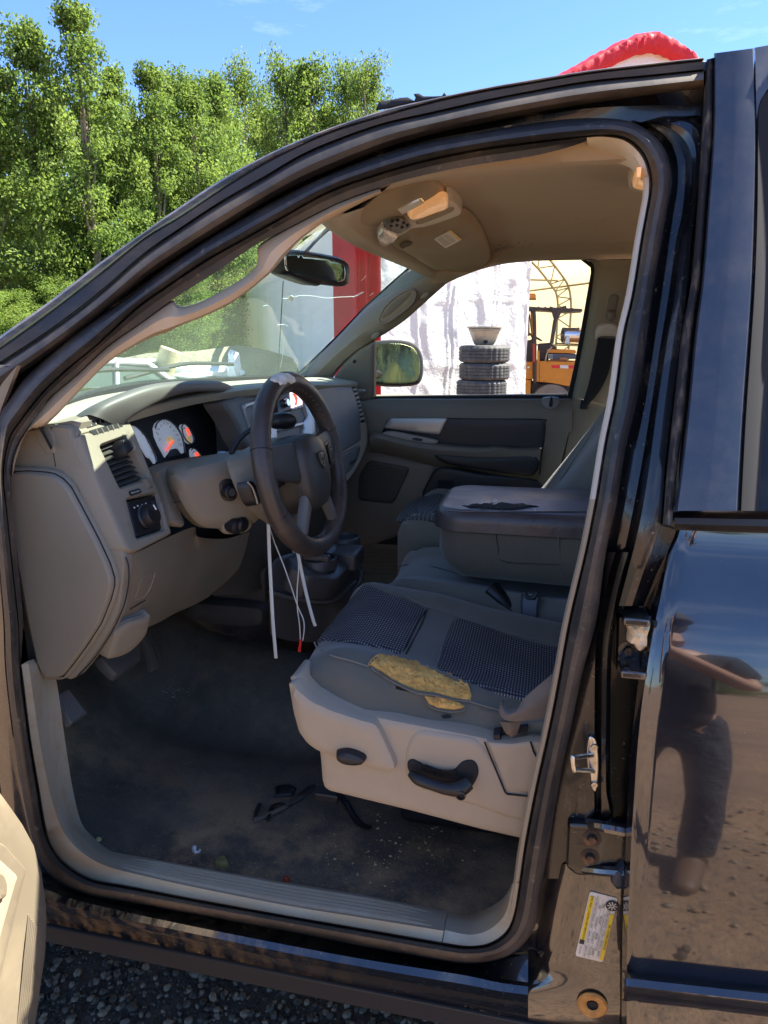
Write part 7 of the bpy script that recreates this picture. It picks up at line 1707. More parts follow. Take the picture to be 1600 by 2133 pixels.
# red corner drape in folds
rows = []
for z in [-1.69+i*.25 for i in range(18)]:
    if z > EAV+.3: break
    rows.append([bp(-.04+s, z, -.10-.07*math.sin(s*38+.8*math.sin(z*1.3))-.03*noise.noise(V((s*6, z*.6, 0)))) for s in [i*.02 for i in range(22)]])
mk('red_corner_drape', [p for r in rows for p in r], grid_faces(len(rows), 22), FR, TB)
# torn window flap in the gable
rows = [[bp(3.6+.9*i/8+.06*noise.noise(V((i, j, 0))), 3.05+.42*j/4*(1-.2*abs(i-5)/5)+.05*noise.noise(V((i*1.3, j, 5))), -.14) for i in range(9)] for j in range(5)]
mk('gable_patch', [p for r in rows for p in r], grid_faces(5, 9), FT, TB)
# white tarpaulin hung over the left part of the front
def tarp(name, s0, s1, z0, z1, l, label, seed, n=110, m=90):
    vs_ = []
    for j in range(m+1):
        z = z0+(z1-z0)*j/m
        for i in range(n+1):
            s = s0+(s1-s0)*i/n; q = V((s, z, seed))
            d = .10*noise.noise(V((s*.9, z*.7, seed)))
            rdg = 1-abs(noise.noise(V((s*1.5+z*.9, z*1.3-s*.7, seed+3)))); d += .07*rdg**4
            rdg = 1-abs(noise.noise(V((s*2.6-z*1.5, z*2.0+s, seed+9)))); d += .045*rdg**5
            d += .05*abs(math.sin(s*6.3+.5*math.sin(z*2)+seed))**6*(.6+.4*math.sin(z*3))
            for sm_s in (.55, 1.02, 1.10, 1.78, 1.84, 2.35):
                d += .045*math.exp(-((s-s0-sm_s+.02*math.sin(z*6))/.018)**2)
            for sz in (.52, .62, -.4): d += .05*math.exp(-((z-sz-.03*math.sin(s*4))/.02)**2)
            vs_.append(bp(s, z, l-d*.28+.17*(s-s0)))
    o = mk(name, vs_, grid_faces(m+1, n+1), FT, None, angle=80); return tag(o, label, 'tarpaulin')
tarp('tarpaulin', .28, 2.64, -1.69, 2.75, -.40, 'wrinkled white tarpaulin hanging over the left of the building front behind the tyres', 1.7)
tarp('tarpaulin', 6.3, WD-.3, -1.69, 2.75, -.10, 'white tarpaulin covering the right side of the building front', 5.2, 50, 50)
# steel arch frames
ST = mat('frame_steel', (.30, .27, .22), .45, metal=.5)
def frame(l, name='arch_frame'):
    G = []
    def off(i, o):
        s, z = path[i]; a = path[max(0, i-1)]; b = path[min(len(path)-1, i+1)]; dx, dz = b[0]-a[0], b[1]-a[1]; L_ = math.hypot(dx, dz); return bp(s+dz/L_*o, z-dx/L_*o, l)
    path = [(.12, -1.69), (.12, -.9), (.12, -.2), (.12, .5), (.14, 1.0), (.25, 1.4), (.5, 1.72)]+[(s, z-.12) for s, z in prof[4:-4:2]]+[(WD-.5, 1.72), (WD-.25, 1.4), (WD-.14, 1.0), (WD-.12, .5), (WD-.12, -.2), (WD-.12, -.9), (WD-.12, -1.69)]
    q = cr([V((a, b, 0)) for a, b in path], 70); path = [(p.x, p.y) for p in q]
    o1 = [off(i, 0) for i in range(70)]; o2 = [off(i, .42) for i in range(70)]
    G.append(tube_geo(o1, .035, 6)); G.append(tube_geo(o2, .035, 6))
    for i in range(0, 68, 2): G.append(tube_geo([o1[i], o2[i+1]], .018, 4)); G.append(tube_geo([o2[i+1], o1[i+2]], .018, 4))
    mk(name, *join(*G), ST, TB)
for l in (1.2, 5.2, 9.4, 14, 19, 25, 31): frame(l)
for s, z in ((WD-.2, 1.42), (WD-.14, -.25), (.2, 1.42), (2.0, 3.0), (6.7, 3.0)): tube('purlin', [bp(s, z, .3), bp(s, z, LN)], .03, ST, TB, seg=6)
tube('purlin', [bp(.5, 1.55, 9.0), bp(WD-.6, 1.55, 9.4)], .028, ST, TB, seg=6)
vs_ = [bp(s, z, LN-.05) for s, z in pr_]; mk('end_wall', vs_, [tuple(range(len(vs_)))], FW, TB, smooth=False)
mk('shed_floor', [bp(0, -1.682, 0), bp(WD, -1.682, 0), bp(WD, -1.682, LN), bp(0, -1.682, LN)], [(0, 1, 2, 3)], mat('shed_floor', (.30, .24, .17), .9, var=(2, .3)), TB, smooth=False)

# ================================================================ tyre stack and steel rim in front of the tarpaulin
yT = 8.9
cT = Y(1008, 760, yT)
TY = mat('tyre_rubber', (.045, .045, .047), .7, bump=(60, .3, .004), dirt=((.20, .18, .15), 6, .45, .75, .5), rvar=.1)
sc_ = (Y(1061, 740, yT)-Y(955, 740, yT)).length/2
def tyre_geo():
    seg = 84; w2 = .112; Ro = sc_; prof = [(.56*Ro, -w2*.55), (.62*Ro, -w2*.85), (.80*Ro, -w2), (.93*Ro, -w2*.93), (.985*Ro, -w2*.74)]
    for k_ in range(4):
        z0 = -w2*.70+k_*w2*.37; prof += [(Ro, z0), (Ro, z0+w2*.26), (Ro*.972, z0+w2*.28), (Ro*.972, z0+w2*.35)]
    prof = prof[:-2]+[(.985*Ro, w2*.74), (.93*Ro, w2*.93), (.80*Ro, w2), (.62*Ro, w2*.85), (.56*Ro, w2*.55), (.56*Ro, -w2*.55)]
    vs_ = []
    for r, z in prof:
        for j in range(seg):
            q = 2*math.pi*j/seg; rr_ = r*(.968 if (j % 3 == 0 and r > .97*Ro) else 1)
            vs_.append(V((rr_*math.cos(q), rr_*math.sin(q), z)))
    return vs_, grid_faces(len(prof), seg, False, True)
tv, tf = tyre_geo()
o0 = mk('tyre', tv, tf, TY, None, world=True, angle=30)
labs = ['topmost black tyre of the stack, right under the steel rim', 'second black tyre from the top of the stack', 'third black tyre from the top of the stack', 'fourth tyre from the top, cut off by the window sill', 'fifth tyre down in the stack, hidden by the door', 'sixth tyre down in the stack, hidden by the door', 'bottom tyre of the stack standing on the ground']
z0 = Y(1008, 737, yT).z; dz = Y(1008, 737, yT).z-Y(1008, 767.5, yT).z
dz = (z0+1.69-.112)/6
for i, dx in enumerate((0, .008, -.022, -.03, .0, .01, 0)):
    o = o0 if i == 0 else o0.copy()
    if i: COL.objects.link(o)
    o.location = (cT.x+dx, cT.y+.01*(i % 2), z0-dz*i+H); o.rotation_euler = (0, 0, i*.7); o['label'] = labs[i]; o['category'] = 'tyre'; o['group'] = 'stacked tyres'
rmz = z0+.112
rim_m = mat('rim_steel', (.42, .38, .31), .45, metal=.4, bump=(20, .3, .01), dirt=((.25, .16, .09), 12, .5, .75, .7))
cR = Y(1008, 740, yT); cR.z = rmz
RMo = empty('wheel_rim_steel', cR+V((0, 0, H)), label='dirty steel wheel rim lying on top of the tyre stack', cat='wheel rim'); WL[RMo.name] = cR+V((0, 0, H))
RMo.name = 'steel_rim'; WL['steel_rim'] = cR+V((0, 0, H)); hR = Y(1008, 681, yT).z-rmz
u_ = hR/.28
lathe('rim_bowl', cR, (0, 0, 1), [(.02, .01), (.09, .0), (.12, .004), (.14, .03*u_), (.185, .16*u_), (.20, .215*u_), (.215, .225*u_), (.215, .24*u_), (.205, .25*u_), (.222, .262*u_), (.238, .268*u_), (.238, .285*u_), (.215, .285*u_), (.19, .24*u_), (.13, .04*u_), (.02, .03*u_)], rim_m, RMo, seg=48)
lathe('hub_hole', cR+V((.03, -.150, .045)), (.1, -1, .3), [(.028, 0), (.028, .01), (.0001, .012)], M['blackm'], RMo, seg=14)

# ================================================================ forklift inside the building
yF = 12.4
OR = mat('forklift_orange', (.72, .27, .02), .5, var=(2, .12), dirt=[((.16, .08, .03), 9, .60, .72, .8), ((.10, .07, .05), 2.2, .55, .85, .4)])
DK = mat('forklift_frame', (.06, .045, .045), .5, var=(4, .3))
RS = mat('rusty_boxes', (.38, .18, .08), .8, var=(5, .4))
FK = empty('forklift', Y(1150, 860, yF)+V((0, .6, 0))+V((0, 0, 0)), label='weathered orange forklift parked inside the fabric building', cat='forklift')
b0_ = Y(1150, 860, yF)+V((0, .6, 0)); b0_.z = -1.69; FK.location = b0_+V((0, 0, H)); WL[FK.name] = b0_+V((0, 0, H))
def fy(u, v, d=0): return Y(u, v, yF+d)
def ext(name, pts, depth, mt, d=0, bevel=.01, parent=FK, **k): return slab(name, [fy(u, v, d) for u, v in pts], V((.0, depth, 0)), mt, parent, bevel=bevel, **k)
ext('chassis_panel', [(1112,752),(1192,754),(1300,758),(1300,808),(1235,806),(1180,804),(1150,798),(1120,795),(1112,798)], 1.0, OR)
ext('chassis_front', [(1080,754),(1110,754),(1110,790),(1082,790)], 1.0, OR, .05)
ext('step_panel', [(1078,790),(1106,792),(1103,845),(1098,880),(1078,880)], 1.0, OR, .02)
ext('rear_panel', [(1235,806),(1300,808),(1300,860),(1240,860)], 1.0, OR, .05)
ext('wheel_arch', [(1106,797),(1180,802),(1235,806),(1235,860),(1106,860)], .7, DK, .25)
wv = lathe_geo(fy(1148, 842, .0), (0, 1, 0), [(.02, .02), (.14, .02), (.17, -.01), (.34, 0), (.36, .03), (.36, .26), (.3, .28), (.02, .28)], 30); mk('wheel', *wv, mat('forklift_tyre', (.28, .24, .2), .8, var=(5, .3)), FK)
wv = lathe_geo(fy(1290, 848, .0), (0, 1, 0), [(.02, .02), (.14, .02), (.17, -.01), (.28, 0), (.30, .03), (.30, .26), (.02, .28)], 30); mk('wheel', *wv, bpy.data.materials['forklift_tyre'], FK)
lathe('wheel_hub', fy(1148, 842, -.02), (0, 1, 0), [(.0001, -.01), (.13, -.005), (.15, .02)], OR, FK, seg=24)
ext('reflective_stripe', [(1149,760),(1166,760.5),(1166,767),(1149,766.5)], .004, M['redwire'], -.006, 0)
ext('reflective_stripe', [(1167,760.5),(1184,761),(1184,767.5),(1167,767)], .004, M['white'], -.006, 0)
ext('reflective_stripe', [(1185,761),(1202,761.5),(1202,768),(1185,767.5)], .004, M['redwire'], -.006, 0)
lathe('fuel_cap', fy(1101, 765, .04), (0, -1, 0), [(.0001, .03), (.02, .03), (.025, 0)], M['chrome'], FK, seg=12)
ext('chassis_seam', [(1123,753),(1124,753),(1124,797),(1123,797)], .004, DK, -.003, 0)
# overhead guard
def bar(pts, r, mt=DK, d=0, name='guard_post', n=None): tube(name, [fy(u, v, dd if isinstance(dd, float) else d) for u, v, *x in pts for dd in [x[0] if x else d]], r, mt, FK, seg=8, n=n)
for d in (.0, .95):
    bar([(1114,798),(1114,720),(1113,660),(1110,648),(1100,643),(1090,643)], .032, DK, d, n=24)
    bar([(1149,716),(1156,670),(1160,655)], .035, DK, d)
    bar([(1160,655),(1165,645),(1180,640)], .034, DK, d, n=8)
    bar([(1156,662),(1152,648),(1145,640)], .03, DK, d, n=8)
ext('guard_roof', [(1100,622+16),(1125,640),(1212,643),(1214,648),(1180,650),(1125,646),(1100,645)], 1.0, DK, .0, .005)
for i in range(6): bar([(1122+i*14, 640.5+i*.6, -.02), (1122+i*14, 640.5+i*.6, .98)], .02, DK, 0, 'guard_bar')
ext('guard_bracket', [(1150,640),(1185,642),(1170,650),(1163,664),(1157,668),(1153,655)], .03, DK, -.02, .004)
# mast at the left with its orange head
for d in (.2, .7): bar([(1086,880), (1092,620)], .05, DK, d, 'mast_rail')
ext('mast_head', [(1092,611),(1115,611),(1116,622),(1092,622)], .6, OR, .15)
ext('mast_plate', [(1105,640),(1111,640),(1112,700),(1106,704)], .03, OR, .4, .003)
bar([(1100,640),(1101,700)], .022, RS, .35, 'lift_cylinder'); bar([(1103,655),(1107,690)], .010, DK, .3, 'hydraulic_hose')
ext('dash_panel', [(1085,712),(1112,706),(1112,755),(1090,754),(1083,745)], .5, DK, .25)
ext('orange_bracket', [(1088,712),(1098,720),(1088,745),(1083,740)], .03, OR, .15, .003)
# steering wheel, seat, bonnet, engine boxes
cw = fy(1111, 700, .45); ring = [cw+V((.155*math.cos(a), .13*math.sin(a), .085*math.cos(a+.1)*-1.0)) for a in [2*math.pi*i/24 for i in range(25)]]
tube('steering_wheel', ring, .012, DK, FK, seg=6); bar([(1111,700,.45),(1104,722,.35)], .018, DK, 0, 'steering_post')
ext('seat', [(1120,716),(1146,714),(1160,724),(1160,731),(1140,752),(1120,752)], .5, DK, .25, .03)
ext('engine_cover', [(1139,727),(1200,730),(1200,736),(1139,735)], .9, OR, .1)
ext('radiator_grille', [(1142,736),(1200,738),(1200,748),(1142,748)], .7, mat('grille_blue', (.10, .11, .14), .5, metal=.4), .12, .004)
for i in range(4): ext('grille_bar', [(1142,738+i*2.6),(1152,738.2+i*2.6),(1152,739.4+i*2.6),(1142,739.2+i*2.6)], .03, M['silver'], .08, 0)
ext('rusty_box', [(1146,748),(1180,749),(1180,754),(1146,754)], .5, RS, .1, .004); ext('rusty_box', [(1166,744),(1182,745),(1182,751),(1166,751)], .3, RS, .06, .004)
bar([(1112,716),(1112,754)], .02, mat('forklift_red', (.55, .06, .03), .5), -.04, 'red_lever'); bar([(1150,722),(1140,735),(1136,752)], .014, M['kick'], .05, 'hose', n=8)
ext('side_post', [(1119,730),(1124,730),(1124,754),(1119,754)], .04, OR, -.01, .003)
# gas bottle lying across the back
TK = empty('gas_cylinder', fy(1190, 698, .5), label='silver metal cylinder lying on the rear of the forklift', cat='cylinder'); WL[TK.name] = fy(1190, 698, .5)
TK.location = fy(1190, 698, .5)+V((0, 0, H)); WL[TK.name] = fy(1190, 698, .5)+V((0, 0, H))
sv = mat('bright_steel', (.62, .62, .66), .25, metal=.9)
lathe('cylinder_shell', fy(1172, 698, .45), (1, .28, .0), [(.10, .30), (.125, .03), (.128, .0), (.136, .0), (.137, .03), (.132, .05), (.132, .26), (.137, .27), (.137, .30), (.132, .32), (.12, .60), (.02, .64)], sv, TK, seg=32)
tube('cylinder_stand', [fy(1158, 715, .45), fy(1205, 717, .6)], .012, DK, TK, seg=6)
ext('cylinder_bracket', [(1180,700),(1187,700),(1186,716),(1176,716)], .02, sv, .3, .002, TK)

# ================================================================ things seen through the windscreen
WHP = mat('white_car_paint', (.75, .77, .78), .25, coat=.6)
CG = mat('car_glass', (.10, .14, .12), .25, spec=.3)
def car(loc, rz, label, mt=WHP, s=1.0):
    e = empty('parked_car', V(loc)+V((0, 0, H)), label=label, cat='car'); WL[e.name] = V(loc)+V((0, 0, H)); e.rotation_euler = (0, 0, rz)
    def loc_mk(name, vs_, fs_, m_, **k):
        o = mk(name, [p*s for p in vs_], fs_, m_, None, world=True, **k); o.parent = e; return o
    sec = [(-2.2, .35, .62, .70), (-2.15, .30, .80, .80), (-1.3, .28, .92, .86), (-.9, .28, .95, .88), (.9, .28, .96, .88), (1.9, .30, .98, .84), (2.15, .35, .85, .78), (2.2, .4, .65, .70)]
    vs_ = []
    for x, zb, zt, hw in sec:
        vs_ += [V((x, -hw*.95, zb)), V((x, -hw, (zb+zt)/2)), V((x, -hw*.93, zt)), V((x, 0, zt+.04)), V((x, hw*.93, zt)), V((x, hw, (zb+zt)/2)), V((x, hw*.95, zb))]
    loc_mk('body', vs_, grid_faces(8, 7)+[tuple(range(7)), tuple(range(49, 56))], mt, bevel=.02)
    rs = [(-.75, .95, .80), (-.15, 1.40, .62), (.85, 1.45, .62), (1.6, 1.0, .78)]
    loc_mk('roof', [V((x, sgn*w_, z)) for x, z, w_ in ((-.15, 1.40, .60), (.3, 1.46, .62), (.85, 1.45, .62)) for sgn in (-1, 1)], [(0, 1, 3, 2), (2, 3, 5, 4)], mt)
    loc_mk('windscreen', [V((-.75, -.74, .97)), V((-.75, .74, .97)), V((-.18, .57, 1.39)), V((-.18, -.57, 1.39))], [(0, 1, 2, 3)], CG, smooth=False)
    loc_mk('rear_window', [V((1.55, -.7, 1.0)), V((1.55, .7, 1.0)), V((.87, .57, 1.44)), V((.87, -.57, 1.44))], [(0, 1, 2, 3)], CG, smooth=False)
    for sg in (-1, 1):
        loc_mk('side_window', [V((-.68, sg*.83, .97)), V((.25, sg*.83, .97)), V((.25, sg*.64, 1.41)), V((-.14, sg*.63, 1.38))], [(0, 1, 2, 3)], CG, smooth=False)
        loc_mk('side_window', [V((.32, sg*.83, .97)), V((1.35, sg*.80, .99)), V((.85, sg*.63, 1.41)), V((.32, sg*.64, 1.41))], [(0, 1, 2, 3)], CG, smooth=False)
        for a, b in (((-.78, .84, .95), (-.17, .62, 1.41)), ((.285, .845, .95), (.285, .64, 1.43)), ((1.5, .80, .97), (.87, .62, 1.44)), ((-.17, .62, 1.41), (.87, .62, 1.45))):
            g = tube_geo([V((a[0], sg*a[1], a[2])), V((b[0], sg*b[1], b[2]))], .035, 6); loc_mk('roof_pillar', g[0], g[1], mt)
        for x in (-1.4, 1.35):
            g = lathe_geo(V((x, sg*.70, .32)), (0, sg, 0), [(.0001, .17), (.2, .17), (.22, .18), (.31, .17), (.32, .12), (.32, 0)], 22); loc_mk('wheel', g[0], g[1], M['rubber'])
    return e
d_ = R(262, 735); t_ = 11.5/math.hypot(d_.x, d_.y); pc_ = CAM+d_*t_; pc_.z = -1.69
car(pc_+V((-.3, .9, -.12)), rad(205), 'white car parked beyond the bonnet in front of the trees')
d_ = R(478, 752); t_ = 15/math.hypot(d_.x, d_.y); p2_ = CAM+d_*t_
# log stump and white scrap
d_ = R(345, 744); t_ = 12.5/math.hypot(d_.x, d_.y); pl_ = CAM+d_*t_
o = tube('log', [pl_+V((-.35, 0, -.9)), pl_+V((.05, .1, .12))], .17, mat('cut_wood', (.55, .44, .26), .9, var=(6, .3), bump=(20, .5, .02)), None, seg=14); tag(o, 'pale sawn log leaning behind the white car', 'log')
def heap(name, u, v, dist, r, mt, label, cat, sd):
    d = R(u, v); t = dist/math.hypot(d.x, d.y); c = CAM+d*t; vs_ = []
    for p in SPH[0]:
        q = p*(1+.35*noise.noise(p*1.7+V((sd, 0, 0))))
        vs_.append(V((c.x+q.x*r[0], c.y+q.y*r[1], c.z-r[2]*.5+q.z*r[2])))
    o = mk(name, vs_, SPH[1], mt, None); return tag(o, label, cat)
bm = bmesh.new(); bmesh.ops.create_icosphere(bm, subdivisions=3, radius=1); SPH = ([v.co.copy() for v in bm.verts], [tuple(v.index for v in f.verts) for f in bm.faces]); bm.free()
heap('soil_mound', 410, 806, 17, (3.6, 2.0, 1.5), mat('soil', (.22, .20, .14), .95, bump=(6, .8, .1)), 'low mound of soil and scrap beyond the bonnet', 'mound', 3.0)
heap('plastic_sheet', 455, 768, 14, (.5, .4, .16), WHP, 'crumpled white plastic sheet on the mound beyond the bonnet', 'plastic sheet', 8.0)
heap('white_drum', 487, 745, 13, (.12, .12, .28), WHP, 'upright white container beside the red corner of the building', 'container', 2.0)
heap('white_scrap', 380, 768, 13, (.5, .4, .14), WHP, 'flat white scrap panel in front of the mound', 'scrap', 12.0)
# aerial on the far front wing
tube('aerial', [Y(578,800,1.70), Y(584,690,1.70), Y(590,585,1.70)], .0022, M['blackm'], T, seg=5)
# cracks in the windscreen glass
def wsp(u, v):
    p = PL(u, v, V((-1.10, .85, -.135)), V((.35, 0, -.65)).cross(V((0, 1, 0))).normalized()); return p
wc = mat('glass_crack', (.85, .95, .92), .4)
BVW = None
for oo in bpy.data.objects:
    if oo.name == 'windscreen':
        BVW = BVHTree.FromPolygons([v.co+WL['windscreen']-V((0, 0, H)) for v in oo.data.vertices], [tuple(p.vertices) for p in oo.data.polygons])
WSF = onto(BVW, wsp, .003)
for P in ([(589,622),(605,621),(625,616),(655,617),(680,621),(705,619),(740,617),(758,608)], [(735,620),(748,612),(757,609)], [(578,677),(590,676),(600,679)], [(548,638),(556,636),(562,640)], [(585,698),(590,712),(589,740),(584,765)], [(752,585),(758,580),(762,574)], [(770,616),(778,610)]):
    tube('glass_crack', [WSF(*p) for p in P], .00045, wc, T, seg=4, n=len(P)*4)
patch('sun_glint', sm2([(600,620),(606,616),(612,619),(610,626),(603,627)], 2), WSF, wc, T, th=.001, rr=1, step=3, skirt=.001)  # glint of the sun on the glass, drawn as a pale patch
patch('shade_band', [(640,497),(668,478),(690,468),(720,495),(712,504),(690,510),(665,512),(650,508)], WSF, G_DARK, T, th=0, rr=0, step=8, skirt=0) if 0 else None

# ================================================================ loose things in the cab
def ribbon2(name, pts, w_, mt, label, cat, y=.42, th=.0012, fn=None):
    P = [(fn or (lambda u, v: Y(u, v, y)))(u, v) for u, v in pts]; P = cr(P, 24)
    o = tube(name, P, w_, mt, None, seg=8, flat=.3, upv=(0, -1, 0)); return tag(o, label, cat, group='cable ties hanging from the steering column' if cat == 'cable tie' else None)
zm = mat('cable_tie', (.66, .70, .66), .4)
ribbon2('cable_tie', [(559,1090),(561,1150),(565,1230),(569,1300),(575,1371)], .0040, zm, 'long pale cable tie hanging straight down, left of the wires', 'cable tie', y=.40)
ribbon2('cable_tie', [(618,1140),(628,1190),(640,1245),(652,1290),(657,1304)], .0040, zm, 'pale cable tie slanting down behind the driver cushion', 'cable tie', y=.46)
o = tube('wire', [Y(u, v, .42) for u, v in ((562,1098),(572,1130),(590,1175),(606,1220),(620,1262),(632,1290),(634,1310),(631,1334))], .0014, zm, None, seg=5, n=40); tag(o, 'thin grey wire curving from the column to the red sleeve', 'wire')
o = tube('wire', [Y(u, v, .42) for u, v in ((621,1150),(622,1190),(619,1230),(620,1270),(624,1300),(626,1334))], .0014, mat('wire_white', (.72, .68, .6), .4), None, seg=5, n=40); tag(o, 'thin white wire hanging straight behind the wheel to the red sleeve', 'wire')
o = tube('wire_sleeve', [Y(u, v, .42) for u, v in ((626,1331),(626,1340),(624,1350),(624,1357))], .0036, M['redwire'], None, seg=8, n=10); tag(o, 'small red plastic sleeve at the end of the hanging wires', 'sleeve')
# litter on the floor
def flat(name, out, mt, label, cat, h=.006, **k):
    o = patch(name, out, FP, mt, None, th=h, rr=4, step=3, skirt=.001, bump=lambda u, v, p: .003*noise.noise(p*120), **k)
    return tag(o, label, cat)
flat('paper_scrap', [(399,1766),(408,1762),(411,1768),(408,1774),(415,1772),(420,1770),(415,1777),(405,1778),(400,1773)], M['paper'], 'torn white scrap of paper on the dirty floor near the sill', 'paper scrap', .008)
flat('dry_leaf', sm2([(450,1795),(462,1789),(472,1792),(478,1803),(470,1810),(455,1808),(446,1803)], 3), M['leaf_dry'], 'curled olive brown leaf lying against the door sill', 'leaf', .012)
flat('red_leaf', sm2([(589,1830),(594,1826),(603,1828),(604,1835),(597,1839),(590,1836)], 3), M['leaf_red'], 'small dull red leaf beside the sill ribs', 'leaf', .006)
flat('yellow_leaf', sm2([(200,1746),(210,1744),(211,1751),(203,1753)], 2), mat('leaf_yellow', (.6, .52, .2), .8), 'tiny yellow leaf fragment at the left end of the sill', 'leaf', .004)
def strap(name, pts, r, label, mt=M['blackm']):
    o = tube(name, [FP(*p)+V((0, 0, .008+.004*math.sin(i*2))) for i, p in enumerate(pts)], r, mt, None, seg=7, n=26, flat=.45); return tag(o, label, 'strap')
strap('torn_strap', [(655,1642),(640,1652),(618,1668),(600,1682),(580,1684),(566,1686),(561,1700),(559,1716)], .0055, 'black torn strip curling on the floor in front of the seat', M['black'])
strap('torn_strap', [(708,1662),(722,1684),(738,1706),(752,1724),(770,1734)], .008, 'black strap end lying on the floor below the seat shield', M['black'])
strap('torn_strap', [(542,1680),(537,1694),(530,1712)], .005, 'short black torn strip left of the curling one on the floor')
o = patch('rubber_scrap', [(572,1640),(600,1636),(618,1641),(612,1658),(585,1661),(568,1662),(575,1652)], FP, M['black'], None, th=.008, rr=5, step=5, skirt=.002); tag(o, 'flat black rubber scrap on the floor before the seat', 'rubber scrap')
def crumbs(name, n, gen, mt, smin, smax, label, longk=1.0):
    vs_, fs_ = [], []
    for _ in range(n):
        u, v = gen(); p = FP(u, v)
        if p is None or abs(p.z+1.05) > .25: continue
        s = smin+(smax-smin)*rng.random()**3; a = rng.random()*6.28; k = len(vs_); sx = s*longk*rng.uniform(.6, 1.3); sy_ = s*rng.uniform(.5, 1)/(longk**.5); sz = s*.5
        for q in OCT[0]:
            x, y = q.x*sx, q.y*sy_; vs_.append(p+V((x*math.cos(a)-y*math.sin(a), x*math.sin(a)+y*math.cos(a), sz*.6+q.z*sz)))
        fs_ += [tuple(i+k for i in f) for f in OCT[1]]
    o = mk(name, vs_, fs_, mt, None, smooth=False, kind='stuff'); return tag(o, label, 'debris')
OCT = ([V(p) for p in ((1, 0, 0), (-1, 0, 0), (0, 1, 0), (0, -1, 0), (0, 0, 1), (0, 0, -1))], [(0, 2, 4), (2, 1, 4), (1, 3, 4), (3, 0, 4), (2, 0, 5), (1, 2, 5), (3, 1, 5), (0, 3, 5)])
def g1_(): return (rng.gauss(820, 95), rng.gauss(1760, 38))
crumbs('foam_crumbs', 170, g1_, mat('crumb_yellow', (.62, .50, .24), .9), .0008, .0050, 'yellow foam crumbs scattered on the floor below the seat')
def g2_():
    t = rng.random(); return (210+760*t+rng.gauss(0, 10), 1760+150*t-abs(rng.gauss(0, 9))+(-5 if t > .5 else 12*(.5-t)))
crumbs('sill_litter', 420, g2_, mat('crumb_brown', (.30, .20, .10), .9), .0006, .0035, 'brown crumbs and leaf bits gathered along the door sill', 1.5)
crumbs('straw_bits', 520, lambda: (rng.gauss(420, 190), rng.gauss(1640, 90)), mat('crumb_straw', (.42, .36, .26), .9), .0005, .0016, 'fine pale dust and straw bits spread over the floor', 1.8)
crumbs('straw_bits', 60, lambda: (rng.gauss(365, 16), rng.gauss(1438, 8)), bpy.data.materials['crumb_straw'], .0010, .0028, 'little heap of straw bits below the pedals', 2.6)
crumbs('straw_bits', 330, lambda: (rng.gauss(840, 130), rng.gauss(1800, 45)), bpy.data.materials['crumb_straw'], .0005, .0014, 'pale dust specks on the floor behind the sill', 1.4)
# ================================================================ the photographer, mirrored in the rear door
PE = empty('person', V((.42, -1.50, 0)), label='person in dark t-shirt, blue jeans and brown boots mirrored in the black door', cat='person')
def skin(name, verts, edges, radii, mt, parent=PE, sub=2, root=0):
    c = V((0, 0, 0)); me = bpy.data.meshes.new(name); base = WL[parent.name]
    me.from_pydata([V(p)+V((0, 0, H))-base for p in verts], edges, []); o = bpy.data.objects.new(name, me); COL.objects.link(o); o.parent = parent
    m = o.modifiers.new('skin', 'SKIN'); m.use_smooth_shade = True
    for i, r in enumerate(radii):
        me.skin_vertices[0].data[i].radius = r if isinstance(r, tuple) else (r, r)
    me.skin_vertices[0].data[root].use_root = True
    s = o.modifiers.new('sub', 'SUBSURF'); s.levels = sub; s.render_levels = sub
    if name in ('jeans', 'tshirt'):
        tx = bpy.data.textures.new(name+'_folds', 'CLOUDS'); tx.noise_scale = .11; tx.noise_depth = 1
        dm = o.modifiers.new('folds', 'DISPLACE'); dm.texture = tx; dm.strength = .010; dm.mid_level = .5; dm.texture_coords = 'LOCAL'
    me.materials.append(mt); return o
SKN = mat('skin', (.48, .27, .18), .5); JN = mat('jeans', (.016, .024, .040), .85, bump=[(300, .3, .001), (16, 1.0, .04)], var=(6, .35)); TS = mat('dark_tshirt', (.008, .008, .010), .85, bump=(10, .4, .02)); BT = mat('boot_leather', (.09, .048, .028), .6)
PX = .46; PYy = -1.52; G0 = -1.69
# body under the clothes: one continuous figure
vb = [(PX, PYy, G0+.96), (PX-.005, PYy, G0+1.12), (PX-.02, PYy+.02, G0+1.30), (PX-.04, PYy+.04, G0+1.46), (PX-.05, PYy+.07, G0+1.53), (PX-.06, PYy+.11, G0+1.60), (PX-.065, PYy+.12, G0+1.70),
      (PX+.14, PYy+.04, G0+1.44), (PX+.20, PYy+.14, G0+1.22), (PX-.02, PYy+.34, G0+1.40), (PX-.22, PYy+.44, G0+1.60),
      (PX-.22, PYy+.06, G0+1.44), (PX-.32, PYy+.16, G0+1.24), (PX-.40, PYy+.34, G0+1.45), (PX-.42, PYy+.43, G0+1.62),
      (PX+.10, PYy+.01, G0+.88), (PX+.11, PYy+.06, G0+.50), (PX+.11, PYy+.03, G0+.10),
      (PX-.10, PYy-.02, G0+.88), (PX-.12, PYy-.16, G0+.50), (PX-.13, PYy-.34, G0+.10)]
eb = [(0,1),(1,2),(2,3),(3,4),(4,5),(5,6),(3,7),(7,8),(8,9),(9,10),(3,11),(11,12),(12,13),(13,14),(0,15),(15,16),(16,17),(0,18),(18,19),(19,20)]
rb = [(.15,.11),(.14,.105),(.15,.11),(.13,.095),(.055,.055),(.07,.075),(.08,.095),.055,.043,.036,.026,.055,.043,.036,.026,(.085,.085),.06,.045,(.085,.085),.06,.045]
skin('body', vb, eb, rb, SKN)
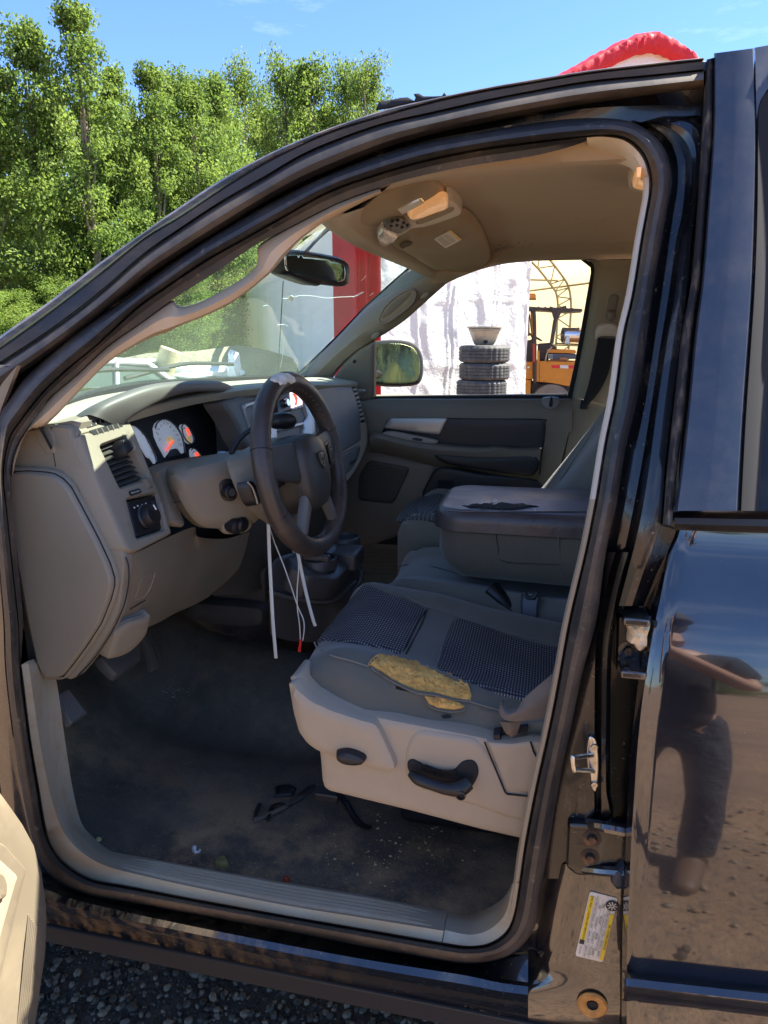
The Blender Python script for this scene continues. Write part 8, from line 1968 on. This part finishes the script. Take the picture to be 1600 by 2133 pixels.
skin('tshirt', [(vb[0][0], vb[0][1], G0+.90), vb[1], vb[2], vb[3], vb[7], tuple(V(vb[7]).lerp(V(vb[8]), .75)), vb[11], tuple(V(vb[11]).lerp(V(vb[12]), .75))], [(0,1),(1,2),(2,3),(3,4),(4,5),(3,6),(6,7)], [(.185,.14),(.18,.14),(.185,.14),(.15,.115),.085,.075,.085,.075], TS)
skin('jeans', [vb[0], vb[15], vb[16], (vb[17][0], vb[17][1], G0+.08), vb[18], vb[19], (vb[20][0], vb[20][1], G0+.08), (PX, PYy, G0+1.08)], [(0,1),(1,2),(2,3),(0,4),(4,5),(5,6),(0,7)], [(.165,.13),(.092,.092),.068,.072,(.092,.092),.068,.072,(.165,.125)], JN)
for (x, y) in ((vb[17][0], vb[17][1]), (vb[20][0], vb[20][1])):
    skin('boot', [(x, y, G0+.16), (x, y-.01, G0+.06), (x-.03, y+.10, G0+.05), (x-.07, y+.23, G0+.035), (x, y-.06, G0+.05)], [(0,1),(1,2),(2,3),(1,4)], [.050,(.052,.052),(.052,.045),(.045,.032),(.045,.05)], BT)
heap_h = [(p.x*.093+PX-.065, p.y*.105+PYy+.115, p.z*.10+G0+1.735) for p in SPH[0]]
mk('hair', [V(p) for p in heap_h], SPH[1], mat('hair', (.04, .03, .02), .7), PE)
mk('cap', [V((p.x*.105+PX-.065, p.y*.135+PYy+.14, max(0, p.z)*.10+G0+1.755)) for p in SPH[0]], SPH[1], mat('cap', (.05, .05, .055), .8), PE)
for dx in (-.028, .028): mk('eye', [V((p.x*.012+PX-.065+dx, p.y*.012+PYy+.205, p.z*.010+G0+1.705)) for p in IV], IF, M['white'], PE)
mk('nose', [V((p.x*.014+PX-.065, p.y*.02+PYy+.22, p.z*.022+G0+1.675)) for p in SPH[0]], SPH[1], SKN, PE)
mk('mouth', [V((p.x*.024+PX-.065, p.y*.01+PYy+.208, p.z*.006+G0+1.635)) for p in SPH[0]], SPH[1], mat('lips', (.4, .16, .13), .5), PE)
for hx, hy, hz, sg in ((vb[10][0], vb[10][1], vb[10][2], 1), (vb[14][0], vb[14][1], vb[14][2], -1)):
    vv_ = [(hx, hy, hz), (hx, hy+.02, hz+.05)]; ee = [(0, 1)]; rr2_ = [.028, (.036, .018)]
    for k_ in range(4):
        b = len(vv_); ox = (k_-1.5)*.018
        vv_ += [(hx+ox, hy+.025, hz+.085), (hx+ox-sg*.02, hy+.030, hz+.11-.004*abs(k_-1.5)), (hx+ox-sg*.045, hy+.028, hz+.115-.004*abs(k_-1.5))]; ee += [(1, b), (b, b+1), (b+1, b+2)]; rr2_ += [.010, .009, .008]
    b = len(vv_); vv_ += [(hx-sg*.03, hy+.015, hz+.045), (hx-sg*.05, hy+.02, hz+.07), (hx-sg*.06, hy+.02, hz+.09)]; ee += [(1, b), (b, b+1), (b+1, b+2)]; rr2_ += [.012, .010, .009]
    skin('hand', vv_, ee, rr2_, SKN, sub=1)
